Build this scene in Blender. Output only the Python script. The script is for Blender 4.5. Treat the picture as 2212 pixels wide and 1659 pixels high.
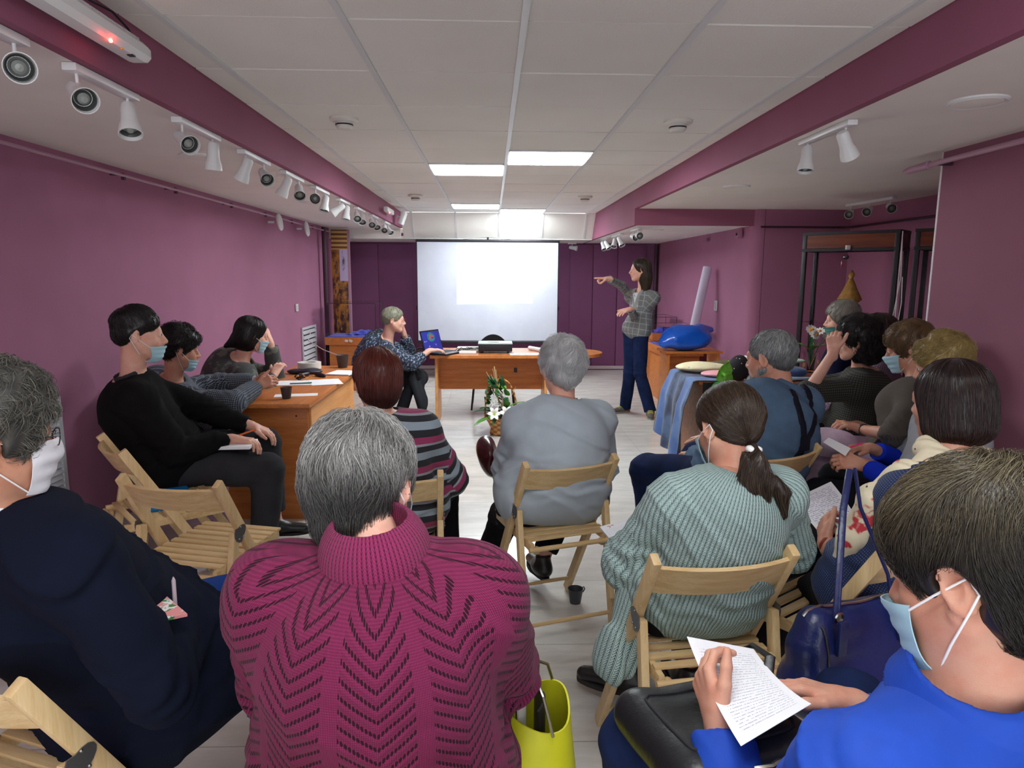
import bpy, bmesh, math, random
import numpy as np
from mathutils import Vector, Matrix

for o in list(bpy.data.objects):
    bpy.data.objects.remove(o, do_unlink=True)
SC = bpy.context.scene
COL = SC.collection
PI = math.pi
rad = math.radians
random.seed(7)

# ------------------------------------------------------------------ camera
W_PX, H_PX, F_PX = 2212.0, 1659.0, 1493.3
CAM_H = 1.5
cam_d = bpy.data.cameras.new('camera')
cam = bpy.data.objects.new('camera', cam_d)
COL.objects.link(cam)
cam_d.sensor_fit = 'HORIZONTAL'
cam_d.sensor_width = 36.0
cam_d.lens = F_PX / W_PX * 36.0
cam_d.clip_start = 0.05
cam_d.clip_end = 60
_p, _y, _r = 0.1565, 0.0303, 0.0052
R = Matrix.Rotation(-_y, 4, 'Z') @ Matrix.Rotation(PI / 2 - _p, 4, 'X') @ Matrix.Rotation(_r, 4, 'Z')
cam.matrix_world = Matrix.Translation((0, 0, CAM_H)) @ R
SC.camera = cam

# ------------------------------------------------------------------ world, exposure
wd = bpy.data.worlds.new('world')
SC.world = wd
wd.use_nodes = True
bg = wd.node_tree.nodes.get('Background') or wd.node_tree.nodes.new('ShaderNodeBackground')
bg.inputs[0].default_value = (0.92, 0.96, 1.0, 1)
bg.inputs[1].default_value = 2.2
vs = SC.view_settings
SC.display_settings.display_device = 'sRGB'
vs.view_transform = 'Standard'
vs.look = 'None'
vs.gamma = 1.0
vs.use_curve_mapping = False
vs.exposure = 0.12
LAMP_W = 36.0       # strength of the four ceiling lamp diffusers
SCREEN_W = 1.1      # light of the projected picture

# ------------------------------------------------------------------ node helpers
class X:
    """a shader socket with arithmetic"""
    def __init__(s, nt, sock): s.nt, s.s = nt, sock
    def _m(s, op, *a):
        n = s.nt.nodes.new('ShaderNodeMath'); n.operation = op
        for i, v in enumerate((s,) + a):
            if isinstance(v, X): s.nt.links.new(v.s, n.inputs[i])
            else: n.inputs[i].default_value = v
        return X(s.nt, n.outputs[0])
    def __add__(s, o): return s._m('ADD', o)
    __radd__ = __add__
    def __sub__(s, o): return s._m('SUBTRACT', o)
    def __rsub__(s, o): return (s * -1.0) + o
    def __mul__(s, o): return s._m('MULTIPLY', o)
    __rmul__ = __mul__
    def __truediv__(s, o): return s._m('DIVIDE', o)
    def abs(s): return s._m('ABSOLUTE')
    def frac(s): return s._m('FRACT')
    def floor(s): return s._m('FLOOR')
    def sin(s): return s._m('SINE')
    def lt(s, v): return s._m('LESS_THAN', v)
    def gt(s, v): return s._m('GREATER_THAN', v)
    def pow(s, v): return s._m('POWER', v)
    def max(s, v): return s._m('MAXIMUM', v)
    def min(s, v): return s._m('MINIMUM', v)
    def mod(s, v): return s._m('MODULO', v)
    def ss(s, a, b):
        n = s.nt.nodes.new('ShaderNodeMapRange'); n.interpolation_type = 'SMOOTHSTEP'
        s.nt.links.new(s.s, n.inputs[0]); n.inputs[1].default_value = a; n.inputs[2].default_value = b
        return X(s.nt, n.outputs[0])

def sep(nt, vec):
    n = nt.nodes.new('ShaderNodeSeparateXYZ'); nt.links.new(vec, n.inputs[0])
    return [X(nt, n.outputs[i]) for i in range(3)]

def coord(nt, kind='Object'):
    if kind == 'UV':
        n = nt.nodes.new('ShaderNodeUVMap'); n.uv_map = 'uv'
        return n.outputs[0]
    if kind == 'World':
        return nt.nodes.new('ShaderNodeNewGeometry').outputs['Position']
    return nt.nodes.new('ShaderNodeTexCoord').outputs[kind]

def noise(nt, vec, scale, detail=3, rough=0.55):
    n = nt.nodes.new('ShaderNodeTexNoise')
    nt.links.new(vec, n.inputs['Vector'])
    n.inputs['Scale'].default_value = scale; n.inputs['Detail'].default_value = detail
    n.inputs['Roughness'].default_value = rough
    return X(nt, n.outputs['Fac'])

def voro(nt, vec, scale, out='Distance'):
    n = nt.nodes.new('ShaderNodeTexVoronoi'); nt.links.new(vec, n.inputs['Vector'])
    n.inputs['Scale'].default_value = scale
    return X(nt, n.outputs[out])

def mixc(nt, fac, a, b):
    n = nt.nodes.new('ShaderNodeMix'); n.data_type = 'RGBA'
    if isinstance(fac, X): nt.links.new(fac.s, n.inputs[0])
    else: n.inputs[0].default_value = fac
    for i, c in ((6, a), (7, b)):
        if isinstance(c, X): nt.links.new(c.s, n.inputs[i])
        else: n.inputs[i].default_value = tuple(c)[:3] + (1,)
    return X(nt, n.outputs[2])

def stretch(nt, vec, sx, sy, sz):
    n = nt.nodes.new('ShaderNodeMapping'); n.inputs['Scale'].default_value = (sx, sy, sz)
    nt.links.new(vec, n.inputs['Vector'])
    return n.outputs[0]

def mat(name, col=(0.5, 0.5, 0.5), rough=0.6, metal=0.0, spec=0.5, build=None, sheen=0.0, sss=0.0, bump=0.0, bscale=200.0, var=0.0, vscale=6.0, emit=None, kind='Object'):
    """principled material; build(nt, bsdf) may return (colour, height, height distance)"""
    m = bpy.data.materials.new(name); m.use_nodes = True
    nt = m.node_tree; b = nt.nodes['Principled BSDF']
    b.inputs['Base Color'].default_value = tuple(col) + (1,)
    b.inputs['Roughness'].default_value = rough
    b.inputs['Metallic'].default_value = metal
    b.inputs['Specular IOR Level'].default_value = spec
    if sheen: b.inputs['Sheen Weight'].default_value = sheen
    if sss:
        b.inputs['Subsurface Weight'].default_value = sss
        b.inputs['Subsurface Radius'].default_value = (0.01, 0.004, 0.002)
    if emit:
        b.inputs['Emission Color'].default_value = tuple(emit[0]) + (1,)
        b.inputs['Emission Strength'].default_value = emit[1]
    c = h = None; dist = 0.001
    if build:
        c, h, dist = build(nt, b)
    elif var or bump:
        v = coord(nt, kind)
        if var:
            n = noise(nt, v, vscale, 4)
            lo = [max(0, x * (1 - var)) for x in col]; hi = [min(1, x * (1 + var)) for x in col]
            c = mixc(nt, n.ss(0.3, 0.7), lo, hi)
        if bump:
            h = noise(nt, v, bscale, 2); dist = bump
    if c is not None: nt.links.new(c.s, b.inputs['Base Color'])
    if h is not None:
        bp = nt.nodes.new('ShaderNodeBump'); bp.inputs['Distance'].default_value = dist
        bp.inputs['Strength'].default_value = 1.0
        nt.links.new(h.s, bp.inputs['Height']); nt.links.new(bp.outputs[0], b.inputs['Normal'])
    return m

def srgb(r, g, b):
    return tuple(((c / 255.0 + 0.055) / 1.055) ** 2.4 if c > 10 else c / 255.0 / 12.92 for c in (r, g, b))

# ------------------------------------------------------------------ object helpers
def link(o, parent=None):
    COL.objects.link(o)
    if parent is not None: o.parent = parent
    return o

def tag(o, label=None, cat=None, group=None, kind=None):
    if label: o['label'] = label
    if cat: o['category'] = cat
    if group: o['group'] = group
    if kind: o['kind'] = kind
    return o

def thing(name, label, cat, loc=(0, 0, 0), rz=0.0, group=None):
    o = bpy.data.objects.new(name, None); link(o)
    o.location = loc; o.rotation_euler = (0, 0, rz)
    o.empty_display_size = 0.05
    return tag(o, label, cat, group)

class MB:
    """mesh builder: collects shapes, links them as one object"""
    def __init__(s): s.bm = bmesh.new()
    def _add(s, verts, faces):
        vs_ = [s.bm.verts.new(v) for v in verts]
        for f in faces:
            try: s.bm.faces.new([vs_[i] for i in f])
            except ValueError: pass
        return s
    def box(s, c, d, rot=None, bev=0.0):
        """centre, size, optional rotation matrix"""
        t = bmesh.new(); bmesh.ops.create_cube(t, size=1.0)
        for v in t.verts: v.co = Vector((v.co.x * d[0], v.co.y * d[1], v.co.z * d[2]))
        if bev: bmesh.ops.bevel(t, geom=t.edges[:], offset=min(bev, min(d) * 0.45), segments=2, affect='EDGES', profile=0.6)
        M = Matrix.Translation(c)
        if rot is not None: M = M @ rot.to_4x4()
        return s._merge(t, M)
    def _merge(s, t, M):
        t.verts.index_update()
        s._add([M @ v.co for v in t.verts], [[v.index for v in f.verts] for f in t.faces]); t.free()
        return s
    def bar(s, a, b, w, t, up=(0, 0, 1), bev=0.0):
        """square bar from a to b; w across, t along up"""
        a, b = Vector(a), Vector(b); z = (b - a); L = z.length; z.normalize()
        u = Vector(up); x = u.cross(z)
        if x.length < 1e-4: x = Vector((1, 0, 0)).cross(z)
        x.normalize(); y = z.cross(x)
        M = Matrix((x, y, z)).transposed()
        return s.box((a + b) / 2, (w, t, L), M, bev)
    def tube(s, pts, r, n=10, cap=True, flat=1.0):
        pts = [Vector(p) for p in pts]; m = len(pts)
        rs = r if hasattr(r, '__len__') else [r] * m
        vs_, fs = [], []; prev = None
        for i, p in enumerate(pts):
            d = (pts[min(i + 1, m - 1)] - pts[max(i - 1, 0)]).normalized()
            if prev is None:
                x = d.cross(Vector((0, 0, 1)))
                if x.length < 1e-3: x = d.cross(Vector((0, 1, 0)))
            else: x = prev - d * prev.dot(d)
            x.normalize(); prev = x; y = d.cross(x)
            for k in range(n):
                a = 2 * PI * k / n
                vs_.append(p + x * (math.cos(a) * rs[i]) + y * (math.sin(a) * rs[i] * flat))
        for i in range(m - 1):
            for k in range(n):
                k2 = (k + 1) % n
                fs.append((i * n + k, i * n + k2, (i + 1) * n + k2, (i + 1) * n + k))
        if cap:
            fs.append(tuple(range(n - 1, -1, -1))); fs.append(tuple((m - 1) * n + k for k in range(n)))
        return s._add(vs_, fs)
    def lathe(s, prof, c=(0, 0, 0), n=24, rot=None, sx=1.0, sy=1.0):
        vs_, fs = [], []; M = rot.to_4x4() if rot is not None else Matrix()
        for (r, z) in prof:
            for k in range(n):
                a = 2 * PI * k / n
                vs_.append(Vector(c) + (M @ Vector((r * math.cos(a) * sx, r * math.sin(a) * sy, z))))
        for i in range(len(prof) - 1):
            for k in range(n):
                k2 = (k + 1) % n
                fs.append((i * n + k, i * n + k2, (i + 1) * n + k2, (i + 1) * n + k))
        if prof[0][0] > 1e-5: fs.append(tuple(range(n - 1, -1, -1)))
        if prof[-1][0] > 1e-5: fs.append(tuple((len(prof) - 1) * n + k for k in range(n)))
        s._add(vs_, fs)
        return s
    def ball(s, c, r, n=12, rot=None):
        if not hasattr(r, '__len__'): r = (r, r, r)
        t = bmesh.new(); bmesh.ops.create_uvsphere(t, u_segments=n, v_segments=max(6, n * 2 // 3), radius=1.0)
        M = Matrix.Translation(c) @ (rot.to_4x4() if rot is not None else Matrix()) @ Matrix.Diagonal((r[0], r[1], r[2], 1))
        return s._merge(t, M)
    def prism(s, pts, z0, z1):
        n = len(pts)
        vs_ = [(p[0], p[1], z0) for p in pts] + [(p[0], p[1], z1) for p in pts]
        fs = [tuple(range(n - 1, -1, -1)), tuple(range(n, 2 * n))] + [(i, (i + 1) % n, n + (i + 1) % n, n + i) for i in range(n)]
        return s._add(vs_, fs)
    def quad(s, a, b, c, d): return s._add([a, b, c, d], [(0, 1, 2, 3)])
    def grid(s, fn, nu, nv, th=0.0, closed=False):
        """sheet fn(u,v) with thickness th along its normal"""
        P = [[Vector(fn(i / nu, j / nv)) for j in range(nv + 1)] for i in range(nu + 1)]
        def nrm(i, j):
            a = P[min(i + 1, nu)][j] - P[max(i - 1, 0)][j]; b = P[i][min(j + 1, nv)] - P[i][max(j - 1, 0)]
            n = a.cross(b); return n.normalized() if n.length > 1e-9 else Vector((0, 0, 1))
        vs_ = [P[i][j] for i in range(nu + 1) for j in range(nv + 1)]
        I = lambda i, j, k=0: k * (nu + 1) * (nv + 1) + i * (nv + 1) + j
        fs = [(I(i, j), I(i + 1, j), I(i + 1, j + 1), I(i, j + 1)) for i in range(nu) for j in range(nv)]
        if th:
            vs_ += [P[i][j] - nrm(i, j) * th for i in range(nu + 1) for j in range(nv + 1)]
            fs += [(I(i, j, 1), I(i, j + 1, 1), I(i + 1, j + 1, 1), I(i + 1, j, 1)) for i in range(nu) for j in range(nv)]
            for i in range(nu):
                fs.append((I(i, 0), I(i, 0, 1), I(i + 1, 0, 1), I(i + 1, 0)))
                fs.append((I(i, nv), I(i + 1, nv), I(i + 1, nv, 1), I(i, nv, 1)))
            for j in range(nv):
                fs.append((I(0, j), I(0, j + 1), I(0, j + 1, 1), I(0, j, 1)))
                fs.append((I(nu, j), I(nu, j, 1), I(nu, j + 1, 1), I(nu, j + 1)))
        return s._add(vs_, fs)
    def build(s, name, m, parent=None, smooth=True, recalc=True, angle=35):
        if recalc: bmesh.ops.recalc_face_normals(s.bm, faces=s.bm.faces[:])
        me = bpy.data.meshes.new(name); s.bm.to_mesh(me); s.bm.free()
        if m: me.materials.append(m)
        if smooth:
            me.polygons.foreach_set('use_smooth', [True] * len(me.polygons))
            try: me.set_sharp_from_angle(angle=rad(angle))
            except Exception: pass
        return link(bpy.data.objects.new(name, me), parent)

def struct(name, o):
    o['kind'] = 'structure'; return o

def dup(root, loc=None, rz=None, label=None, group=None):
    def cp(o, par):
        c = o.copy(); COL.objects.link(c)
        if par is not None:
            c.parent = par
        for ch in [q for q in KIDS.get(o.name, [])]: cp(ch, c)
        return c
    KIDS = {}
    for o in bpy.data.objects:
        if o.parent: KIDS.setdefault(o.parent.name, []).append(o)
    c = cp(root, None)
    if loc is not None: c.location = loc
    if rz is not None: c.rotation_euler = (0, 0, rz)
    if label: c['label'] = label
    if group: c['group'] = group
    return c
# ------------------------------------------------------------------ room
ZC = 2.333            # suspended ceiling
XL, XR = -2.28, 2.42  # side walls near the camera
YB = 11.05
def wallpaint(col, name):
    def f(nt, b):
        v = coord(nt, 'World')
        n = noise(nt, v, 1.3, 3); n2 = noise(nt, v, 180, 2)
        c = mixc(nt, n.ss(0.25, 0.75), [x * 0.93 for x in col], [min(1, x * 1.07) for x in col])
        return c, n2, 0.0006
    return mat(name, col, 0.75, spec=0.25, build=f)
M_wall = wallpaint(srgb(164, 108, 136), 'mauve_wall_paint')
M_back = wallpaint(srgb(134, 84, 122), 'plum_wall_paint')
M_beam = wallpaint(srgb(148, 88, 112), 'mauve_beam_paint')
M_soffit = mat('white_ceiling_paint', srgb(234, 228, 222), 0.8, spec=0.2, var=0.03, vscale=2, kind='World')
M_frame = mat('black_metal', srgb(38, 34, 40), 0.4, metal=0.3)
def tile_ceil(nt, b):
    v = coord(nt, 'World'); x, y, z = sep(nt, v)
    n = noise(nt, v, 140, 3); n2 = noise(nt, v, 1.1, 2)
    pit = voro(nt, v, 90).lt(0.12)
    c = mixc(nt, n2.ss(0.3, 0.7), srgb(226, 223, 216), srgb(234, 231, 225))
    c = mixc(nt, pit * 0.25, c, srgb(150, 148, 145))
    return c, n - pit * 0.6, 0.0012
M_tile = mat('mineral_ceiling_tile', srgb(208, 207, 204), 0.9, spec=0.15, build=tile_ceil)
M_tbar = mat('white_tbar_metal', srgb(214, 216, 216), 0.4, spec=0.5)

GX, GY = 0.1091, 2.4693         # one crossing of the ceiling grid
TS = 0.6
bt = MB()
i0, i1 = -3, 2
rows = range(-6, 12)
lamps_at = {(0, 4), (-1, 5), (0, 11), (-1, 10), (0, -3), (-1, -4)}
LX0, LX1 = -1.235, 1.43         # inner faces of the two beams
YE = 9.68                       # the ceiling ends at the bulkhead
for i in range(i0, i1 + 1):
    for j in rows:
        x0, x1 = GX + i * TS, GX + (i + 1) * TS
        y0, y1 = GY + j * TS, GY + (j + 1) * TS
        if (i, j) in lamps_at: continue
        x0, x1 = max(x0, LX0), min(x1, LX1); y1 = min(y1, YE)
        if x1 - x0 < 0.02 or y1 - y0 < 0.02: continue
        random.seed(i * 31 + j)
        g = 0.009; gy = 0.006; dz = random.uniform(0, 0.003); sag = random.uniform(0.001, 0.005)
        a, bb, c_, d_ = (x0 + g, y0 + gy), (x1 - g, y0 + gy), (x1 - g, y1 - gy), (x0 + g, y1 - gy)
        xm, ym = (x0 + x1) / 2, (y0 + y1) / 2
        z = ZC + 0.004 + dz
        bt.grid(lambda u, v: (a[0] + (bb[0] - a[0]) * u, a[1] + (d_[1] - a[1]) * v, z - sag * 16 * u * (1 - u) * v * (1 - v)), 4, 4, -0.012)
ceil = struct('ceiling', bt.build('ceiling', M_tile))
tb = MB()
for i in range(i0 + 1, i1 + 1):
    tb.box((GX + i * TS, (GY - 6 * TS + YE) / 2, ZC + 0.001), (0.024, YE - (GY - 6 * TS), 0.010))
for j in rows:
    y = GY + j * TS
    if y < YE: tb.box(((LX0 + LX1) / 2, y, ZC + 0.018), (LX1 - LX0, 0.024, 0.008))
tg = tb.build('ceiling_grid', M_tbar, ceil)
up = MB().box(((LX0 + LX1) / 2, 4.2, ZC + 0.25), (LX1 - LX0 + 0.4, 12.4, 0.04)).build('ceiling_slab', M_soffit, ceil)

# beams: the pink upstands beside the suspended ceiling, and the low soffits
ZS = 2.135
y_near = -1.3
b = MB().box((LX0 - 0.02, (y_near + YE + 0.2) / 2, (ZS + ZC + 0.1) / 2), (0.04, YE + 0.2 - y_near, ZC + 0.1 - ZS))
struct('trim_1', b.build('trim_1', M_beam))
b = MB().box(((XL - 0.1 + LX0 - 0.04) / 2, (y_near + YB) / 2, ZS + 0.06), (LX0 - 0.04 - XL + 0.1, YB - y_near, 0.12))
struct('ceiling', b.build('ceiling', M_soffit))
ZSR = 2.160; ZS2 = 2.0
b = MB().box((LX1 + 0.02, (y_near + YB) / 2, (ZSR + ZC + 0.1) / 2), (0.04, YB - y_near, ZC + 0.1 - ZSR))
b.box((LX1 + 0.02, (7.04 + YB) / 2, (ZS2 + ZSR) / 2), (0.04, YB - 7.04, ZSR - ZS2))
struct('trim_2', b.build('trim_2', M_beam))
b = MB().box(((LX1 + 0.04 + 4.2) / 2, (y_near + 7.04) / 2, ZSR + 0.06), (4.2 - LX1 - 0.04, 7.04 - y_near, 0.12))
struct('ceiling', b.build('ceiling', M_soffit))
b = MB().box(((LX1 + 0.04 + 2.7) / 2, (7.10 + YB) / 2, ZS2 + 0.02), (2.7 - LX1 - 0.04, YB - 7.10, 0.04))
struct('ceiling', b.build('ceiling', M_soffit))
b = MB().box(((LX1 + 0.04 + 2.66) / 2, 7.07, (ZS2 + ZSR) / 2 + 0.05), (2.66 - LX1 - 0.04, 0.06, ZSR - ZS2 + 0.1))
struct('trim_3', b.build('trim_3', M_beam))

# white tiled bulkhead at the back, leaning away from the room
def bulk(x0, x1, z1, y0=YE, y1=10.0, z0=1.995):
    m = MB(); z_, y_ = z1, y0
    m._add([(x0, y_, z_), (x1, y_, z_), (x1, y1, z0), (x0, y1, z0), (x0, y_ + .04, z_), (x1, y_ + .04, z_), (x1, y1 + .04, z0), (x0, y1 + .04, z0)],
           [(0, 1, 2, 3), (7, 6, 5, 4), (0, 4, 5, 1), (3, 2, 6, 7), (0, 3, 7, 4), (1, 5, 6, 2)])
    return m
bk = struct('wall_bulkhead', bulk(LX0, LX1, ZC + 0.002).build('wall_bulkhead', M_tile))
g_ = MB()
for i in range(-2, 3):
    x = GX + i * TS
    g_.bar((x, YE - 0.004, ZC), (x, 9.996, 1.998), 0.024, 0.008, up=(0, 1, 0.3))
g_.bar((LX0, 9.994, 2.0), (LX1, 9.994, 2.0), 0.02, 0.01)
g_.build('bulkhead_grid', M_tbar, bk)
b = MB().box(((XL + LX0 - 0.04) / 2, 10.0, (1.995 + ZS) / 2), (LX0 - 0.04 - XL, 0.04, ZS - 1.995))
struct('wall_bulkhead_left', b.build('wall_bulkhead_left', M_tile))
b = MB().box(((XL - 0.1 + LX1) / 2, (10.02 + YB) / 2 , 2.016), (LX1 - XL + 0.1, YB - 10.02, 0.04))
struct('ceiling', b.build('ceiling', M_soffit))

# walls
b = MB().box((XL - 0.06, (y_near + YB) / 2, 1.15), (0.12, YB - y_near, 2.3))
wl = struct('wall_left', b.build('wall_left', M_wall))
b = MB().box((0.4, YB + 0.06, 1.1), (5.6, 0.12, 2.2))
struct('wall_back', b.build('wall_back', M_back))
for k, (x, w) in enumerate(((-2.02, .50), (-1.50, .54), (1.42, .36), (1.80, .38), (2.22, .44))):
    b = MB().box((x, YB - 0.012, 0.99), (w - 0.004, 0.024, 1.96), bev=0.003)
    b.build('wall_back_panel', M_back, bpy.data.objects['wall_back'])
b = MB().box((2.68, (7.12 + YB) / 2, 1.05), (0.12, YB - 7.12, 2.1))
struct('wall_right_rear', b.build('wall_right_rear', M_wall))
def corner(n=10):     # rounded corner where the rear wall turns into the alcove
    pts = [(2.62, 7.12)] + [(2.62 + 0.10 - 0.10 * math.cos(a), 7.10 - 0.10 * math.sin(a)) for a in [PI / 2 * k / n for k in range(n + 1)]] + [(2.735, 7.0), (2.735, 7.12)]
    return MB().prism(pts, 0, 2.2)
struct('wall_right_corner', corner().build('wall_right_corner', M_wall))
b = MB().box((3.27, 7.06, 1.1), (1.06, 0.12, 2.2))
struct('wall_alcove_rear', b.build('wall_alcove_rear', M_wall))
b = MB().box((3.66, 5.35, 1.1), (0.12, 3.5, 2.2))
struct('wall_alcove_side', b.build('wall_alcove_side', M_wall))
b = MB().box((XR + 0.64, (y_near + 3.78) / 2, 1.1), (1.28, 3.78 - y_near, 2.2))
struct('wall_right', b.build('wall_right', wallpaint(srgb(142, 92, 110), 'dark_mauve_wall_paint')))
b = MB().box((XR + 0.002, 3.782, 1.08), (0.012, 0.012, 2.16), bev=0.002)
struct('trim_4', b.build('trim_4', mat('white_corner_bead', srgb(225, 215, 220), 0.5)))

# floor
def floor_n(nt, b):
    v = coord(nt, 'World'); x, y, z = sep(nt, v)
    fx = ((x - 0.085) / 0.6 + 50.0).frac(); fy = ((y - 2.035) / 0.6 + 50.0).frac()
    ex = (fx - 0.5).abs(); ey = (fy - 0.5).abs()
    g = ex.max(ey).gt(0.4965)
    tid = ((x - 0.085) / 0.6).floor() * 7.13 + ((y - 2.035) / 0.6).floor() * 3.71
    tv = (tid.sin() * 43.7).frac()
    sv = stretch(nt, v, 1.0, 3.5, 1.0)
    n = noise(nt, sv, 3.0, 5, 0.65)
    c = mixc(nt, n.ss(0.3, 0.72), srgb(196, 192, 184), srgb(216, 213, 206))
    c = mixc(nt, tv * 0.25, c, srgb(188, 186, 182))
    c = mixc(nt, g, c, srgb(150, 146, 138))
    r = (n * 0.12 + 0.10).max(g * 0.6)
    nt.links.new(r.s, b.inputs['Roughness'])
    return c, (n * 0.15) - g, 0.0008
M_floor = mat('polished_stone_tile', srgb(205, 200, 192), 0.14, spec=0.5, build=floor_n)
b = MB().box((0.7, (y_near + YB) / 2, -0.05), (6.4, YB - y_near, 0.1))
struct('floor', b.build('floor', M_floor))
M_base = mat('pale_baseboard', srgb(206, 190, 196), 0.5)
b = MB().box((0.2, YB - 0.035, 0.035), (4.9, 0.02, 0.05)); struct('baseboard_back', b.build('baseboard_back', M_base))

# lamps
def lampm(nt, b):
    v = coord(nt, 'World'); x, y, z = sep(nt, v)
    t = ((x - GX) / 0.15 + 20.0).frac(); s = ((t - 0.5).abs() * 2.0).pow(2.0)
    e = (s * -0.25 + 1.0) * LAMP_W
    nt.links.new(e.s, b.inputs['Emission Strength'])
    return None, None, 0
M_lamp = mat('lit_lamp_diffuser', (0.9, 0.9, 0.9), 0.5, build=lampm, emit=((0.90, 0.97, 1.0), LAMP_W))
M_lamp2 = mat('dimmer_lamp_diffuser', (0.9, 0.9, 0.9), 0.5, emit=((0.95, 0.98, 1.0), LAMP_W * .32))  # for two unseen lamps added to light the nearest heads from above
M_white = mat('white_enamel', srgb(226, 228, 228), 0.35)
for (i, j), lab in zip([(0, 4), (-1, 5), (0, 11), (-1, 10), (0, -3), (-1, -4)],
        ['square ceiling lamp, the largest and nearest of the four lit ones', 'square lit ceiling lamp diagonally behind the nearest one, left of the centre bar',
         'lit ceiling lamp right of the centre bar, touching the white bulkhead', 'lit ceiling lamp left of the centre bar, one row before the white bulkhead',
         'lit ceiling lamp above the front row of listeners, right of the centre bar', 'lit ceiling lamp above the camera, left of the centre bar']):
    x0, y0 = GX + i * TS, GY + j * TS
    y1 = min(y0 + TS, YE - 0.005)
    t = thing('ceiling_lamp', lab, 'ceiling lamp', (x0 + 0.3, (y0 + y1) / 2, ZC - 0.002), group='lit square ceiling lamps')
    w, d = 0.57, y1 - y0 - 0.03
    f = MB()
    for sx in (-1, 1): f.box((sx * (w / 2 + 0.004), 0, 0.006), (0.012, d + 0.02, 0.02))
    for sy in (-1, 1): f.box((0, sy * (d / 2 + 0.004), 0.006), (w, 0.012, 0.02))
    f.build('lamp_frame', M_white, t)
    dz = 0.012
    D = MB().grid(lambda u, v: (-w / 2 + w * u, -d / 2 + d * v, 0.002 - dz * (1 - (2 * v - 1) ** 6) * (0.6 + 0.4 * abs(math.sin(u * PI * 4)))), 32, 8, -0.004)
    D.build('diffuser', M_lamp if j > 0 else M_lamp2, t)
# ------------------------------------------------------------------ implicit surfaces: bodies, clothes and hair are grown as smooth solids
V3 = lambda *a: np.array(a, float)
def nz(v):
    v = np.asarray(v, float); return v / (np.linalg.norm(v) + 1e-12)

class Field:
    def __init__(s): s.pr = []; s.disp = None
    def cone(s, a, b, ra, rb, k=0.02, flat=None, cut=None, op='u'):
        """round cone; flat=(axis, q) squashes it along axis; cut=[(point, outward normal), ...] trims it"""
        a, b = np.asarray(a, float), np.asarray(b, float); m = max(ra, rb)
        if flat is not None: m *= max(1, flat[1])
        s.pr.append(('c', (a, b, ra, rb, flat), np.minimum(a, b) - m, np.maximum(a, b) + m, k, op, cut)); return s
    def ell(s, c, r, M=None, k=0.02, op='u', cut=None):
        c, r = np.asarray(c, float), np.asarray(r, float); M = np.eye(3) if M is None else np.asarray(M, float)
        m = max(r); s.pr.append(('e', (c, r, M), c - m, c + m, k, op, cut)); return s
    @staticmethod
    def _d(p, P):
        if p[0] == 'c':
            a, b, ra, rb, flat = p[1]
            ab = b - a; L2 = ab @ ab + 1e-12
            if flat is not None:
                n, q = flat; Q = P - a; h = Q @ n; hb = ab @ n
                Q = Q + (h * (1 / q - 1))[..., None] * n; ab = ab + (hb * (1 / q - 1)) * n; L2 = ab @ ab + 1e-12
                t = np.clip(Q @ ab / L2, 0, 1); w = Q - t[..., None] * ab
                d = (np.sqrt((w * w).sum(-1)) - (ra + (rb - ra) * t)) * min(1, q) ** 0.5
            else:
                Q = P - a; t = np.clip(Q @ ab / L2, 0, 1); w = Q - t[..., None] * ab
                d = np.sqrt((w * w).sum(-1)) - (ra + (rb - ra) * t)
        else:
            c, r, M = p[1]; Q = (P - c) @ M
            k0 = np.sqrt(((Q / r) ** 2).sum(-1)); k1 = np.sqrt(((Q / r ** 2) ** 2).sum(-1)) + 1e-9
            d = k0 * (k0 - 1) / k1
        if p[6]:
            for (pt, n) in p[6]: d = np.maximum(d, (P - np.asarray(pt)) @ nz(n))
        return d
    @staticmethod
    def _mix(D, d, k, op):
        if op == 'u':
            h = np.maximum(k - np.abs(D - d), 0) / max(k, 1e-6); return np.minimum(D, d) - h * h * k * 0.25
        d = -d
        h = np.maximum(k - np.abs(D - d), 0) / max(k, 1e-6); return np.maximum(D, d) + h * h * k * 0.25
    def eval(s, P):
        D = np.full(P.shape[:-1], 1.0)
        for p in s.pr: D = s._mix(D, s._d(p, P), p[4], p[5])
        if s.disp: D = D + s.disp(P)
        return D
    def grad(s, P, e=0.002):
        g = np.stack([s.eval(P + v) - s.eval(P - v) for v in np.eye(3) * e], -1)
        return g / (np.linalg.norm(g, axis=-1, keepdims=True) + 1e-9)
    def project(s, P, off=0.0, n=3):
        P = np.array(P, float)
        for _ in range(n): P = P - s.grad(P) * (s.eval(P) - off)[..., None]
        return P
    def verts(s, h):
        us = [p for p in s.pr if p[5] == 'u']
        lo = np.min([p[2] for p in us], 0) - 3 * h; hi = np.max([p[3] for p in us], 0) + 3 * h
        n = np.ceil((hi - lo) / h).astype(int) + 1
        D = np.full(n, 1.0, np.float32)
        ax = [lo[i] + np.arange(n[i]) * h for i in range(3)]
        for p in s.pr:
            m = p[4] + 3 * h
            i0 = np.maximum(np.floor((p[2] - m - lo) / h).astype(int), 0); i1 = np.minimum(np.ceil((p[3] + m - lo) / h).astype(int) + 1, n)
            if (i1 <= i0).any(): continue
            sl = tuple(slice(i0[i], i1[i]) for i in range(3))
            P = np.stack(np.meshgrid(*[ax[i][sl[i]] for i in range(3)], indexing='ij'), -1)
            D[sl] = s._mix(D[sl], s._d(p, P), p[4], p[5])
        if s.disp:
            ix = np.where(np.abs(D) < 0.035); P = np.stack([ax[i][ix[i]] for i in range(3)], -1)
            D[ix] += s.disp(P).astype(np.float32)
        return nets(D, lo, h)

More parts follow.
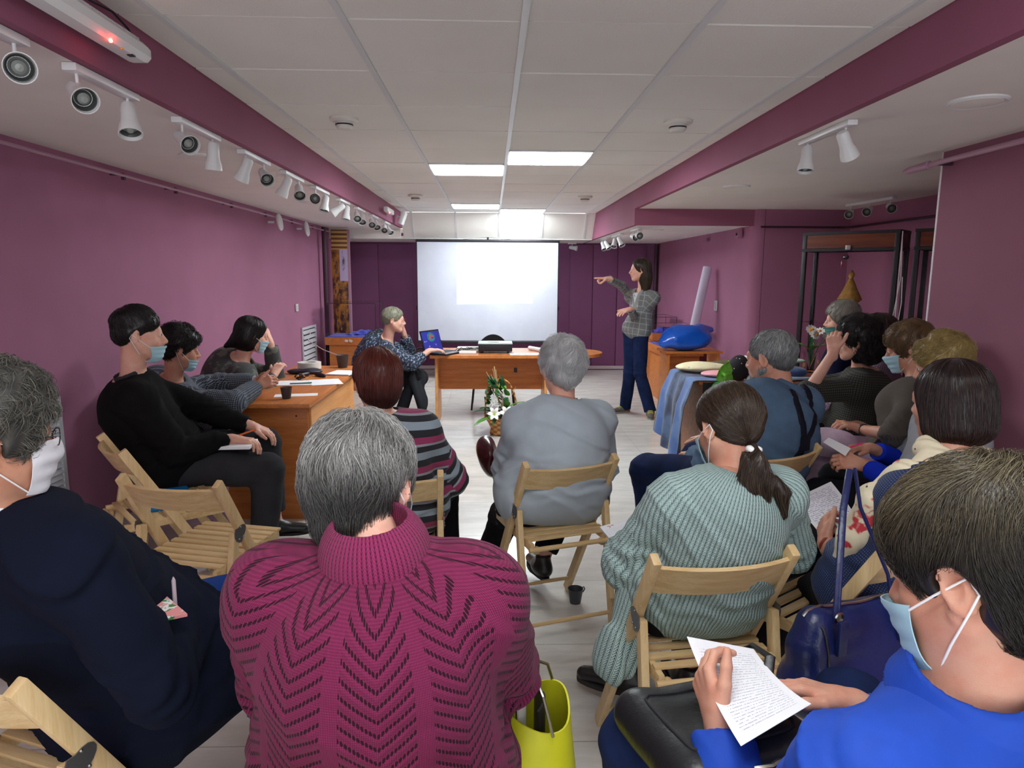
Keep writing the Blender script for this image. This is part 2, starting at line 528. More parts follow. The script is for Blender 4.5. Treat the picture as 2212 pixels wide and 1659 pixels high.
def nets(D, lo, h):
    S = D < 0
    c = np.zeros(tuple(np.array(D.shape) - 1), np.int8)
    for dx in (0, 1):
        for dy in (0, 1):
            for dz in (0, 1): c += S[dx:D.shape[0] - 1 + dx, dy:D.shape[1] - 1 + dy, dz:D.shape[2] - 1 + dz]
    I = np.stack(np.where((c > 0) & (c < 8)), -1)
    pos = np.zeros((len(I), 3)); cnt = np.zeros(len(I))
    for ax in range(3):
        o1, o2 = [q for q in range(3) if q != ax]
        for a in (0, 1):
            for b in (0, 1):
                A = I.copy(); A[:, o1] += a; A[:, o2] += b; B = A.copy(); B[:, ax] += 1
                da = D[tuple(A.T)]; db = D[tuple(B.T)]; m = (da < 0) != (db < 0)
                t = np.where(m, da / np.where(m, da - db, 1), 0)
                P = A.astype(float); P[:, ax] += t
                pos[m] += P[m]; cnt[m] += 1
    V = pos / cnt[:, None] * h + lo
    idx = np.full(c.shape, -1, np.int32); idx[tuple(I.T)] = np.arange(len(I))
    F = []
    for ax in range(3):
        o1, o2 = (ax + 1) % 3, (ax + 2) % 3
        A0 = [slice(None)] * 3; A1 = [slice(None)] * 3; A0[ax] = slice(0, -1); A1[ax] = slice(1, None)
        sa, sb = S[tuple(A0)], S[tuple(A1)]
        E = np.stack(np.where(sa != sb), -1)
        ok = (E[:, o1] > 0) & (E[:, o2] > 0) & (E[:, o1] < D.shape[o1] - 1) & (E[:, o2] < D.shape[o2] - 1)
        E = E[ok]; ins = sa[tuple(E.T)]
        q = []
        for a, b in ((0, 0), (-1, 0), (-1, -1), (0, -1)):
            G = E.copy(); G[:, o1] += a; G[:, o2] += b; q.append(idx[tuple(G.T)])
        q = np.stack(q, -1); q[~ins] = q[~ins][:, ::-1]
        q = q[(q >= 0).all(1)]
        F.append(q)
    return V, np.concatenate(F)

def np_mesh(name, parts, m, parent=None, uv=None, attr=None, mats=None, mi=None):
    """parts: list of (V, F quads); uv: per-corner array; attr: {name: per-vertex float}"""
    Vs, Fs, o = [], [], 0
    for V, F in parts: Vs.append(V); Fs.append(F + o); o += len(V)
    V = np.concatenate(Vs).astype(np.float32); F = np.concatenate(Fs).astype(np.int32); k = F.shape[1]
    me = bpy.data.meshes.new(name)
    me.vertices.add(len(V)); me.vertices.foreach_set('co', V.ravel())
    me.loops.add(F.size); me.loops.foreach_set('vertex_index', F.ravel())
    me.polygons.add(len(F)); me.polygons.foreach_set('loop_start', np.arange(0, F.size, k, dtype=np.int32))
    me.polygons.foreach_set('use_smooth', np.ones(len(F), bool))
    if uv is not None:
        l = me.uv_layers.new(name='uv'); l.data.foreach_set('uv', np.asarray(uv, np.float32).ravel())
    if attr:
        for a, d in attr.items():
            q = me.attributes.new(a, 'FLOAT', 'POINT'); q.data.foreach_set('value', np.asarray(d, np.float32))
    me.update(calc_edges=True)
    for x in (mats or [m]): me.materials.append(x)
    if mi is not None: me.polygons.foreach_set('material_index', np.asarray(mi, np.int32))
    return link(bpy.data.objects.new(name, me), parent)

def wav(seed, freq, amp, n=5, aniso=None):
    """a smooth pseudo-random displacement made of a few sine waves"""
    r = np.random.RandomState(seed); K = r.normal(size=(n, 3)); K /= np.linalg.norm(K, axis=1)[:, None]
    K *= freq * r.uniform(0.6, 1.5, (n, 1)); ph = r.uniform(0, 6.28, n)
    if aniso is not None: K = K * np.asarray(aniso)
    return lambda P: amp * np.sin(P @ K.T + ph).sum(-1) / math.sqrt(n)

def bone_uv(V, F, bones, ref):
    """metres along and around the nearest bone, for knit, checks and stripes"""
    C = V[F].mean(1); best = None; ds = []
    for a, b, Rr in bones:
        a, b = np.asarray(a), np.asarray(b); ab = b - a; t = np.clip((C - a) @ ab / (ab @ ab), 0, 1)
        ds.append(np.linalg.norm(C - a - t[:, None] * ab, axis=1) / Rr)
    w = np.argmin(ds, 0); uv = np.zeros((len(F), F.shape[1], 2))
    for i, (a, b, Rr) in enumerate(bones):
        m = w == i
        if not m.any(): continue
        a, b = np.asarray(a), np.asarray(b); ax = nz(b - a); rf = np.asarray(ref, float)
        if abs(rf @ ax) > 0.9: rf = V3(0, 0, 1)
        e1 = nz(rf - ax * (rf @ ax)); e2 = np.cross(ax, e1)
        Q = V[F[m]] - a; an = np.arctan2(Q @ e2, Q @ e1)
        Qc = C[m] - a; ac = np.arctan2(Qc @ e2, Qc @ e1)[:, None]
        an = ac + (an - ac + PI) % (2 * PI) - PI
        uv[m, :, 0] = an * Rr; uv[m, :, 1] = Q @ ax + i * 3.0
    return uv.reshape(-1, 2)

# ------------------------------------------------------------------ skin, eyes and mask materials
def skin(name, col):
    def f(nt, b):
        v = coord(nt, 'Object'); n = noise(nt, v, 22, 3); n2 = noise(nt, v, 700, 2)
        a = nt.nodes.new('ShaderNodeAttribute'); a.attribute_name = 'lips'
        c = mixc(nt, n.ss(0.3, 0.7), col, (col[0] * 0.95, col[1] * 0.80, col[2] * 0.76))
        c = mixc(nt, X(nt, a.outputs['Fac']), c, (col[0] * 0.72, col[1] * 0.38, col[2] * 0.38))
        return c, n2, 0.0004
    return mat(name, col, 0.5, spec=0.4, sss=0.12, build=f)
SK = {'fair': skin('fair_skin', srgb(226, 178, 158)), 'warm': skin('warm_skin', srgb(208, 156, 132)), 'tan': skin('tan_skin', srgb(200, 146, 120))}
M_eyew = mat('eye_white', srgb(225, 220, 215), 0.2)
M_iris = mat('dark_iris', srgb(50, 38, 32), 0.15)
M_mask = mat('pale_blue_mask_fabric', srgb(168, 208, 222), 0.75, bump=0.0004, bscale=900)
M_maskw = mat('white_mask_fabric', srgb(232, 230, 236), 0.75, bump=0.0004, bscale=900)
M_loop = mat('white_elastic', srgb(235, 235, 235), 0.7)
M_steel = mat('steel', srgb(150, 150, 155), 0.3, metal=1.0)

# ------------------------------------------------------------------ heads (built in head space: x right, y forward, z up, origin between the ears)
def headM(yaw, pitch=0.0, roll=0.0):
    """yaw: degrees to the left of +Y; pitch: degrees up"""
    return np.array((Matrix.Rotation(rad(yaw), 3, 'Z') @ Matrix.Rotation(rad(pitch), 3, 'X') @ Matrix.Rotation(rad(roll), 3, 'Y')))

def head_field(s=1.0, male=False, chin=1.0):
    f = Field(); e = f.ell; c = f.cone
    j = 1.08 if male else 1.0
    e((0, -0.012, 0.03), (0.074, 0.094, 0.080), k=0.03)
    e((0, 0.028, -0.028), (0.060 * j, 0.060, 0.082), k=0.03)
    for x in (-1, 1):
        c((x * 0.056, 0.0, -0.045), (x * 0.016, 0.066, -0.094 * chin), 0.018 * j, 0.017 * j, k=0.035)
        e((x * 0.036, 0.056, -0.030), (0.024, 0.024, 0.024), k=0.02)
        e((x * 0.030, 0.096, 0.004), (0.014, 0.014, 0.011), k=0.014, op='s')
        e((x * 0.030, 0.077, 0.003), (0.0145, 0.0135, 0.0125), k=0.006)
    e((0, 0.071, -0.096 * chin), (0.020, 0.016, 0.015), k=0.02)
    c((-0.032, 0.080, 0.022), (0.032, 0.080, 0.022), 0.009, 0.009, k=0.018)
    c((0, 0.086, 0.010), (0, 0.110, -0.030), 0.0075, 0.0105 * j, k=0.012)
    for x in (-1, 1): e((x * 0.012, 0.099, -0.034), (0.0085, 0.010, 0.0075), k=0.008)
    e((0, 0.084, -0.055), (0.026, 0.016, 0.022), k=0.02)
    c((-0.018, 0.090, -0.058), (0.018, 0.090, -0.058), 0.0050, 0.0050, k=0.006)
    e((0, 0.096, -0.057), (0.014, 0.007, 0.0055), k=0.006)
    c((-0.015, 0.090, -0.067), (0.015, 0.090, -0.067), 0.0060, 0.0060, k=0.006)
    for x in (-1, 1):
        M = np.array(Matrix.Rotation(rad(-12 * 1), 3, 'X') @ Matrix.Rotation(x * rad(-30), 3, 'Z'))
        e((x * 0.081, -0.012, -0.006), (0.0075, 0.020, 0.034), M, k=0.006)
        e((x * 0.090, -0.008, -0.003), (0.0080, 0.0125, 0.023), M, k=0.004, op='s')
        e((x * 0.078, 0.004, -0.012), (0.005, 0.005, 0.008), M, k=0.006)
        e((x * 0.077, -0.003, -0.037), (0.006, 0.009, 0.010), M, k=0.008)
    return f

def ev_xf(f, P, O, M, s):
    """evaluate a head-space field at world points"""
    return f.eval(((P - O) @ M) / s) * s

HAIRM = {}
def hair_mat(name, c1, c2, rough=0.38, hl=0.0, c3=None):
    """c1/c2: strand colours mixed at random per strand; c3 (if given) takes over low at the nape"""
    def f(nt, b):
        u, v, _ = sep(nt, coord(nt, 'UV'))
        r = (u * 57.31).frac()
        c = mixc(nt, r.pow(1.4), c1, c2)
        if c3 is not None:
            a = nt.nodes.new('ShaderNodeAttribute'); a.attribute_name = 'low'
            c = mixc(nt, X(nt, a.outputs['Fac']) * (r * 0.3 + 0.7), c, c3)
        return c, None, 0
    m = mat(name, c1, rough, spec=0.5, build=f)
    return m

def strands(f, O, M, s, n, flow, length, wid, lift=0.003, steps=7, seed=1, region=None, jitter=0.25, sag=0.0, clump=0.0, cfreq=70.0, ear=False):
    """thin tapered locks lying on the hair surface, following flow(p) in head space"""
    r = np.random.RandomState(seed)
    V, F = f.verts(0.008)
    a = V[F[:, 0]]; ar = np.linalg.norm(np.cross(V[F[:, 1]] - a, V[F[:, 3]] - a), axis=1) + 1e-9
    pick = r.choice(len(F), int(n * 1.6), p=ar / ar.sum())
    w = r.dirichlet((1, 1, 1, 1), len(pick)); P = (V[F[pick]] * w[..., None]).sum(1)
    if region is not None: P = P[region(P)]
    if ear: P = P[~((np.abs(P[:, 0]) > .055) & (np.abs(P[:, 1] + .004) < .034) & (P[:, 2] < .040) & (P[:, 2] > -.06))]
    P = P[:n]; P = f.project(P, 0.0, 2)
    N = len(P); pts = [P]; L = length * r.uniform(0.6, 1.3, N) / (steps - 1)
    K = r.normal(size=(3, 3, 3)); K = K / np.linalg.norm(K, axis=-1, keepdims=True) * cfreq; K[1] *= 2.1; ph = r.uniform(0, 6.28, (3, 3)); am = (1.0, .7, .4)
    cn = lambda Q: sum(am[i] * np.sin(Q @ K[i].T + ph[i]) for i in range(3)) * clump
    jit = r.normal(size=(N, 3)) * jitter; ln = lift * r.uniform(0.1, 1.0, N) ** 1.5
    for i in range(1, steps):
        g = f.grad(P); d = flow(P) + jit + (cn(pts[0]) if clump else 0)
        d = d - g * (d * g).sum(-1, keepdims=True); d /= np.linalg.norm(d, axis=-1, keepdims=True) + 1e-9
        P = P + d * L[:, None]; t = i / (steps - 1)
        off = ln * math.sin(PI * min(1, t * 1.15)) + ln * sag * t
        P = P - f.grad(P) * (f.eval(P) - off)[:, None]; pts.append(P)
        jit = jit * 0.8 + r.normal(size=(N, 3)) * jitter * 0.35
    Q = np.stack(pts, 1) * s @ M.T + O
    T = np.gradient(Q, axis=1); T /= np.linalg.norm(T, axis=-1, keepdims=True) + 1e-9
    ref = r.normal(size=(N, 1, 3)); A = np.cross(T, ref); A /= np.linalg.norm(A, axis=-1, keepdims=True) + 1e-9; B = np.cross(T, A)
    tt = np.linspace(0, 1, steps); wd_ = wid * (1 - tt ** 2.5 * 0.9) * (0.35 + 0.65 * np.minimum(1, tt * 4))
    wr = wd_[None, :, None] * r.uniform(0.6, 1.3, (N, 1, 1)); ring = []
    for k in range(3):
        an = 2 * PI * k / 3; ring.append(Q + (A * math.cos(an) + B * math.sin(an)) * wr)
    R_ = np.stack(ring, 2).reshape(-1, 3)
    i = np.arange(N)[:, None, None] * steps * 3; st = np.arange(steps - 1)[None, :, None] * 3; k = np.arange(3)[None, None, :]; k2 = (k + 1) % 3
    Fq = np.stack([i + st + k, i + st + k2, i + st + 3 + k2, i + st + 3 + k], -1).reshape(-1, 4)
    u = r.uniform(0, 1, N)
    if clump: u = (u * .5 + (cn(pts[0])[:, 0] / clump * .12 + .5) * .5); u = np.floor(u * 57) / 57.31 + r.uniform(0, 1, N) * 0.6 / 57.31 + (np.clip(cn(pts[0])[:, 1] / clump * .2 + .3, 0, 1) * .4) / 57.31
    U = np.broadcast_to(u[:, None, None, None], (N, steps - 1, 3, 4)); Vv = np.broadcast_to(tt[None, :-1, None, None], U.shape)
    uv = np.stack([U, Vv], -1).reshape(-1, 2)
    low = np.repeat(np.stack(pts, 1)[:, :, 2].reshape(-1), 3)
    return R_, Fq, uv, low

def hair_obj(parent, f, O, M, s, m, n, flow, length=0.05, wid=0.0006, lift=0.004, seed=1, h=0.005, low=None, **kw):
    V, F = f.verts(h); Vw = V * s @ M.T + O
    r = np.random.RandomState(seed + 5)
    th = np.arctan2(V[:, 0], V[:, 1] + 0.03); q = (th * 23 + np.sin(V[:, 2] * 60) * 0.8)
    uvb = np.stack([0.5 + 0.5 * np.sin(q), V[:, 2]], -1)[F].reshape(-1, 2) * V3(0.004, 1)[None, :]
    parts = [(Vw, F)]; uvs = [uvb]; lows = [V[:, 2]]
    if n:
        a, b, c, d = strands(f, O, M, s, n, flow, length, wid * s, lift, seed=seed, **kw)
        parts.append((a, b)); uvs.append(c); lows.append(d)
    lw = np.concatenate(lows); at = None
    if low: at = {'low': np.clip((low[1] - lw) / (low[1] - low[0]), 0, 1)}
    return np_mesh('hair', parts, m, parent, uv=np.concatenate(uvs), attr=at)

def flow_crown(wh, grav=0.6, swirl=0.0, fwd=0.0, side=0.0):
    wh = np.asarray(wh)
    def f(P):
        d = P - wh; d = d / (np.linalg.norm(d, axis=-1, keepdims=True) + 1e-9)
        sw = np.cross(d, V3(0, 0, 1)); return d + V3(side, fwd, -grav) + sw * swirl
    return f

def cap_field(t=0.012, top=0.0, nape=-0.075, side=-0.02, back=0.0, line=0.065, k=0.02, w=1.0):
    """short hair: a cap thicker than the skull, open at the face, ending at the nape"""
    f = Field()
    f.ell((0, -0.014, 0.032 + top / 2), ((0.074 + t) * w, 0.094 + t, 0.080 + t + top / 2), k=k)
    f.cone((0, -0.045 - back * 0.5, 0.0), (0, -0.050 - back * 0.3, nape + 0.045), 0.062 * w + t * 0.5, 0.048 + t * 0.3, k=0.03)
    for x in (-1, 1): f.cone((x * 0.058, -0.008, 0.02), (x * 0.062, -0.004, side + 0.012), 0.016 + t * .5, 0.008 + t * 0.3, k=0.02)
    f.ell((0, 0.098, -0.052), (0.088, 0.070 + (0.075 - line) * 0.6, 0.105), k=0.012, op='s')
    for x in (-1, 1): f.ell((x * 0.092, -0.008, -0.024), (0.028, 0.025, 0.040), k=0.008, op='s')
    return f
# ------------------------------------------------------------------ people
def hand_prims(f, wr, d, pn, side, curl=(20, 30, 20), thumb=0.0, s=1.0, spread=1.0, curls=None, tdir=None):
    """wrist, finger direction, direction the palm faces, +1 right hand / -1 left hand"""
    d = nz(d); pn = nz(np.asarray(pn, float) - d * (np.asarray(pn, float) @ d)); l = np.cross(d, pn) * side
    tips = []
    offs = (0.030, 0.0105, -0.0095, -0.028); lens = (0.072, 0.080, 0.074, 0.058); kd = (0.086, 0.090, 0.086, 0.078)
    for i in range(4):
        b0 = wr + l * offs[i] * 0.55 * s + d * 0.008 * s; kn = wr + d * kd[i] * s + l * offs[i] * s
        f.cone(b0, kn, 0.0155 * s, 0.0115 * s, k=0.010 * s)
        cu = curls[i] if curls else curl
        p = kn; a = 0.0; fan = nz(d + l * offs[i] * 3.0 * spread)
        rr = [0.0098, 0.0088, 0.0080, 0.0066]; rr = [q * s * (0.9 if i == 3 else 1) for q in rr]
        for j, fr in enumerate((0.45, 0.30, 0.25)):
            a += rad(cu[j]); v = fan * math.cos(a) + pn * math.sin(a); q = p + v * lens[i] * fr * s
            f.cone(p, q, rr[j], rr[j + 1], k=0.0035 * s); p = q
        tips.append(p)
    b = wr + d * 0.022 * s + l * 0.020 * s
    v1 = nz(d * 0.75 + l * 0.75 + pn * (0.15 + thumb * 0.6)) if tdir is None else nz(tdir)
    m = b + v1 * 0.042 * s; f.cone(b, m, 0.0165 * s, 0.0125 * s, k=0.012 * s)
    v2 = nz(v1 + d * 0.55 + pn * (0.1 + thumb * 0.5)); m2 = m + v2 * 0.032 * s; f.cone(m, m2, 0.0118 * s, 0.0105 * s, k=0.004)
    v3 = nz(v2 + d * 0.2 + pn * thumb * 0.5); m3 = m2 + v3 * 0.026 * s; f.cone(m2, m3, 0.0105 * s, 0.0080 * s, k=0.004)
    f.cone(wr - d * 0.03 * s, wr + d * 0.02 * s, 0.0255 * s, 0.026 * s, flat=(pn, 0.75), k=0.015 * s)
    tips.append(m3)
    return tips

class Person: pass

def ik(S, hint, T, L1, L2):
    """two-bone limb from S to T; the middle joint bends towards hint"""
    S, T, hint = [np.asarray(q, float) for q in (S, T, hint)]; v = T - S; d = np.linalg.norm(v); u = v / d
    d = max(abs(L1 - L2) * 1.02 + .01, min(d, (L1 + L2) * .995)); a = (L1 * L1 - L2 * L2 + d * d) / (2 * d); h = math.sqrt(max(0, L1 * L1 - a * a))
    p = hint - S; p = nz(p - u * (p @ u)); return S + u * a + p * h, S + u * d

def reach(a, tgt, L): return np.asarray(a) + nz(np.asarray(tgt, float) - a) * L

def person(label, base, yaw, pelvis, head, hyaw, hpitch=0, hroll=0, sk='fair', w=1.0, s=1.0, male=False, tyaw=None, neck=None,
           armL=None, armR=None, legL=None, legR=None, hL=None, hR=None, hv=0.0045, hs=1.0, sh=0.165, hump=0.03, eyes=True, group=None, handv=0.0032, arms_len=1.0):
    P = Person(); P.root = thing('person', label, 'person', tuple(base), 0.0, group)
    # children are written in world coordinates, so the root only marks the place
    off = V3(*base)
    P.off = off; P.s, P.w, P.male = s, w, male
    ty = yaw if tyaw is None else tyaw
    P.f = V3(-math.sin(rad(ty)), math.cos(rad(ty)), 0); P.r = V3(math.cos(rad(ty)), math.sin(rad(ty)), 0)
    pf = V3(-math.sin(rad(yaw)), math.cos(rad(yaw)), 0); prr = V3(math.cos(rad(yaw)), math.sin(rad(yaw)), 0)
    P.pelvis = V3(*pelvis); P.O = V3(*head); P.M = headM(hyaw, hpitch, hroll); P.hs = hs
    P.N = V3(*neck) if neck is not None else P.O - P.M @ V3(0, 0.03, 0) * 0.6 - V3(0, 0, 0.165 * s) - P.f * 0.02
    P.u = nz(P.N - P.pelvis); P.B = np.stack([P.r, np.cross(P.u, P.r), P.u], 1)
    P.fw = P.B[:, 1]
    P.T = np.linalg.norm(P.N - P.pelvis)
    P.hump = hump
    P.sh = {q: P.N - P.u * 0.082 * s + P.r * x * sh * s for q, x in (('L', -1), ('R', 1))}
    P.hip = {q: P.pelvis + prr * x * 0.085 * w * s for q, x in (('L', -1), ('R', 1))}
    LU, LF = 0.285 * s * arms_len, 0.245 * s * arms_len; LT, LS = 0.42 * s, 0.41 * s
    P.el, P.wr, P.kn, P.an, P.toe = {}, {}, {}, {}, {}
    for q, a in (('L', armL), ('R', armR)):
        x = -1 if q == 'L' else 1
        if a is None: a = (P.sh[q] + V3(0, 0, -1) + P.r * x * 0.25, P.sh[q] + P.f * 0.6 + V3(0, 0, -0.55))
        P.el[q], P.wr[q] = ik(P.sh[q], a[0], a[1], LU, LF)
    for q, a in (('L', legL), ('R', legR)):
        x = -1 if q == 'L' else 1
        if a is None: a = (P.hip[q] + pf * 0.42 + prr * x * 0.06 - V3(0, 0, 0.02), None)
        P.kn[q] = reach(P.hip[q], a[0], LT)
        an = a[1] if a[1] is not None else P.kn[q] * V3(1, 1, 0) - pf * 0.05 + V3(0, 0, 0.09)
        P.an[q] = reach(P.kn[q], an, LS)
        P.toe[q] = nz((V3(*a[2]) if len(a) > 2 else pf) * V3(1, 1, 0))
    # ---- body
    b = Field(); torso(b, P, -0.006); P.bodyf = b
    for q in 'LR':
        b.cone(P.sh[q], P.el[q], 0.048 * s * w ** .5, 0.037 * s, k=0.03); b.cone(P.el[q], P.wr[q], 0.036 * s, 0.0245 * s, k=0.01)
        b.cone(P.hip[q], P.kn[q], 0.078 * s * w ** .5, 0.054 * s, k=0.03); b.cone(P.kn[q], P.an[q], 0.050 * s, 0.036 * s, k=0.01)
        b.cone(P.an[q] - V3(0, 0, 0.03), P.an[q] + P.toe[q] * 0.12 * s - V3(0, 0, 0.055), 0.032, 0.026, k=0.02)
    parts = [b.verts(0.012)]
    parts[0] = (parts[0][0] - off, parts[0][1])
    P.hh = head_field(male=male)
    hf = head_field(male=male); il = lambda p: ((np.asarray(p) - P.O) @ P.M) / hs; P.il = il
    nr = 0.055 if male else 0.050
    P.nr = nr * s
    hf.cone((0, -0.022, -0.03), il(P.N - P.u * 0.02), nr / hs, (nr + 0.004) / hs, k=0.025)
    for q in 'LR': hf.cone(il(P.N - P.u * 0.045), il(P.sh[q] * 0.8 + P.N * 0.2), 0.042 * w ** .5, 0.042 * w ** .5, k=0.05)
    hf.ell(il(P.N - P.u * 0.10 - P.fw * 0.01), (0.09 * w, 0.062 * w, 0.09), np.linalg.inv(P.M) @ P.B, k=0.05)
    P.hf = hf
    V, F = hf.verts(hv)
    lips = np.clip(1.3 - np.maximum(np.maximum(np.abs(V[:, 2] + 0.0625) / 0.0125, np.abs(V[:, 0]) / 0.024), (0.088 - V[:, 1]) / 0.012 + 0.0), 0, 1) if not male else np.zeros(len(V))
    Vh = V * hs @ P.M.T + P.O - off
    parts.append((Vh, F)); P.tips = {}
    for q, hd in (('L', hL), ('R', hR)):
        x = -1 if q == 'L' else 1
        hd = dict(hd or {}); d0 = nz(P.wr[q] - P.el[q])
        d = hd.pop('d', d0); pn = hd.pop('pn', V3(0, 0, -1))
        g = Field(); P.tips[q] = hand_prims(g, P.wr[q] + nz(d) * 0.005, V3(*d), V3(*pn), x, s=hd.pop('s', 0.98 if male else 0.92) * s, **hd)
        g.cone(P.wr[q] * 0.75 + P.el[q] * 0.25, P.wr[q], 0.0265 * s, 0.0245 * s, k=0.01)
        Vv, Ff = g.verts(handv); parts.append((Vv - off, Ff))
    at = np.concatenate([np.zeros(len(parts[0][0])), lips] + [np.zeros(len(p[0])) for p in parts[2:]])
    P.body = np_mesh('body', parts, SK[sk], P.root, attr={'lips': at})
    if eyes:
        for x in (-1, 1):
            c = (P.M @ (V3(x * 0.030, 0.0830, 0.0035) * hs)) + P.O - off
            e = MB().ball(c, 0.0102 * hs, 12).build('eye', M_eyew, P.root)
            ci = (P.M @ (V3(x * 0.030, 0.0905, 0.0035) * hs)) + P.O - off
            MB().ball(ci, 0.0050 * hs, 8).build('iris', M_iris, e)
    return P

def torso(f, P, g, belly=0.0, bust=0.0, hips=True, k=0.07, cut=None):
    s, w, B, N, pv, T = P.s, P.w, P.B, P.N, P.pelvis, P.T
    at = lambda t, dx=0, dy=0: pv + (N - pv) * t + B[:, 0] * dx - P.fw * math.sin(PI * min(1, t)) * P.hump + B[:, 1] * dy
    if hips:
        f.cone(P.hip['L'] + V3(0, 0, .01), P.hip['R'] + V3(0, 0, .01), 0.094 * w * s + g, 0.094 * w * s + g, k=k, cut=cut)
        f.ell(at(0.12), (0.158 * w * s + g, 0.122 * w * s + g, 0.13 * s), B, k=k, cut=cut)
    f.ell(at(0.36, 0, belly * 0.5), (0.142 * w * s + g, (0.108 + belly) * w * s + g, 0.16 * s), B, k=k, cut=cut)
    f.ell(at(0.68, 0, bust * 0.5), (0.150 * w ** .8 * s + g, (0.112 + bust) * w ** .8 * s + g, 0.16 * s), B, k=k)
    f.cone(P.sh['L'] * 0.93 + P.sh['R'] * 0.07, P.sh['R'] * 0.93 + P.sh['L'] * 0.07, 0.052 * s * w ** .5 + g, 0.052 * s * w ** .5 + g, k=0.05)
    for q in 'LR': f.cone(N - P.u * 0.052 * s, P.sh[q], 0.046 * s * w ** .5 + g, 0.046 * s * w ** .5 + g, k=0.05)

def top(P, name, m, g=0.014, cuff=(0.93, 0.93), sl=(0.062, 0.050, 0.038), belly=0.0, bust=0.0, neck_r=0.072, hem=-0.10, h=0.009, wr=(0.0035, 26.0), seed=1, extra=None, neck_cut=0.0, k=0.07, crease=0.004, upper_only=False, cuts=True, neckpt=None, fold=0.0):
    """a knitted or woven top: torso, sleeves to the cuffs, open at the neck"""
    f = Field(); s = P.s; w = P.w
    hc = [(P.pelvis + P.u * hem, -P.u)] if hem is not None else None
    torso(f, P, g, belly, bust, cut=hc, k=k)
    bones = [(P.pelvis - P.u * 0.1, P.N, 0.17 * w)]
    for i, q in enumerate('LR'):
        f.cone(P.sh[q], P.el[q], sl[0] * s * w ** .5, sl[1] * s * w ** .3, k=0.035)
        c = cuff[i]
        if c > 0:
            e = P.el[q] + (P.wr[q] - P.el[q]) * c; d = nz(P.wr[q] - P.el[q])
            f.cone(P.el[q], P.el[q] + (P.wr[q] - P.el[q]) * (c + 0.12), sl[1] * s * w ** .3, sl[2] * s, k=0.02, cut=[(e, d)])
            bones.append((P.el[q], P.wr[q], 0.045))
        bones.append((P.sh[q], P.el[q], 0.055))
    if extra: extra(f, P)
    if neck_r:
        npt = P.N if neckpt is None else neckpt
        f.cone(npt - P.u * 0.005 + P.fw * neck_cut, npt + P.u * 0.14 + P.fw * neck_cut, neck_r * s, neck_r * s * 1.15, k=0.008, op='s')
    wv = wav(seed, wr[1], wr[0]); els = [P.el['L'], P.el['R']]; fd = [nz(P.wr[q] - P.sh[q]) for q in 'LR']
    wv2 = wav(seed + 50, 60, 1.0, 4)
    w3, w4 = wav(seed + 11, 7, 1.0, 4), wav(seed + 12, 16, 1.0, 4)
    def disp(Q):
        d = wv(Q)
        if fold:
            ph = (Q @ (P.u * 16 + P.r * 9)) + w3(Q) * 2.6 + w4(Q) * .8
            d = d - fold * (1 - np.abs(np.sin(ph))) ** 3 + fold * .5 * (1 - np.abs(np.cos(ph * 1.3 + 1))) ** 4
        for e, ax in zip(els, fd):
            r2 = np.linalg.norm(Q - e, axis=-1); d = d + np.exp(-(r2 / 0.09) ** 2) * np.sin((Q - e) @ ax * 150 + wv2(Q) * 1.2) * crease
        # cloth bunches where the back meets the seat
        t = (Q - P.pelvis) @ P.u; d = d + np.exp(-((t - 0.10) / 0.09) ** 2) * np.sin(t * 95 + wv2(Q) * 1.4) * crease * 0.9
        return d
    f.disp = disp
    V, F = f.verts(h); uv = bone_uv(V, F, bones, -P.fw)
    o = np_mesh(name, [(V - P.off, F)], m, P.root, uv=uv)
    P.topf = f
    return o

def pants(P, m, name='trousers', g=0.012, cut=0.90, flare=0.0, h=0.011, seed=3, waist=0.16, wr=0.004):
    f = Field(); s, w = P.s, P.w
    f.cone(P.hip['L'], P.hip['R'], 0.090 * w * s + g, 0.090 * w * s + g, k=0.05)
    if waist: f.ell(P.pelvis + P.u * 0.06 - P.fw * P.hump * .5, (0.138 * w * s + g, 0.108 * w * s + g, waist * .85 * s), P.B, k=0.06)
    for q in 'LR':
        f.cone(P.hip[q], P.kn[q], 0.080 * s * w ** .6 + g, 0.058 * s * w ** .3 + g, k=0.04)
        e = P.kn[q] + (P.an[q] - P.kn[q]) * cut; d = nz(P.an[q] - P.kn[q])
        f.cone(P.kn[q], P.kn[q] + (P.an[q] - P.kn[q]) * (cut + 0.15), 0.057 * s * w ** .3 + g, 0.042 * s + g + flare, k=0.02, cut=[(e, d)])
    w1 = wav(seed, 30, wr); kk = [P.kn[q] for q in 'LR']; w2 = wav(seed + 9, 50, 1.0, 4)
    def disp(Q):
        d = w1(Q)
        for e in kk:
            r2 = np.linalg.norm(Q - e, axis=-1); d = d + np.exp(-(r2 / 0.11) ** 2) * np.sin(Q[..., 2] * 120 + w2(Q) * 1.5) * wr * 0.8
        return d
    f.disp = disp
    V, F = f.verts(h)
    bones = [(P.hip[q], P.kn[q], 0.07) for q in 'LR'] + [(P.kn[q], P.an[q], 0.05) for q in 'LR']
    P.pantf = f
    return np_mesh(name, [(V - P.off, F)], m, P.root, uv=bone_uv(V, F, bones, V3(0, 0, 1)))

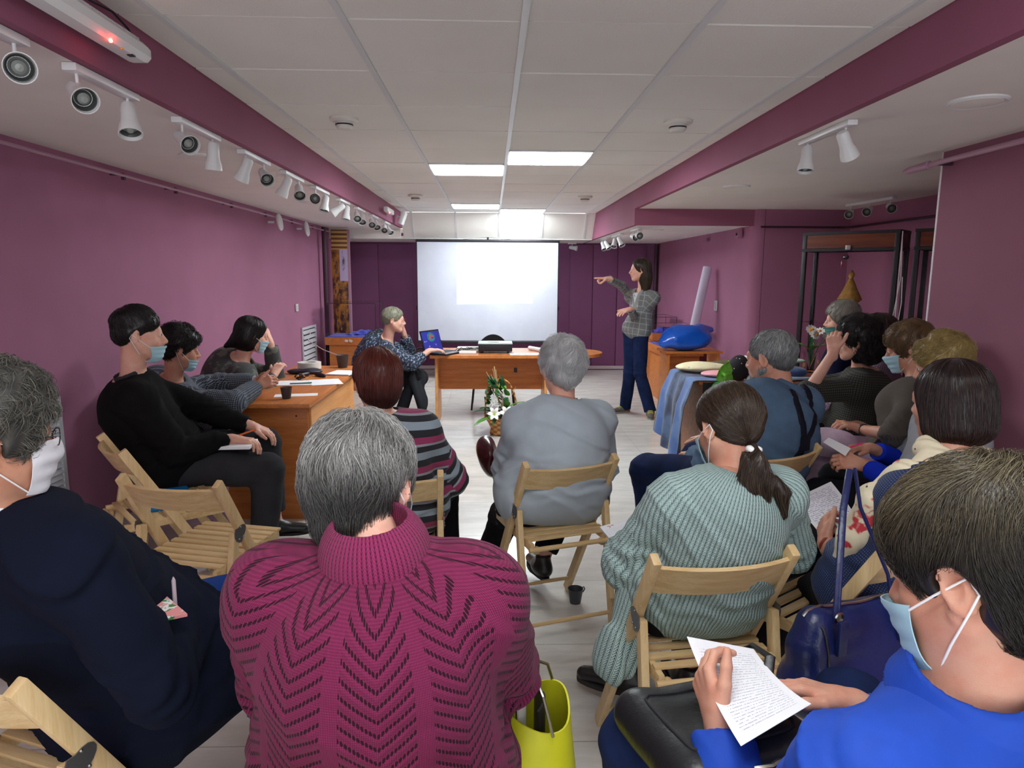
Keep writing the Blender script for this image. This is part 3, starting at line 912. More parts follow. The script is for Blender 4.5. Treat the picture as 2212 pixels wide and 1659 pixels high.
def shoes(P, m, sole=None, s=1.0, boot=0.0, h=0.006, lace=None):
    sole = sole or M_sole
    for q in 'LR':
        a, t = P.an[q], P.toe[q]; z0 = a[2] - 0.085
        f = Field(); base = V3(a[0], a[1], 0); l = V3(-t[1], t[0], 0)
        zz = max(0.0, z0)
        c = base + V3(0, 0, zz)
        f.cone(c + V3(0, 0, .045) - t * .035 * s, c + V3(0, 0, .045) + t * .03 * s, .036 * s, .038 * s, k=.02)
        f.cone(c + V3(0, 0, .040) + t * .03 * s, c + V3(0, 0, .030) + t * .155 * s, .040 * s, .030 * s, k=.03, flat=(V3(0, 0, 1), .85))
        f.cone(c + V3(0, 0, .05) - t * .01 * s, c + V3(0, 0, .10 + boot) - t * .012 * s, .038 * s, .036 * s, k=.03, cut=[(c + V3(0, 0, .085 + boot), V3(0, 0, 1))])
        f.pr = [p[:6] + ((p[6] or []) + [(c + V3(0, 0, .010), V3(0, 0, -1))],) for p in f.pr]
        V, F = f.verts(h)
        o = np_mesh('shoe', [(V - P.off, F)], m, P.root)
        g = MB(); pts = []
        for k in range(20):
            an = 2 * PI * k / 20; x = math.cos(an); y = math.sin(an)
            wv_ = .042 if x > 0 else .036
            p = c + t * (0.058 + x * .128 * s) + l * (y * wv_ * s); pts.append((p[0] - P.off[0], p[1] - P.off[1]))
        g.prism(pts, zz + 0.0005 - P.off[2], zz + .016 - P.off[2]); g.build('sole', sole, o)
        if lace:
            L = MB()
            for k in range(4):
                pc = c + t * (.035 + .022 * k) * s + V3(0, 0, .085 - .011 * k)
                pp = [f.project((pc + l * x * .028 + V3(0, 0, 0))[None], 0.002)[0] - P.off for x in (-1, -.5, 0, .5, 1)]
                L.tube([tuple(p) for p in pp], .0028, 6)
            L.build('lace', lace, o)
M_sole = mat('dark_rubber_sole', srgb(34, 32, 32), 0.8)

def face_mask(P, m=None, top_z=-0.012, bot_z=-0.108, out=0.006, wide=0.062, low=False, loops=True, tilt=0.0, fz=0.0):
    """pleated mask: a curved sheet over nose and mouth (or pulled down under the chin)"""
    m = m or M_mask; g = P.hh
    NU, NV = 22, 16; T_ = np.zeros((NU + 1, NV + 1)); O_ = np.zeros((NU + 1, NV + 1, 3)); D_ = O_.copy()
    for i in range(NU + 1):
        for j in range(NV + 1):
            u, v = i / NU, j / NV; ph = (u - 0.5) * 2; a = ph * (1.14 - .30 * v)
            O_[i, j] = (0, 0.015, top_z + (bot_z - top_z) * v); D_[i, j] = (math.sin(a), math.cos(a), 0)
    t = np.full(T_.shape, 0.14)
    for _ in range(14): t = t - np.clip(g.eval(O_ + D_ * t[..., None]) - out, -.02, .02) * .9
    t0 = t.copy()      # the cloth is stretched from nose to chin: fill the hollows, then smooth
    for _ in range(40):
        m_ = t.copy(); m_[:, 1:-1] = np.maximum(m_[:, 1:-1], (t[:, :-2] + t[:, 2:]) / 2); m_[1:-1] = np.maximum(m_[1:-1], (t[:-2] + t[2:]) / 2 - .0003); t = m_
    for _ in range(3): t[:, 1:-1] = (t[:, :-2] + 2 * t[:, 1:-1] + t[:, 2:]) / 4; t[1:-1] = (t[:-2] + 2 * t[1:-1] + t[2:]) / 4
    t = np.maximum(t, t0 - .002)
    def fn(u, v):
        i, j = int(round(u * NU)), int(round(v * NV)); ph = (u - 0.5) * 2
        q = O_[i, j] + D_[i, j] * (t[i, j] + 0.0016 * math.sin(v * 22) * (1 - ph ** 4))
        return tuple((P.M @ (q * P.hs)) + P.O - P.off)
    o = MB().grid(fn, 22, 16, 0.0016).build('face_mask', m, P.root, angle=60)
    if loops:
        for x in (-1, 1):
            L = MB()
            e = V3(x * 0.084, -0.026, 0.004); e2 = V3(x * 0.084, -0.022, -0.030)
            u = 1.0 if x > 0 else 0.0
            w2l = lambda p: ((V3(*p) + P.off - P.O) @ P.M) / P.hs
            a = w2l(fn(u, 0.04)); b = w2l(fn(u, 0.96))
            pts = []
            path = [a, (a + e) / 2 + V3(x * 0.006, 0, 0), e, V3(x * .083, -.034, -.014), e2, (b + e2) / 2 + V3(x * .004, 0, 0), b]
            for p in path:
                q = g.project(p[None], 0.003, 2)[0] if g.eval(p[None])[0] < 0.003 else p
                pts.append(tuple((P.M @ (q * P.hs)) + P.O - P.off))
            L.tube(pts, 0.0016, 6); L.build('ear_loop', M_loop, o)
    return o

def glasses(P, m, lens=None):
    g = MB(); T = lambda x, y, z: tuple((P.M @ (V3(x, y, z) * P.hs)) + P.O - P.off)
    for x in (-1, 1):
        pts = []
        for k in range(17):
            a = 2 * PI * k / 16; pts.append(T(x * 0.032 + 0.023 * math.cos(a), 0.104 - abs(0.023 * math.cos(a) * 0.15), 0.000 + 0.016 * math.sin(a)))
        g.tube(pts, 0.0011, 6, cap=False)
        g.tube([T(x * 0.055, 0.100, 0.006), T(x * 0.074, 0.085, 0.007), T(x * 0.082, 0.03, 0.006), T(x * 0.085, -0.015, 0.004), T(x * 0.084, -0.03, -0.012)], 0.0013, 6)
    g.tube([T(-0.010, 0.104, 0.003), T(0, 0.109, 0.006), T(0.010, 0.104, 0.003)], 0.0012, 6)
    o = g.build('glasses', m, P.root)
    return o

def strap_on(P, f, pts, wdt, th, m, name, parent=None, n=40, off=0.002, lift=0.0, closed=False):
    """a flat band laid on the surface f through the world points pts"""
    pts = np.array(pts, float); seg = np.linalg.norm(np.diff(pts, axis=0), axis=1); cu = np.r_[0, np.cumsum(seg)]
    t = np.linspace(0, cu[-1], n); C = np.stack([np.interp(t, cu, pts[:, i]) for i in range(3)], 1)
    C = f.project(C, off, 4)
    for _ in range(3): C[1:-1] = (C[:-2] + C[1:-1] * 2 + C[2:]) / 4
    C = f.project(C, off, 3); N_ = f.grad(C); T = np.gradient(C, axis=0); T /= np.linalg.norm(T, axis=1)[:, None]
    S = np.cross(T, N_); S /= np.linalg.norm(S, axis=1)[:, None]
    vs_, fs = [], []
    for i in range(n):
        for (a, b) in ((-1, 0), (-.5, 1), (.5, 1), (1, 0)):
            q = C[i] + S[i] * a * wdt / 2
            if abs(a) == 1: q = f.project(q[None], off * 0.5, 2)[0]
            vs_.append(tuple(q + N_[i] * b * th - P.off))
    for i in range(n - 1):
        for k in range(4):
            k2 = (k + 1) % 4; fs.append((i * 4 + k, i * 4 + k2, i * 4 + 4 + k2, i * 4 + 4 + k))
    fs.append((0, 1, 2, 3)); fs.append(tuple((n - 1) * 4 + k for k in (3, 2, 1, 0)))
    return MB()._add(vs_, fs).build(name, m, parent or P.root)

def fabric(name, col, rough=0.95, var=0.12, bump=0.0006, bscale=600, sheen=0.0, spec=0.12):
    return mat(name, col, rough, spec=spec, var=var, vscale=9, bump=bump, bscale=bscale, sheen=sheen)

def collar(P, m, name='shirt_collar', r=.068, hgt=.032, fall=.045, out=.030, lift=.012, gap=.0, points=True):
    """a stand with a turned-down fall, open in front"""
    c = P.N + P.u * lift; f = Field(); fw = P.fw
    tp, bt = c + P.u * hgt, c + P.u * (hgt - fall) - fw * .004
    f.cone(tp, bt, r + .007, r + out, k=.004, cut=[(tp, P.u), (bt, -P.u)])
    f.cone(c - P.u * .012, tp, r + .004, r + .004, k=.003, cut=[(tp + P.u * .003, P.u)])
    f.cone(tp + P.u * .03, bt - P.u * .03, r - .008, r + out * 1.3 + .006, k=.002, op='s') if False else None
    f.cone(c - P.u * .05, c + P.u * .12, r - .001, r - .001, k=.002, op='s')
    f.ell(c + fw * (r + out), (.018 + gap, .030, .08), P.B, k=.004, op='s')
    f.ell(c - P.u * .045, (r + out * .80, r + out * .80, .040), P.B, k=.003, op='s')
    V, F = f.verts(.0035); return np_mesh(name, [(V - P.off, F)], m, P.root)
# ------------------------------------------------------------------ fixtures on walls and ceiling
M_spotin = mat('dark_bulb_recess', srgb(70, 72, 70), 0.3)
M_bulb = mat('unlit_glass_bulb', srgb(150, 155, 150), 0.15)
M_rail = mat('mauve_painted_pipe', srgb(176, 136, 156), 0.45)
M_dkm = mat('dark_plum_metal', srgb(62, 34, 48), 0.5)
M_led = mat('red_indicator_light', srgb(255, 40, 30), 0.4, emit=((1.0, 0.05, 0.03), 30))

def spot_head(parent, at, aim, s=1.0):
    """one spotlight head: stem, can, flared rim, bulb; aim is the direction it looks"""
    a = Vector(at); d = Vector(aim).normalized()
    q = Vector((0, 0, 1)).rotation_difference(d).to_matrix()
    p = a + Vector((0, 0, -0.055))
    st = MB().tube([a, a + Vector((0, 0, -0.05))], 0.005, 8).ball(a + Vector((0, 0, -0.05)), 0.009, 8)
    st.build('stem', M_white, parent)
    c = p - d * 0.045
    prof = [(0.0, -0.002), (0.018, 0.0), (0.026, 0.012), (0.027, 0.05), (0.029, 0.075), (0.036, 0.098), (0.040, 0.125), (0.0375, 0.125), (0.034, 0.10), (0.0, 0.085)]
    h = MB().lathe([(r * s, z * s) for r, z in prof], c, 24, q).build('spot_can', M_white, parent)
    MB().lathe([(0.0, 0.088 * s), (0.033 * s, 0.0885 * s), (0.0365 * s, 0.112 * s), (0.033 * s, 0.112 * s), (0.026 * s, 0.096 * s), (0, 0.0955 * s)], c, 20, q).build('recess', M_spotin, h)
    MB().lathe([(0.0, 0.090 * s), (0.014 * s, 0.094 * s), (0.018 * s, 0.104 * s), (0.010 * s, 0.113 * s), (0.0, 0.115 * s)], c, 14, q).build('bulb', M_bulb, h)

def spots(label, a, b, heads, group, drop=0.0):
    a, b = Vector(a), Vector(b)
    t = thing('track_spotlight', label, 'spotlight', tuple((a + b) / 2), 0, group)
    o = (a + b) / 2
    bar = MB().bar(a - o + Vector((0, 0, -0.013)), b - o + Vector((0, 0, -0.013)), 0.045, 0.024, bev=0.004); bar.build('ceiling_bar', M_white, t)
    for (f_, aim) in heads: spot_head(t, a.lerp(b, f_) - o + Vector((0, 0, -0.025)), aim)
    return t

GL = 'double spotlights in a row under the left soffit'
LS = [((-1.288, 1.70, ZS), (-1.288, 2.06, ZS), [(0.1, (.2, .5, -.5)), (.9, (0.5, -.62, -.25))], 'white ceiling spotlight cut by the left edge of the photo, nearest of the left row'),
      ((-1.288, 2.27, ZS), (-1.288, 2.66, ZS), [(.10, (.60, -.62, -.45)), (.88, (0.20, -.35, -.9))], 'white double spotlight just below the long perforated lamp with the red light'),
      ((-1.288, 3.00, ZS), (-1.288, 3.42, ZS), [(.12, (.6, -.60, -.42)), (.88, (-.10, .12, -1))], 'white double spotlight, third of the left row from the camera, one head pointing straight down'),
      ((-1.288, 3.74, ZS), (-1.288, 4.16, ZS), [(.15, (-.45, .10, -.95)), (.85, (.45, -.75, -.5))], 'white double spotlight, fourth of the left row from the camera'),
      ((-1.288, 4.46, ZS), (-1.288, 4.88, ZS), [(.15, (-.45, .0, -.9)), (.85, (.25, -.75, -.6))], 'white double spotlight, fifth of the left row from the camera'),
      ((-1.288, 5.20, ZS), (-1.288, 5.62, ZS), [(.15, (.15, -.95, -.25)), (.85, (-.1, -.3, -.9))], 'white double spotlight, sixth of the left row from the camera'),
      ((-1.288, 6.02, ZS), (-1.288, 6.42, ZS), [(.15, (-.8, -.2, -.6)), (.85, (-.1, -.2, -.9))], 'white double spotlight, seventh of the left row from the camera'),
      ((-1.288, 6.78, ZS), (-1.288, 7.18, ZS), [(.15, (.2, -.8, -.5)), (.85, (.1, -.7, -.6))], 'white double spotlight, eighth of the left row from the camera'),
      ((-1.288, 7.60, ZS), (-1.288, 8.00, ZS), [(.15, (.2, -.8, -.5)), (.85, (.3, -.7, -.6))], 'white double spotlight, ninth of the left row from the camera'),
      ((-1.288, 8.50, ZS), (-1.288, 8.95, ZS), [(.15, (.1, -.8, -.5)), (.85, (.5, -.5, -.6))], 'white double spotlight, farthest of the left row, beside the bulkhead')]
for a, b, hd, lab in LS: spots(lab, a, b, hd, GL)
spots('white double spotlight under the right soffit beside the mauve beam', (1.53, 3.02, ZSR), (1.53, 3.50, ZSR), [(.12, (.55, .35, -.8)), (.88, (-.12, -.2, -1))], 'spotlights under the right soffit')
spots('white triple spotlight bar in front of the alcove wall above the showcase', (3.28, 6.45, ZSR), (3.34, 5.80, ZSR), [(.08, (-.6, -.8, -.35)), (.5, (-.7, -.7, -.35)), (.92, (-.3, -.95, -.3))], 'spotlights under the right soffit')
spots('far white spotlight bar with two ring-like heads beside the step in the right soffit', (1.55, 7.35, ZS2), (1.55, 7.75, ZS2), [(.2, (.1, -1, -.15)), (.8, (.2, -1, -.2))], 'far spotlights by the right beam')
spots('far white spotlight bar, middle one of the three under the low right soffit', (1.55, 8.35, ZS2), (1.55, 8.95, ZS2), [(.2, (.3, -.5, -.8)), (.8, (-.2, -.5, -.8))], 'far spotlights by the right beam')
spots('farthest white spotlight bar under the low right soffit, by the bulkhead', (1.55, 9.35, ZS2), (1.55, 9.85, ZS2), [(.2, (.4, -.5, -.8)), (.8, (.2, -.5, -.8))], 'far spotlights by the right beam')
spots('single small white spotlight above the plum wall right of the projection screen', (1.17, 10.75, 1.996), (1.30, 10.75, 1.996), [(.5, (1, -.3, -.15))], 'far spotlights by the right beam')

# round ceiling speakers / covers in the soffits
for (x, y, z, r, lab) in [(1.84, 2.70, ZSR, .105, 'large oval-looking round ceiling cover at the upper right'), (1.82, 5.25, ZSR, .10, 'round ceiling cover in the middle of the right soffit'),
                          (1.80, 7.75, ZS2, .10, 'far round ceiling cover in the low right soffit'), (-1.60, 3.98, ZS, .10, 'round ceiling cover behind the third double spotlight on the left'),
                          (-1.62, 6.40, ZS, .09, 'round ceiling cover farther along the left soffit')]:
    t = thing('ceiling_cover', lab, 'ceiling cover', (x, y, z), 0, 'round ceiling covers')
    MB().lathe([(r, 0), (r, -.006), (r * .92, -.011), (r * .84, -.008)], n=32).build('rim', M_white, t)
    MB().lathe([(r * .85, -.004), (r * .80, -.010), (r * .4, -.014), (0, -.015)], n=32).build('grille', M_soffit, t)

# smoke detectors
M_det = mat('cream_plastic', srgb(216, 212, 204), 0.45)
for (x, y, lab) in [(-.80, 3.96, 'smoke detector on the ceiling, left of the centre bar and near'), (1.02, 3.93, 'smoke detector on the ceiling, near the right beam'),
                    (-.81, 7.64, 'far smoke detector on the left of the ceiling'), (1.0, 7.59, 'far smoke detector on the right of the ceiling')]:
    t = thing('smoke_detector', lab, 'smoke detector', (x, y, ZC), 0, 'smoke detectors')
    t.scale = (1.35, 1.35, 1.2)
    MB().lathe([(.058, 0.002), (.058, -.008), (.050, -.014), (.044, -.016)], n=28).build('base_plate', M_det, t)
    MB().lathe([(.040, -.014), (.034, -.022), (.034, -.036), (.026, -.045), (0, -.047)], n=28).build('sensor_dome', M_det, t)
    MB().lathe([(.0355, -.024), (.0355, -.030)], n=28).build('slot_ring', M_frame, t)

# long perforated emergency lamp on the left beam, and its small twin
M_perf = mat('perforated_white_plastic', srgb(208, 205, 210), 0.5, build=lambda nt, b: (mixc(nt, voro(nt, coord(nt), 90).lt(0.28), srgb(214, 211, 216), srgb(168, 164, 170)), None, 0))
t = thing('emergency_lamp', 'long white perforated lamp housing with a red light, fixed to the left beam', 'emergency lamp', (-1.165, 2.05, 2.22))
def capsule(L, w, h, n=10):
    m = MB(); pts = [(-w, -h), (w * .5, -h), (w, -h * .4), (w, h * .5), (w * .5, h), (-w, h)]
    vs_, fs = [], []
    for y, k in ((-L, .55), (-L + .02, .85), (-L + .05, 1), (L - .05, 1), (L - .02, .85), (L, .55)):
        for p in pts: vs_.append((p[0] * k if p[0] > 0 else p[0], y, p[1] * k))
    for i in range(5):
        for k in range(6): fs.append((i * 6 + k, i * 6 + (k + 1) % 6, i * 6 + 6 + (k + 1) % 6, i * 6 + 6 + k))
    fs.append(tuple(range(6))); fs.append(tuple(30 + k for k in (5, 4, 3, 2, 1, 0)))
    return m._add(vs_, fs)
capsule(.46, .032, .030).build('housing', M_white, t)
MB().box((-.010, -.02, .034), (.046, .84, .014), bev=.005).build('perforated_cover', M_perf, t)
MB().ball((.020, .20, -.030), .006, 8).build('indicator', M_led, t)
MB().ball((.016, .27, -.031), .004, 8).build('charge_indicator', mat('orange_indicator', srgb(230, 150, 40), 0.4), t)
MB().box((.010, .34, -.031), (.018, .02, .004)).build('test_switch', M_frame, t)
ld = bpy.data.lights.new('emergency_lamp_glow', 'POINT'); ld.energy = 0.05; ld.color = (1, .04, .03); ld.shadow_soft_size = .006
lo = link(bpy.data.objects.new('emergency_lamp_glow', ld), t); lo.location = (.034, .20, -.046)
tag(MB().tube([(-1.20, 2.05, 2.33), (-1.185, 2.16, 2.305), (-1.195, 2.24, 2.30), (-1.175, 2.33, 2.30), (-1.165, 2.40, 2.275), (-1.16, 2.42, 2.256)], .0035, 8).build('power_cable', M_frame), 'thin black cable looping from the ceiling to the perforated lamp', 'cable')
t = thing('emergency_lamp', 'small far white lamp box with a red dot on the left beam', 'emergency lamp', (-1.17, 8.15, 2.215))
MB().box((0, 0, 0), (.05, .50, .055), bev=.012).build('housing', M_white, t)
MB().ball((.022, -.10, -.029), .006, 8).build('indicator', M_led, t)
# grey loudspeaker box hanging in the corner of the left beam
t = thing('projector_camera', 'small white tilted box fixture at the far end of the left beam', 'wall fixture', (-1.12, 9.0, 2.20))
MB().box((0, 0, 0), (.05, .22, .16), Matrix.Rotation(.35, 3, 'Y'), .01).build('box_body', M_white, t)
MB().bar((-.07, 0, .03), (-.01, 0, 0), .02, .02).build('bracket', M_white, t)

# picture rails
t = thing('picture_rail', 'long thin pipe picture rail along the left wall under the soffit', 'picture rail', (-2.2, 4.5, 2.085))
MB().tube([(0, -5.2, 0), (0, 5.2, -.02)], .0095, 10).build('pipe', M_rail, t)
for y in (2.0, 3.15, 4.35, 5.05, 6.1, 7.0, 7.9, 8.8):
    MB().bar((-.08, y - 4.5, -.002), (0.0, y - 4.5, -.002), .014, .014).box((-.004, y - 4.5, -.018), (.018, .022, .034)).build('bracket', M_dkm, t)
t = thing('picture_rail', 'pipe picture rail with a capped end along the near right wall', 'picture rail', (2.35, 2.2, 2.095))
MB().tube([(0, -3, .02), (0, 1.62, 0)], .014, 12).build('pipe', M_rail, t)
MB().tube([(0, 1.58, 0), (0, 1.76, -.004), (-.008, 1.80, -.006)], [.022, .019, .008], 14).build('end_cap', M_rail, t)
MB().bar((.08, 1.50, 0), (0, 1.50, 0), .02, .03).build('bracket', M_dkm, t)
t = thing('picture_rail', 'dark pipe picture rail running round the alcove above the showcases', 'picture rail', (3.0, 6.96, 1.985))
MB().tube([(-.32, 0, 0), (.53, 0, 0), (.57, -.05, 0), (.57, -2.6, 0)], .011, 10).build('pipe', M_dkm, t)
for p in ((-.28, 0.02), (.1, .02), (.45, .02)): MB().bar((p[0], .05, 0), (p[0], 0, 0), .016, .02).build('bracket', M_rail, t)

# speakers on the left wall
for y, lab in ((7.30, 'nearer oval white loudspeaker grille on the left wall'), (8.35, 'farther oval white loudspeaker grille on the left wall')):
    t = thing('wall_speaker', lab, 'loudspeaker', (XL + .12, y, 2.02), 0, 'round loudspeakers on the left wall')
    Rq = Matrix.Rotation(rad(82), 3, 'Y')
    MB().lathe([(.062, -.014), (.070, 0), (.062, .014), (.052, .014)], n=28, rot=Rq, sx=1.25).build('ring', M_white, t)
    MB().lathe([(.053, .006), (.03, .010), (0, .011)], n=24, rot=Rq, sx=1.25).build('grille', M_spotin, t)
    MB().bar((-.118, 0, 0), (-.06, 0, 0), .02, .02).build('bracket', M_white, t)

# ventilation grilles
def vent(label, y0, y1, z0, z1, slats, bent=0):
    t = thing('ventilation_grille', label, 'ventilation grille', (XL + .005, (y0 + y1) / 2, (z0 + z1) / 2))
    w, h = y1 - y0, z1 - z0; fr = .03
    f = MB()
    for s in (-1, 1): f.box((.008, s * (w / 2 - fr / 2), 0), (.016, fr, h)).box((.008, 0, s * (h / 2 - fr / 2)), (.016, w - 2 * fr, fr))
    f.build('grille_frame', M_vent, t)
    MB().box((.001, 0, 0), (.002, w - .02, h - .02)).build('backing', M_frame, t)
    for k in range(slats):
        z = -h / 2 + fr + (h - 2 * fr) * (k + .5) / slats
        MB().box((.010, 0, z), (.003, w - 2 * fr + .004, (h - 2 * fr) / slats * .92), Matrix.Rotation(rad(-32), 3, 'Y')).build('slat', M_vent, t)
M_vent = mat('grey_white_metal_slats', srgb(196, 196, 202), 0.45)
vent('grey louvred ventilation grille low on the left wall behind the man in the white mask', 3.26, 3.64, .30, .86, 16)
vent('tall white louvred grille near the far end of the left wall', 8.35, 9.0, .05, .86, 12)
# fallen white cable to the dark cup, switches and small boxes
t = thing('light_switch', 'small white wall switch on the left wall near the tall louvre', 'switch', (XL + .006, 8.18, 1.11)); MB().box((.006, 0, 0), (.014, .085, .085), bev=.004).build('plate', M_white, t); MB().box((.014, 0, 0), (.006, .05, .05), bev=.002).build('rocker', M_det, t)
t = thing('light_switch', 'small white wall switch on the rear right wall beside the standing paper roll', 'switch', (2.612, 8.0, 1.16)); MB().box((-.006, 0, 0), (.014, .08, .12), bev=.004).build('plate', M_white, t); MB().box((-.014, 0, 0), (.006, .045, .07), bev=.002).build('rocker', M_det, t)
t = thing('security_camera', 'small camera box high on the rear right wall', 'camera', (2.60, 7.3, 1.93)); MB().box((-.02, 0, 0), (.05, .10, .07), bev=.008).build('housing', M_wall, t); MB().lathe([(.014, 0), (.014, .012), (0, .012)], (-.045, -.02, 0), 14, Matrix.Rotation(rad(-90), 3, 'Y')).build('camera_lens', M_frame, t)
t = thing('light_fixture', 'faint pink box fitting high on the rear right wall', 'wall fixture', (2.60, 8.45, 1.93)); MB().box((-.01, 0, 0), (.03, .14, .03), bev=.006).build('box_body', M_wall, t)
# vertical dark pipe between back and right wall
tag(MB().tube([(2.575, 10.9, 0.01), (2.575, 10.9, 1.985)], .032, 14).build('heating_pipe', M_dkm), 'dark vertical pipe in the far right corner behind the presenter', 'pipe')
tag(MB().tube([(-2.20, 9.35, 0.01), (-2.20, 9.35, 2.11)], .030, 14).build('heating_pipe', M_dkm), 'dark vertical pipe at the far end of the left wall', 'pipe')
# ------------------------------------------------------------------ wood
def wood(name, c1, c2, axis=2, scale=1.0, rough=0.42, kind='Object'):
    def f(nt, b):
        v = coord(nt, kind); st = [9.0, 9.0, 9.0]; st[axis] = 0.7
        w = stretch(nt, v, *[q * scale for q in st]); n = noise(nt, w, 4, 5, .6); n2 = noise(nt, w, 28, 3, .6)
        c = mixc(nt, (n * .7 + n2 * .3).ss(.35, .65), c1, c2)
        return c, n2, 0.0002
    return mat(name, c1, rough, spec=.4, build=f)
M_beech = wood('pale_beech', srgb(224, 196, 150), srgb(206, 174, 124), 2)
M_beechx = wood('pale_beech_across', srgb(222, 194, 146), srgb(202, 168, 118), 0)
M_desk = wood('orange_beech_laminate', srgb(206, 128, 66), srgb(184, 106, 48), 1, .7, .35)
M_deskz = wood('orange_beech_laminate_upright', srgb(204, 128, 66), srgb(182, 104, 48), 0, .7, .4)
M_edge = wood('light_edge_banding', srgb(222, 158, 96), srgb(206, 140, 80), 1, .7, .4)
M_zinc = mat('dull_zinc', srgb(128, 132, 138), 0.4, metal=.9)

def make_chair(label, group):
    t = thing('folding_chair', label, 'chair', group=group)
    W = .195
    for s in (-1, 1):
        x = s * W
        MB().bar((x, -.222, .775), (x, .222, .008), .024, .040, up=(0, 1, .5), bev=.005).build('back_post', M_beech, t)
        MB().bar((x, -.138, .565), (x, -.245, .004), .024, .036, up=(0, 1, 0), bev=.005).build('rear_leg', M_beech, t)
        p = MB(); n = 14; pts = [(.030 * math.cos(a) * (1.25 if math.sin(a) < 0 else .8), .036 * math.sin(a)) for a in [2 * PI * k / n for k in range(n)]]
        m = Matrix.Translation((x + s * .0135, -.122, .560)) @ Matrix.Rotation(rad(90), 4, 'Y') @ Matrix.Rotation(rad(30), 4, 'Z')
        vs_ = [m @ Vector((a, b, z)) for z in (-.0015, .0015) for a, b in pts]
        p._add(vs_, [tuple(range(n - 1, -1, -1)), tuple(range(n, 2 * n))] + [(i, (i + 1) % n, n + (i + 1) % n, n + i) for i in range(n)])
        hp = p.build('hinge_plate', M_zinc, t)
        for dy, dz in ((-.012, -.022), (.014, -.020), (.0, .022)): MB().ball((x + s * .0155, -.122 + dy, .560 + dz), .004, 6).build('rivet', M_steel, hp)
        MB().box((s * (W - .027), -.02, .432), (.018, .42, .034), bev=.004).build('seat_rail', M_beechx, t)
    # curved back board
    m = MB()
    def bb(u, v):
        x = (u - .5) * 2 * (W - .010); z = .752 - .088 * v; y = -.212 + (.752 - z) * .574 - .040 * (1 - (2 * u - 1) ** 2)
        return (x, y, z)
    m.grid(bb, 20, 4, .012); m.build('backrest', M_beechx, t, angle=50)
    for k in range(9):
        y = -.190 + k * .0475
        MB().box((0, y, .452), ((W - .018) * 2, .030 if k else .026, .010), bev=.003).build('seat_slat', M_beechx, t)
    MB().tube([(-W + .012, -.232, .425), (W - .012, -.232, .425)], .010, 10).build('rear_rod', M_beechx, t)
    MB().tube([(-W + .012, -.222, .100), (W - .012, -.222, .100)], .009, 10).build('rear_stretcher', M_beechx, t)
    MB().tube([(-W + .012, .182, .078), (W - .012, .182, .078)], .009, 10).build('front_stretcher', M_beechx, t)
    for s in (-1, 1): MB().lathe([(.014, 0), (.016, .004), (.014, .018), (0, .020)], (s * (W - .050), -.205, .415), 14, Matrix.Rotation(rad(90), 3, 'X')).build('rail_stop', M_beechx, t)
    return t
CH = 'beech folding chairs'
_ch0 = make_chair('beech folding chair under the woman in the pale grey top', CH)
def chair(x, y, rz, label, first=[True]):
    if first[0]:
        first[0] = False; _ch0.location = (x, y, 0); _ch0.rotation_euler = (0, 0, rad(rz)); return _ch0
    return dup(_ch0, (x, y, 0), rad(rz), label, CH)
chair(.25, 2.866, 18.5, '')
chair(.589, 1.934, 7.9, 'beech folding chair under the woman in the mint knitted cardigan')
chair(1.15, 3.00, 27, 'beech folding chair under the man with dark braces')
chair(-.405, 2.682, 6, 'beech folding chair under the red-haired woman in the striped sweater')
chair(-1.095, 2.62, -13.6, 'empty beech folding chair standing in front, its slatted seat fully visible')
chair(-1.478, 3.106, -50, 'empty beech folding chair behind the other empty one, with a blue folder on its seat')
chair(-1.60, 3.56, -68, 'beech folding chair under the man in the black sweater')
chair(-.952, 1.427, -20, 'beech folding chair under the man in the navy suit, cut by the bottom left corner')
chair(1.09, 2.02, 35, 'beech folding chair behind the blue handbag, under the woman with the black bob')
chair(1.80, 2.72, 35, 'beech folding chair mostly hidden by the black bob, near the right wall')
chair(-1.66, 5.55, -100, 'beech folding chair just visible behind the desk by the left wall')
chair(-.20, 1.05, 4, 'beech folding chair hidden under the woman in the magenta sweater')
chair(.66, .78, 22, 'beech folding chair hidden under the man in the blue shirt')
chair(2.16, 3.44, 62, 'beech folding chair under the woman in the brown blouse with a watch')
chair(2.17, 4.0, 55, 'beech folding chair under the woman with black curls')
chair(2.30, 4.90, 60, 'beech folding chair under the farthest listener on the right')

# ------------------------------------------------------------------ side desk on the left
t = thing('office_desk', 'orange-brown laminate desk on the left with papers and a dark cup', 'desk', (-1.34, 4.86, 0))
MB().box((.0, 0, .737), (.56, 1.72, .026), bev=.004).build('desktop', M_desk, t)
MB().box((-.02, -.71, .362), (.50, .022, .724), bev=.002).build('end_panel', M_deskz, t)
MB().box((-.02, .62, .362), (.50, .022, .724), bev=.002).build('end_panel', M_deskz, t)
MB().box((.235, -.045, .42), (.018, 1.305, .60)).build('front_panel', M_edge, t)
for p in ((-.20, -.722, .65), (.16, -.722, .65)): MB().lathe([(.006, 0), (.004, .002), (0, .002)], p, 10, Matrix.Rotation(rad(90), 3, 'X')).build('screw_cap', M_dkm, t)

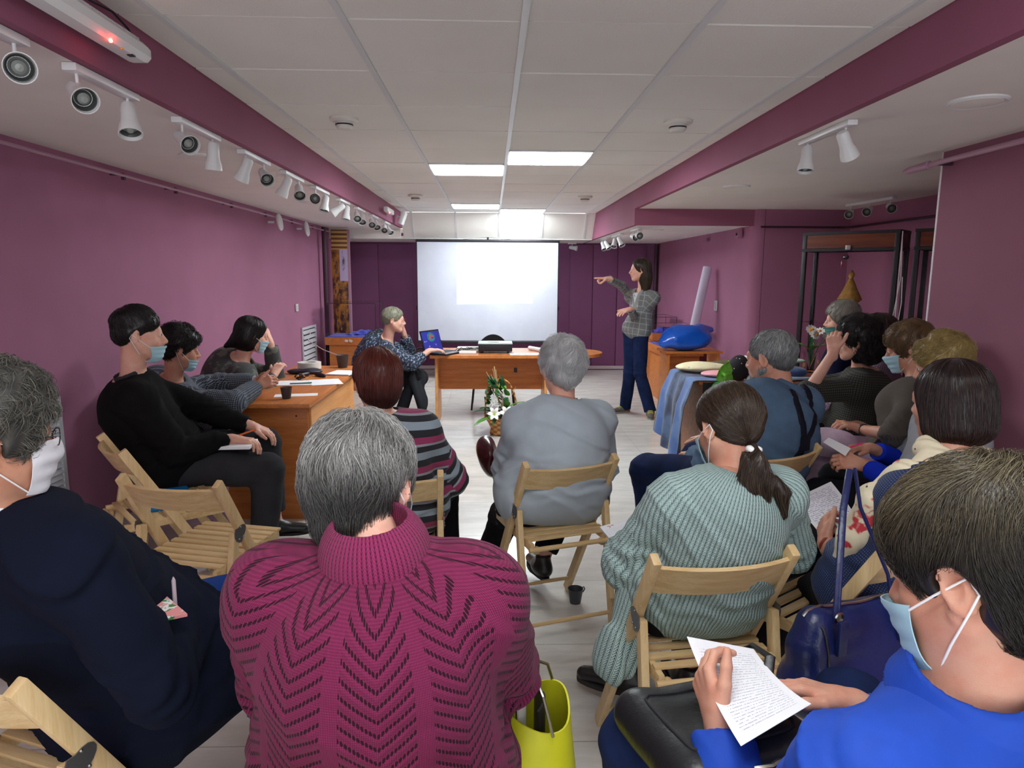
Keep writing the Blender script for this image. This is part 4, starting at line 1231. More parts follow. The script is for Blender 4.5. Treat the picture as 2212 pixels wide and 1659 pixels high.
# ------------------------------------------------------------------ presenter table
t = thing('presentation_table', 'long orange-brown table with the laptop and projector below the screen', 'table', (0, 7.0, 0))
pts = [(-.60, -.29), (.48, -.27)] + [(.80 + .34 * math.cos(a), .06 + .34 * math.sin(a)) for a in [rad(-75 + 15 * k) for k in range(12)]] + [(.5, .42), (-.60, .42)]
MB().prism(pts, .692, .722).build('tabletop', M_desk, t)
MB().box((-.545, .05, .345), (.026, .50, .690), bev=.002).build('side_panel', M_edge, t)
MB().box((.545, .05, .345), (.026, .50, .690), bev=.002).build('side_panel', M_edge, t)
MB().box((0, .08, .51), (1.06, .018, .36)).build('modesty_panel', M_deskz, t)
MB().box((.25, .07, .53), (.035, .004, .05)).build('panel_notch', M_dkm, t)

# office chair behind the table (black round back)
t = thing('visitor_chair', 'black chair with rounded back behind the presentation table', 'chair', (.02, 7.78, 0), rad(180))
MB().grid(lambda u, v: ((u - .5) * .44 * (1 - .0 * v), -.20 - .03 * (1 - (2 * u - 1) ** 2), .48 + v * .34 * math.sqrt(max(0.02, 1 - (2 * u - 1) ** 2 * .95))), 18, 8, .03).build('backrest', M_blkf if 'M_blkf' in globals() else mat('black_upholstery', srgb(22, 22, 24), .8), t)
M_blkf = mat('black_upholstery_cloth', srgb(24, 24, 28), .85)
MB().box((0, 0, .45), (.44, .42, .05), bev=.02).build('seat', M_blkf, t)
for sx in (-1, 1):
    for sy in (-1, 1): MB().tube([(sx * .20, sy * .18, .43), (sx * .24, sy * .22, .01)], .011, 10).build('leg', M_frame, t)

# laptop
def lapscreen(nt, b):
    x, y, z = sep(nt, coord(nt, 'Generated')); n = noise(nt, stretch(nt, coord(nt, 'Generated'), 1, 1, 1), 5, 3)
    r = (((x - .5) * (x - .5)) + ((z - .72) * (z - .72)) * .8).pow(.5)
    c = mixc(nt, r.lt(.22) * n.ss(.35, .6), srgb(44, 50, 140), srgb(40, 120, 110))
    c = mixc(nt, r.lt(.11) * n.ss(.4, .6), c, srgb(190, 60, 50))
    d = voro(nt, stretch(nt, coord(nt, 'Generated'), 6, 1, 7), 1).lt(.16) * z.lt(.55) * z.gt(.2)
    c = mixc(nt, d, c, srgb(190, 200, 230))
    nt.links.new(c.s, b.inputs['Emission Color']); return c, None, 0
t = thing('laptop', 'open dark laptop with a blue desktop on its screen, turned to the seated woman', 'laptop', (-.46, 6.86, .7225), rad(62))
MB().box((0, 0, .010), (.34, .235, .018), bev=.004).build('keyboard_base', M_frame, t)
kb = MB()
for r_ in range(5):
    for c_ in range(14): kb.box((-.145 + c_ * .0223, .075 - r_ * .022, .0205), (.018, .017, .003))
kb.build('keys', mat('key_caps', srgb(30, 30, 34), .5), t)
lid = MB().box((0, .128 + .030, .118), (.34, .007, .225), Matrix.Rotation(rad(-16), 3, 'X'), .002).build('lid', M_frame, t)
MB().box((0, .1525, .1195), (.315, .002, .195), Matrix.Rotation(rad(-16), 3, 'X')).build('screen', mat('lit_laptop_screen', srgb(50, 56, 140), .3, emit=((.1, .12, .45), .35), build=lapscreen), lid)
# projector
t = thing('projector', 'dark projector box with a pale top on the presentation table', 'projector', (.04, 7.02, .7225), 0)
MB().box((0, 0, .055), (.34, .25, .075), bev=.008).build('projector_body', M_frame, t)
MB().box((0, 0, .097), (.345, .255, .012), bev=.004).build('projector_lid', mat('mint_grey_plastic', srgb(176, 200, 198), .5), t)
MB().lathe([(.028, 0), (.030, .02), (.024, .022), (.022, .008), (0, .006)], (.10, .122, .06), 20, Matrix.Rotation(rad(-90), 3, 'X')).build('projection_lens', M_bulb, t)
for x in (-.13, .13): MB().lathe([(.012, .0), (.012, .02)], (x, -.09, 0), 12).build('foot', M_frame, t)
mb = MB().box((0, 0, .006), (.12, .09, .004), bev=.001); mb.box((.0, .0, .009), (.05, .02, .003))
o = mb.build('paper_note', M_det); o.location = (.02, 7.02, .825); tag(o, 'small pale card lying on top of the projector', 'card')
# tray and power strip with cables beside the laptop
M_paper = mat('white_paper', srgb(240, 240, 242), .8, spec=.2)
def printed(name, lines=34, margin=.1, title=True, ink=srgb(120, 125, 150), paper=srgb(240, 241, 245), hand=False):
    def f(nt, b):
        u, v, _ = sep(nt, coord(nt, 'UV'))
        row = v * lines; fr = row.frac(); rid = row.floor()
        n = noise(nt, stretch(nt, coord(nt, 'UV'), 60 if not hand else 26, lines * 1.0, 1), 1.0, 2)
        ink_m = fr.gt(.35) * fr.lt(.62 if not hand else .8) * n.gt(.47) * u.gt(margin) * u.lt(1 - margin) * v.gt(.08) * v.lt(.90)
        gap = ((rid * 1.7).sin() * 31.7).frac().gt(.16)
        c = mixc(nt, ink_m * gap * .55, paper, ink)
        return c, None, 0
    return mat(name, paper, .8, spec=.2, build=f)
M_print = printed('printed_sheet'); M_hand = printed('handwritten_sheet', 22, .08, ink=srgb(90, 90, 170), hand=True)
def sheet(name, corners, m, label, cat, curl=0.0, th=.0006, parent=None, group=None, nu=8, nv=12, sag=None):
    """a sheet through four corners (bottom-left, bottom-right, top-right, top-left)"""
    A, B_, C_, D_ = [Vector(c) for c in corners]; n = (B_ - A).cross(D_ - A).normalized()
    mb = MB(); fn = lambda u, v: A.lerp(B_, u).lerp(D_.lerp(C_, u), v) + n * (curl * 4 * v * (1 - v)) + (Vector((0, 0, sag(u, v))) if sag else Vector())
    mb.grid(fn, nu, nv, th)
    o = mb.build(name, m, parent, angle=60); me = o.data
    uv = me.uv_layers.new(name='uv'); N1 = (nu + 1) * (nv + 1)
    for l in me.loops:
        k = l.vertex_index % N1; uv.data[l.index].uv = ((k // (nv + 1)) / nu, (k % (nv + 1)) / nv)
    if label: tag(o, label, cat, group)
    return o
def flat_sheet(x, y, z, w, d, rz, m, label, cat='paper', th=.0006, group=None, name='paper_sheet'):
    M = Matrix.Translation((x, y, z)) @ Matrix.Rotation(rad(rz), 4, 'Z')
    return sheet(name, [M @ Vector(p) for p in ((-w / 2, -d / 2, 0), (w / 2, -d / 2, 0), (w / 2, d / 2, 0), (-w / 2, d / 2, 0))], m, label, cat, th=th, group=group)
ZT = .7235
o = MB().box((-.235, 6.86, ZT + .012), (.17, .07, .024), bev=.006).build('power_adapter', M_white); tag(o, 'white power strip box lying beside the laptop', 'power strip')
o = MB().box((-.22, 7.10, ZT + .02), (.26, .18, .04), bev=.004).build('document_box', M_det); tag(o, 'flat cream box behind the power strip on the presentation table', 'box')
random.seed(3)
cb = MB()
for k in range(5):
    p = [(-.36 + random.uniform(-.03, .03), 6.93 + random.uniform(-.03, .05), ZT + .012)]
    for j in range(9): p.append((p[-1][0] + .035, 6.955 + random.uniform(-.04, .04), ZT + .008 + random.uniform(.02, .045)))
    cb.tube(p, .0032, 6)
tag(cb.build('cable_tangle', M_frame), 'tangle of black cables between laptop and projector', 'cables')
tag(MB().tube([(-.70, 7.12, ZT + .004), (-.71, 7.12, ZT + .07), (-.66, 7.12, ZT + .12), (-.58, 7.10, ZT + .125), (-.50, 7.04, ZT + .11)], .003, 8).build('laptop_cable', M_frame), 'black cable arching up behind the laptop on the left', 'cable')
tag(MB().tube([(-.60, 7.15, ZT + .01), (-.75, 7.22, ZT + .01), (-.82, 7.15, ZT - .01)], .012, 8).build('headset', M_frame), 'small dark object lying at the left end of the presentation table', 'headset')
flat_sheet(.33, 6.84, ZT, .30, .16, 4, M_print, 'white printed sheets lying at the front edge of the presentation table')
for k in range(3):
    o = MB().box((.25 + k * .055, 6.82 + (k % 2) * .02, ZT + .004), (.05, .03, .005), Matrix.Rotation(rad(20 * k - 15), 3, 'Z')).build('name_badge', M_white); tag(o, ('left', 'middle', 'right')[k] + ' of the three small white badges on the sheets at the table edge', 'badge', 'white badges on the table edge')
o = MB().tube([(.40, 7.22, ZT + .022), (.56, 6.92, ZT + .022)], .021, 20).build('paper_roll', M_paper); tag(o, 'short white roll of paper lying on the presentation table', 'paper roll')

# ------------------------------------------------------------------ projection screen
def scr(nt, b):
    x, y, z = sep(nt, coord(nt, 'World'))
    inx = x.gt(-.49) * x.lt(.588); bot = x * .018 + 1.092
    inz = z.gt(0) * (z - bot).gt(0) * (z - x * .03).lt(1.925)
    soft = inx * inz
    # light thrown by the projector, soft hot spot in the middle of the picture
    r = ((x - .15) * (x - .15) + (z - 1.55) * (z - 1.55)).pow(.5)
    hot = (1.0 - r.ss(0.0, .85)) * .5 + .5
    nt.links.new((soft * hot * SCREEN_W + (1.0 - r.ss(.2, 1.5)) * .10).s, b.inputs['Emission Strength'])
    b.inputs['Emission Color'].default_value = (.86, .95, 1, 1)
    return mixc(nt, noise(nt, coord(nt, 'World'), 3).ss(.3, .7), srgb(186, 190, 204), srgb(194, 198, 210)), None, 0
M_screen = mat('matt_white_screen_with_projected_picture', srgb(232, 234, 240), .9, spec=.1, build=scr)
t = thing('projection_screen', 'large white projection screen with a bright projected picture, on a tripod', 'projection screen', (-.05, 9.9, 0))
MB().box((0, 0, 1.25), (1.985, .004, 1.42)).build('screen_sheet', M_screen, t)
fr = MB()
for s in (-1, 1): fr.box((s * .997, .001, 1.25), (.012, .007, 1.42))
fr.build('screen_border', M_frame, t)
MB().tube([(-1.01, 0, 1.968), (1.01, 0, 1.968)], .018, 12).build('top_bar', M_frame, t)
MB().box((0, .03, 1.03), (2.04, .06, .06), bev=.01).tube([(-1.0, 0, .55), (1.0, 0, .55)], .02, 12).build('roller_case', M_frame, t)
MB().tube([(0, .04, .35), (0, .04, 2.02)], .014, 10).build('pole', M_frame, t)
for a in (-90, 30, 150): MB().tube([(0, .04, .42), (.5 * math.cos(rad(a)), .04 + .5 * math.sin(rad(a)), .012)], .012, 8).build('leg', M_frame, t)
MB().tube([(-.35, .0, 1.99), (0, .02, 2.02), (.35, 0, 1.985)], .002, 6).build('hanging_cord', M_frame, t)
# ------------------------------------------------------------------ glass display cases
M_glass = mat('clear_glass', (1, 1, 1), 0.02, spec=.5)
M_glass.node_tree.nodes['Principled BSDF'].inputs['Transmission Weight'].default_value = 1.0
M_glass.node_tree.nodes['Principled BSDF'].inputs['IOR'].default_value = 1.05
M_blue = mat('royal_blue_velvet', srgb(40, 58, 190), .9, sheen=.3)
M_bluebag = mat('shiny_blue_plastic', srgb(20, 92, 205), .22, spec=.6, bump=.004, bscale=14)
def display_case(label, x, y, w, d, hz, gh, rz=0.0, base_w=None, cloth=0.03, group='glass display cases on wooden bases'):
    t = thing('display_case', label, 'display case', (x, y, 0), rad(rz), group)
    bw = base_w or w * .86
    MB().box((0, 0, (hz - .10) / 2), (bw, d * .88, hz - .10)).build('base_cabinet', M_deskz, t)
    MB().box((0, 0, hz - .05), (w, d, .10), bev=.002).build('top_frame', M_desk, t)
    MB().box((0, 0, hz + .003), (w - .03, d - .03, .006)).build('cloth', M_blue, t)
    fr = MB(); r = .0035
    for sx in (-1, 1):
        for sy in (-1, 1): fr.tube([(sx * (w / 2 - .01), sy * (d / 2 - .01), hz), (sx * (w / 2 - .01), sy * (d / 2 - .01), hz + gh)], r, 6)
        fr.tube([(sx * (w / 2 - .01), -d / 2 + .01, hz + gh), (sx * (w / 2 - .01), d / 2 - .01, hz + gh)], r, 6)
        fr.tube([(-w / 2 + .01, sx * (d / 2 - .01), hz + gh), (w / 2 - .01, sx * (d / 2 - .01), hz + gh)], r, 6)
    fr.build('metal_edging', M_frame, t)
    for s in (-1, 1):
        MB().box((0, s * (d / 2 - .012), hz + gh / 2 + .004), (w - .03, .003, gh - .01)).build('glass_pane', M_glass, t)
        MB().box((s * (w / 2 - .012), 0, hz + gh / 2 + .004), (.003, d - .03, gh - .01)).build('glass_pane', M_glass, t)
    MB().box((0, 0, hz + gh), (w - .02, d - .02, .003)).build('glass_pane', M_glass, t)
    return t
c1 = display_case('glass display case with blue cloth on a wooden base, far left beside the tall louvre', -1.80, 9.20, .66, .62, .70, .43)
o = thing('blue_cloth', 'crumpled blue cloth inside the far left display case', 'cloth', (-1.70, 9.28, .706))
MB().grid(lambda u, v: ((u - .5) * .40, (v - .5) * .3, .01 + .05 * math.sin(u * PI) * math.sin(v * PI) + .008 * math.sin(u * 23 + v * 9)), 24, 16, .003).build('cloth', M_blue, o)
for x, z, r, lb in ((-1.86, .655, .016, 'left small white paper scrap stuck to the edge of the far left case'), (-1.80, .655, .022, 'round white paper scrap beside the smaller one on the far left case'), (-1.66, .56, .018, 'lowest white paper scrap, on the door of the far left case')):
    o = MB().box((x, 8.885, z), (r * 2, .004, r * 1.4), Matrix.Rotation(rad(20), 3, 'Y'), .001).build('paper_sticker', M_det); tag(o, lb, 'paper scrap', 'paper scraps on the wooden base')
display_case('wooden display case with blue cloth at far right, behind the presenter', 2.38, 9.72, .34, .62, .72, .22)
display_case('lower glass display case with blue cloth by the rear right wall', 2.26, 8.45, .50, .78, .66, .24)
for x, y, w_, lab in ((2.40, 9.62, .2, 'folded blue cloth in the right-hand wooden case'), (2.30, 8.50, .34, 'dark blue cloth heap in the lower glass case')):
    o = MB().grid(lambda u, v: ((u - .5) * w_, (v - .5) * w_ * 1.2, .07 * math.sin(u * PI) ** .6 * math.sin(v * PI) ** .6 + .006 * math.sin(u * 17 + v * 11)), 20, 16, .003).build('blue_cloth', M_blue); o.location = (x, y, .728 if y > 9 else .668); tag(o, lab, 'cloth')
MB().box((-.05, -.315, .655), (.03, .003, .03)).build('number_sticker', M_white, c1)
# paper roll leaning on the wall
o = MB().tube([(2.37, 8.02, .91), (2.52, 8.10, 1.60)], .052, 20).build('paper_roll', mat('lilac_white_paper', srgb(214, 206, 226), .8)); tag(o, 'tall white paper roll standing in the glass case corner, leaning on the right wall', 'paper roll')
# blue plastic bag
f = Field(); f.ell((2.05, 7.20, .86), (.26, .17, .14), k=.05); f.cone((2.20, 7.25, .92), (2.34, 7.3, .93), .08, .03, k=.06); f.cone((1.90, 7.15, .84), (1.82, 7.15, .80), .10, .07, k=.05)
f.disp = wav(4, 28, .010, 6); V, F = f.verts(.012); tag(np_mesh('plastic_bag', [(V, F)], M_bluebag), 'shiny bright blue plastic bag behind the denim-covered table', 'bag')
t = thing('side_table', 'wooden side table under the blue plastic bag', 'table', (2.10, 7.25, 0)); MB().box((0, 0, .715), (.6, .4, .02)).build('tabletop', M_desk, t)
for sx in (-1, 1): MB().box((sx * .26, 0, .352), (.02, .36, .704)).build('side_panel', M_deskz, t)

# ------------------------------------------------------------------ column poster
def poster(nt, b):
    v = coord(nt, 'Object'); x, y, z = sep(nt, v)
    n = noise(nt, stretch(nt, v, 1, 1, .5), 14, 4); n2 = voro(nt, stretch(nt, v, 1, 1, .35), 26)
    c = mixc(nt, n.ss(.38, .62), srgb(60, 26, 30), srgb(178, 120, 44))
    c = mixc(nt, n2.lt(.18), c, srgb(222, 190, 70)); c = mixc(nt, (n * 1.0 - n2).gt(.32), c, srgb(70, 74, 96))
    lil = x.gt(.0) * (z - .35).gt(0); c = mixc(nt, lil * n.ss(.3, .5), c, srgb(190, 176, 210))
    log = z.gt(.78); c = mixc(nt, log, c, mixc(nt, (z * 17.0).frac().gt(.5), srgb(206, 170, 106), srgb(120, 74, 40)))
    return c, None, 0
t = thing('photo_banner', 'narrow banner with folk-art photographs at the far left corner', 'banner', (-2.10, 9.80, 1.055))
MB().box((.0, 0, 0.0), (.22, .03, 2.1), bev=.004).build('banner_panel', mat('folk_art_print', srgb(150, 110, 60), .5, build=poster), t)
MB().box((.125, .01, 0.0), (.03, .05, 2.1)).build('banner_frame', M_rail, t)
# ------------------------------------------------------------------ tall showcases on the right
M_dkwood = wood('dark_red_wood', srgb(122, 56, 26), srgb(92, 38, 18), 0, .8, .35)
def showcase(label, fl, fr_, depth, h, seed):
    fl, fr_ = Vector(fl), Vector(fr_); d = fr_ - fl; w = d.length; ang = math.atan2(d.y, d.x)
    t = thing('display_showcase', label, 'showcase', (fl.x, fl.y, 0), ang, 'tall dark glass showcases')
    b = .035
    for x in (b / 2, w - b / 2):
        for y in (b / 2, depth - b / 2): MB().box((x, y, h / 2), (b, b, h), bev=.004).build('corner_post', M_frame, t)
    MB().box((w / 2, depth / 2, h - .07), (w - .01, depth - .01, .12)).build('header_panel', M_dkwood, t)
    tr = MB()
    for z in (h - .012, h - .145):
        tr.box((w / 2, b / 2, z), (w, b + .004, .024)).box((w / 2, depth - b / 2, z), (w, b, .024)).box((b / 2, depth / 2, z), (b + .004, depth, .024)).box((w - b / 2, depth / 2, z), (b + .004, depth, .024))
    tr.build('header_trim', M_frame, t)
    MB().box((w / 2, depth / 2, .30), (w - .02, depth - .02, .56)).build('plinth', M_dkwood, t)
    for z in (.72, 1.12): MB().box((w / 2, depth / 2, z), (w - .05, depth - .05, .006)).build('glass_shelf', M_glass, t)
    for y in (.01, depth - .01): MB().box((w / 2, y, (h - .15 + .58) / 2), (w - .07, .004, h - .15 - .58)).build('glass_pane', M_glass, t)
    for x in (.01, w - .01): MB().box((x, depth / 2, (h - .15 + .58) / 2), (.004, depth - .07, h - .15 - .58)).build('glass_pane', M_glass, t)
    return t, ang, w
S1, a1, w1 = showcase('tall dark showcase with a reddish wood header, straw figures inside', (2.60, 5.82), (3.12, 5.30), .30, 1.86, 1)
showcase('second tall dark showcase, half hidden by the near right wall', (3.20, 5.24), (3.60, 4.84), .30, 1.86, 2)
M_straw = mat('golden_straw', srgb(176, 132, 62), .7, bump=.003, bscale=80, var=.25, vscale=30)
def in1(x, y, z): return Matrix.Translation((2.60, 5.82, 0)) @ Matrix.Rotation(a1, 4, 'Z') @ Vector((x, y, z))
t = thing('straw_figure', 'golden straw doll with a wide skirt on the glass shelf of the tall showcase', 'figurine', tuple(in1(.36, .15, 1.124)))
MB().lathe([(.030, 0), (.045, .02), (.035, .10), (.06, .16), (.095, .19), (.06, .26), (.03, .33), (.016, .36)], n=24).build('straw_skirt', M_straw, t)
MB().lathe([(.012, .36), (.024, .38), (.024, .40), (.010, .425), (0, .43)], n=16).build('straw_head', M_straw, t)
o = MB().box((0, 0, .03), (.10, .05, .06), bev=.008).build('straw_box', M_straw); o.location = in1(.48, .14, 1.124); tag(o, 'small straw house beside the straw doll in the showcase', 'figurine')
o = MB().lathe([(.10, 0), (.13, .02), (.14, .05), (.12, .055), (.0, .03)], n=28, sx=1.0, sy=.8).build('straw_tray', M_straw); o.location = in1(.22, .15, .725); tag(o, 'low golden wicker tray on the lower shelf of the showcase', 'basket')
o = MB().lathe([(.07, 0), (.09, .02), (.09, .04), (.0, .03)], n=24).build('straw_tray', M_straw); o.location = in1(.52, .15, .725); tag(o, 'round wicker plate at the right of the lower showcase shelf', 'basket')
o = MB().box((0, 0, 0), (.035, .02, .035), bev=.004).build('cabinet_spotlight', M_white); o.location = in1(.37, -.02, 1.73); tag(o, 'small white lock box on the header of the tall showcase', 'lock')
o = MB().ball((0, 0, 0), (.026, .012, .020), 10).ball((-.03, 0, -.05), (.006, .006, .022), 8).build('hanging_tag', M_steel); o.location = in1(.36, -.022, 1.655); tag(o, 'shiny padlock with a red tag hanging on the showcase door', 'padlock')
o = MB().box((0, 0, 0), (.010, .004, .055)).build('red_tag', mat('red_plastic', srgb(220, 30, 50), .4)); o.location = in1(.335, -.022, 1.60); tag(o, 'thin red tag hanging from the showcase padlock', 'tag')
M_cab = mat('white_cable', srgb(220, 215, 215), .5)
P_ = lambda dx, z: tuple(in1(w1 + dx, -.015, z))
tag(MB().tube([P_(.02, 1.80), P_(.035, 1.5), P_(.01, 1.25), P_(-.005, 1.12), P_(.01, 1.05), P_(.03, 1.045)], .004, 6).build('lamp_cable', M_cab), 'white cable hanging in a loop from the tall showcase', 'cable')
tag(MB().tube([P_(.045, 1.50), P_(.055, 1.3), P_(.03, 1.0), P_(.03, .80)], .004, 6).build('lamp_cable', M_cab), 'second white cable hanging straight down between the two showcases', 'cable')
tag(MB().tube([P_(.02, 1.845), P_(.021, 1.0), P_(.02, .5)], .004, 6).build('lamp_cable', M_cab), 'thin white cable running down the showcase edge', 'cable')

# ------------------------------------------------------------------ flower basket on the floor before the table
M_wick = mat('woven_wicker', srgb(176, 120, 62), .6, build=lambda nt, b: ((lambda s: (mixc(nt, ((s[2] * 130.0).sin() * (s[0] * 90.0).sin()).ss(-.4, .5), srgb(150, 92, 42), srgb(206, 152, 88)), (s[2] * 130.0).sin(), .004))(sep(nt, coord(nt)))))
BX, BY = .09, 6.45
t = thing('flower_basket', 'wicker basket with lilies, green leaves, dry grass and a tall curved handle', 'flower basket', (BX, BY, 0))
MB().lathe([(.085, 0), (.105, .01), (.10, .04), (.095, .06), (.125, .12), (.155, .17), (.150, .175), (.10, .10), (0, .08)], n=36).build('basket', M_wick, t)
hd = [(.15 * math.cos(a) , 0, .17 + .36 * math.sin(a) ** .8) for a in [PI * k / 24 for k in range(25)]]
MB().tube(hd, .008, 8).build('basket_handle', M_wick, t)
M_leaf = mat('glossy_dark_green_leaf', srgb(38, 92, 56), .35, var=.2, vscale=14); M_leaf2 = mat('light_green_leaf', srgb(92, 150, 66), .4, var=.2, vscale=14)
M_petal = mat('white_lily_petal', srgb(240, 240, 236), .55); M_dry = mat('dry_straw_grass', srgb(206, 176, 128), .7); M_yel = mat('yellow_green_bud', srgb(196, 206, 90), .5)
def leaf(mb, p, d, L, w, droop=.3):
    p, d = Vector(p), Vector(d).normalized(); s_ = d.cross(Vector((0, 0, 1)))
    if s_.length < .1: s_ = Vector((1, 0, 0))
    s_.normalize(); n_ = s_.cross(d)
    mb.grid(lambda u, v: p + d * (L * u) - Vector((0, 0, droop * L * u * u)) + s_ * ((v - .5) * 2 * w * math.sin(PI * min(1, u * .97 + .03)) ** .8) + n_ * (abs(v - .5) * w * .5), 8, 4, .0008)
random.seed(11)
for k in range(26):
    a = random.uniform(0, 2 * PI); z = random.uniform(.14, .24); m = MB()
    leaf(m, (.05 * math.cos(a), .05 * math.sin(a), z), (math.cos(a), math.sin(a), random.uniform(-.1, .9)), random.uniform(.16, .25), random.uniform(.024, .040), random.uniform(.2, .6)); m.build('leaf', M_leaf if k % 3 else M_leaf2, t)
for k in range(56):
    h = .24 + .30 * random.random(); a = random.uniform(0, 2 * PI); rr = .095 * (1 - (h - .24) / .5) + .02; m = MB(); c = Vector((-.05 + rr * math.cos(a) + .02 * random.random(), rr * math.sin(a), h))
    R3 = Matrix.Rotation(random.uniform(0, 3), 3, 'Z') @ Matrix.Rotation(random.uniform(.4, 1.3), 3, 'X'); q = random.uniform(.024, .040)
    m.lathe([(0, 0), (q * .6, .003), (q, .006), (q * .98, .0075), (0, .002)], c, 12, R3); m.build('round_leaf', M_leaf if k % 4 else M_leaf2, t)
def lily(c, r, tilt):
    c = Vector(c); m = MB(); R3 = Matrix.Rotation(tilt, 3, 'X')
    for k in range(6):
        a = PI / 3 * k; d = R3 @ Vector((math.cos(a), math.sin(a), 0)); s_ = R3 @ Vector((-math.sin(a), math.cos(a), 0)); n_ = R3 @ Vector((0, 0, 1))
        m.grid(lambda u, v: c + d * (r * u) + n_ * (r * .55 * math.sin(u * 2.2)) + s_ * ((v - .5) * 2 * r * .27 * math.sin(PI * min(1, u * .9 + .1)) ** .7), 8, 4, .0008)
    fl = m.build('lily', M_petal, t)
    s2 = MB()
    for k in range(6):
        a = PI / 3 * k + .4; d = R3 @ Vector((math.cos(a) * .35, math.sin(a) * .35, 1)); s2.tube([c, c + d * r * .55], .0015, 5).ball(c + d * r * .58, .004, 6)
    s2.build('stamens', M_yel, fl)
lily((-.062, -.135, .215), .068, 1.1); lily((.052, -.14, .222), .072, 1.0); lily((.0, .09, .25), .05, .3)
g = MB(); random.seed(5)
for k in range(7):
    x = random.uniform(-.05, .05); g.tube([(-.02, -.03, .30), (-.04 + x * .3, -.03, .45), (-.09 + x, -.03, .60 + random.uniform(-.05, .06))], [.0025, .002, .0025], 5)
g.build('dry_grass', M_dry, t)
g = MB().tube([(.06, -.02, .28), (.14, -.02, .46)], .002, 5); g.build('dry_twig', M_dry, t)
g = MB().tube([(.02, -.09, .22), (.012, -.09, .36), (.0, -.08, .40), (-.015, -.08, .405)], .011, 8); g.build('curved_stick', mat('grey_brown_twig', srgb(120, 96, 88), .7), t)
g = MB().tube([(-.02, 0, .45), (.0, -.01, .52), (.015, -.01, .48)], [.008, .014, .006], 8); g.build('lily_bud', M_yel, t)
g = MB(); random.seed(8)
for k in range(45): g.ball((-.06 + random.uniform(-.05, .07), -.08 + random.uniform(-.03, .03), .31 + random.uniform(-.05, .05)), .0055, 6)
g.build('gypsophila', M_petal, t)

# ------------------------------------------------------------------ denim table with craft things
t = thing('craft_table', 'table covered with handicrafts behind the man with braces', 'table', (2.08, 5.20, 0))
MB().box((0, 0, .735), (1.16, .62, .024), bev=.003).build('tabletop', M_desk, t)
for sx in (-1, 1): MB().box((sx * .53, 0, .361), (.022, .56, .722)).build('side_panel', M_deskz, t)
MB().box((0, .24, .5), (1.04, .018, .44)).build('modesty_panel', M_deskz, t)
def denim(nt, b):
    v = coord(nt); x, y, z = sep(nt, v); n = noise(nt, v, 6, 3); st = (y * 6.5 + x * .8 + 3.0).floor()
    r = ((st * 2.37).sin() * 17.3).frac()
    c = mixc(nt, st.mod(3.0).lt(.5), srgb(22, 34, 64), srgb(62, 92, 146)); c = mixc(nt, n.ss(.35, .65) * .35, c, srgb(110, 140, 180))
    sm = ((y * 6.5 + x * .8 + 3.0).frac() - .5).abs().gt(.48); c = mixc(nt, sm, c, srgb(130, 120, 110))
    return c, noise(nt, v, 500), .0005
M_denim = mat('patchwork_denim', srgb(50, 76, 124), .9, build=denim, sheen=.2)
def drape(u, v):
    # over the left end of the table, hanging nearly to the floor
    y = 4.87 + .64 * v; s_ = u * 1.0
    if s_ < .22: return (1.70 - s_ * 1.1 , y, .752 + .004 * math.sin(v * 9))
    h = (s_ - .22) / .78; wv_ = .030 * h * math.sin(v * 19 + h * 2)
    low = .15 + .20 * (v - .3) ** 2
    return (1.455 - .05 * min(1, h * 3) - .035 * h - wv_, y + (v - .5) * .10 * h, .750 - (.750 - low) * min(1, h))
tag(MB().grid(drape, 40, 36, .004).build('denim_cloth', M_denim, angle=60), 'patchwork denim cloth hanging over the left end of the craft table', 'cloth')
tag(MB().grid(lambda u, v: (1.52 + .17 * u, 4.862 - .012 * math.sin(u * 9), .745 - .58 * v), 10, 14, .004).build('black_cloth', M_blkf, angle=60), 'black cloth panel hanging at the front left corner of the craft table', 'cloth')
ZK = .756
def blob(name, label, cat, m, prims, h=.008, disp=None, group=None):
    f = Field()
    for p in prims:
        if len(p) == 2: f.ell(p[0], p[1], k=.015)
        else: f.cone(p[0], p[1], p[2], p[3], k=.012)
    if disp: f.disp = wav(len(name), *disp)
    V, F = f.verts(h); return tag(np_mesh(name, [(V, F)], m), label, cat, group)
M_cream = mat('cream_quilted_fabric', srgb(220, 208, 170), .9, build=lambda nt, b: (mixc(nt, voro(nt, coord(nt), 22).lt(.16), srgb(222, 210, 172), srgb(180, 178, 170)), voro(nt, coord(nt), 22), .004))
blob('patterned_cushion', 'cream patterned cloth pad at the left end of the craft table', 'textile', M_cream, [((1.66, 5.36, ZK + .035), (.21, .15, .040))], disp=(30, .004))
blob('pink_cushion', 'pink satin pad on the front left corner of the craft table', 'textile', mat('pink_satin', srgb(236, 160, 168), .4, sheen=.3), [((1.70, 5.05, ZK + .024), (.14, .10, .026))], disp=(30, .003))
blob('soft_toy', 'dark spotted round toy standing on the craft table', 'toy', mat('black_dotted_felt', srgb(34, 28, 34), .9, build=lambda nt, b: (mixc(nt, voro(nt, coord(nt), 26).lt(.10), srgb(34, 28, 34), srgb(225, 215, 215)), None, 0)), [((1.80, 4.93, ZK + .085), (.078, .062, .095))])
M_grn = mat('bright_green_satin', srgb(50, 190, 50), .3, sheen=.2, var=.3, vscale=20)
M_lime = mat('lime_green_gauze', srgb(130, 205, 70), .5, var=.2, vscale=20)
t = thing('satin_ornament', 'bright green and lime satin leaf ornament hanging at the craft table corner', 'ornament', (1.655, 4.80, .70))
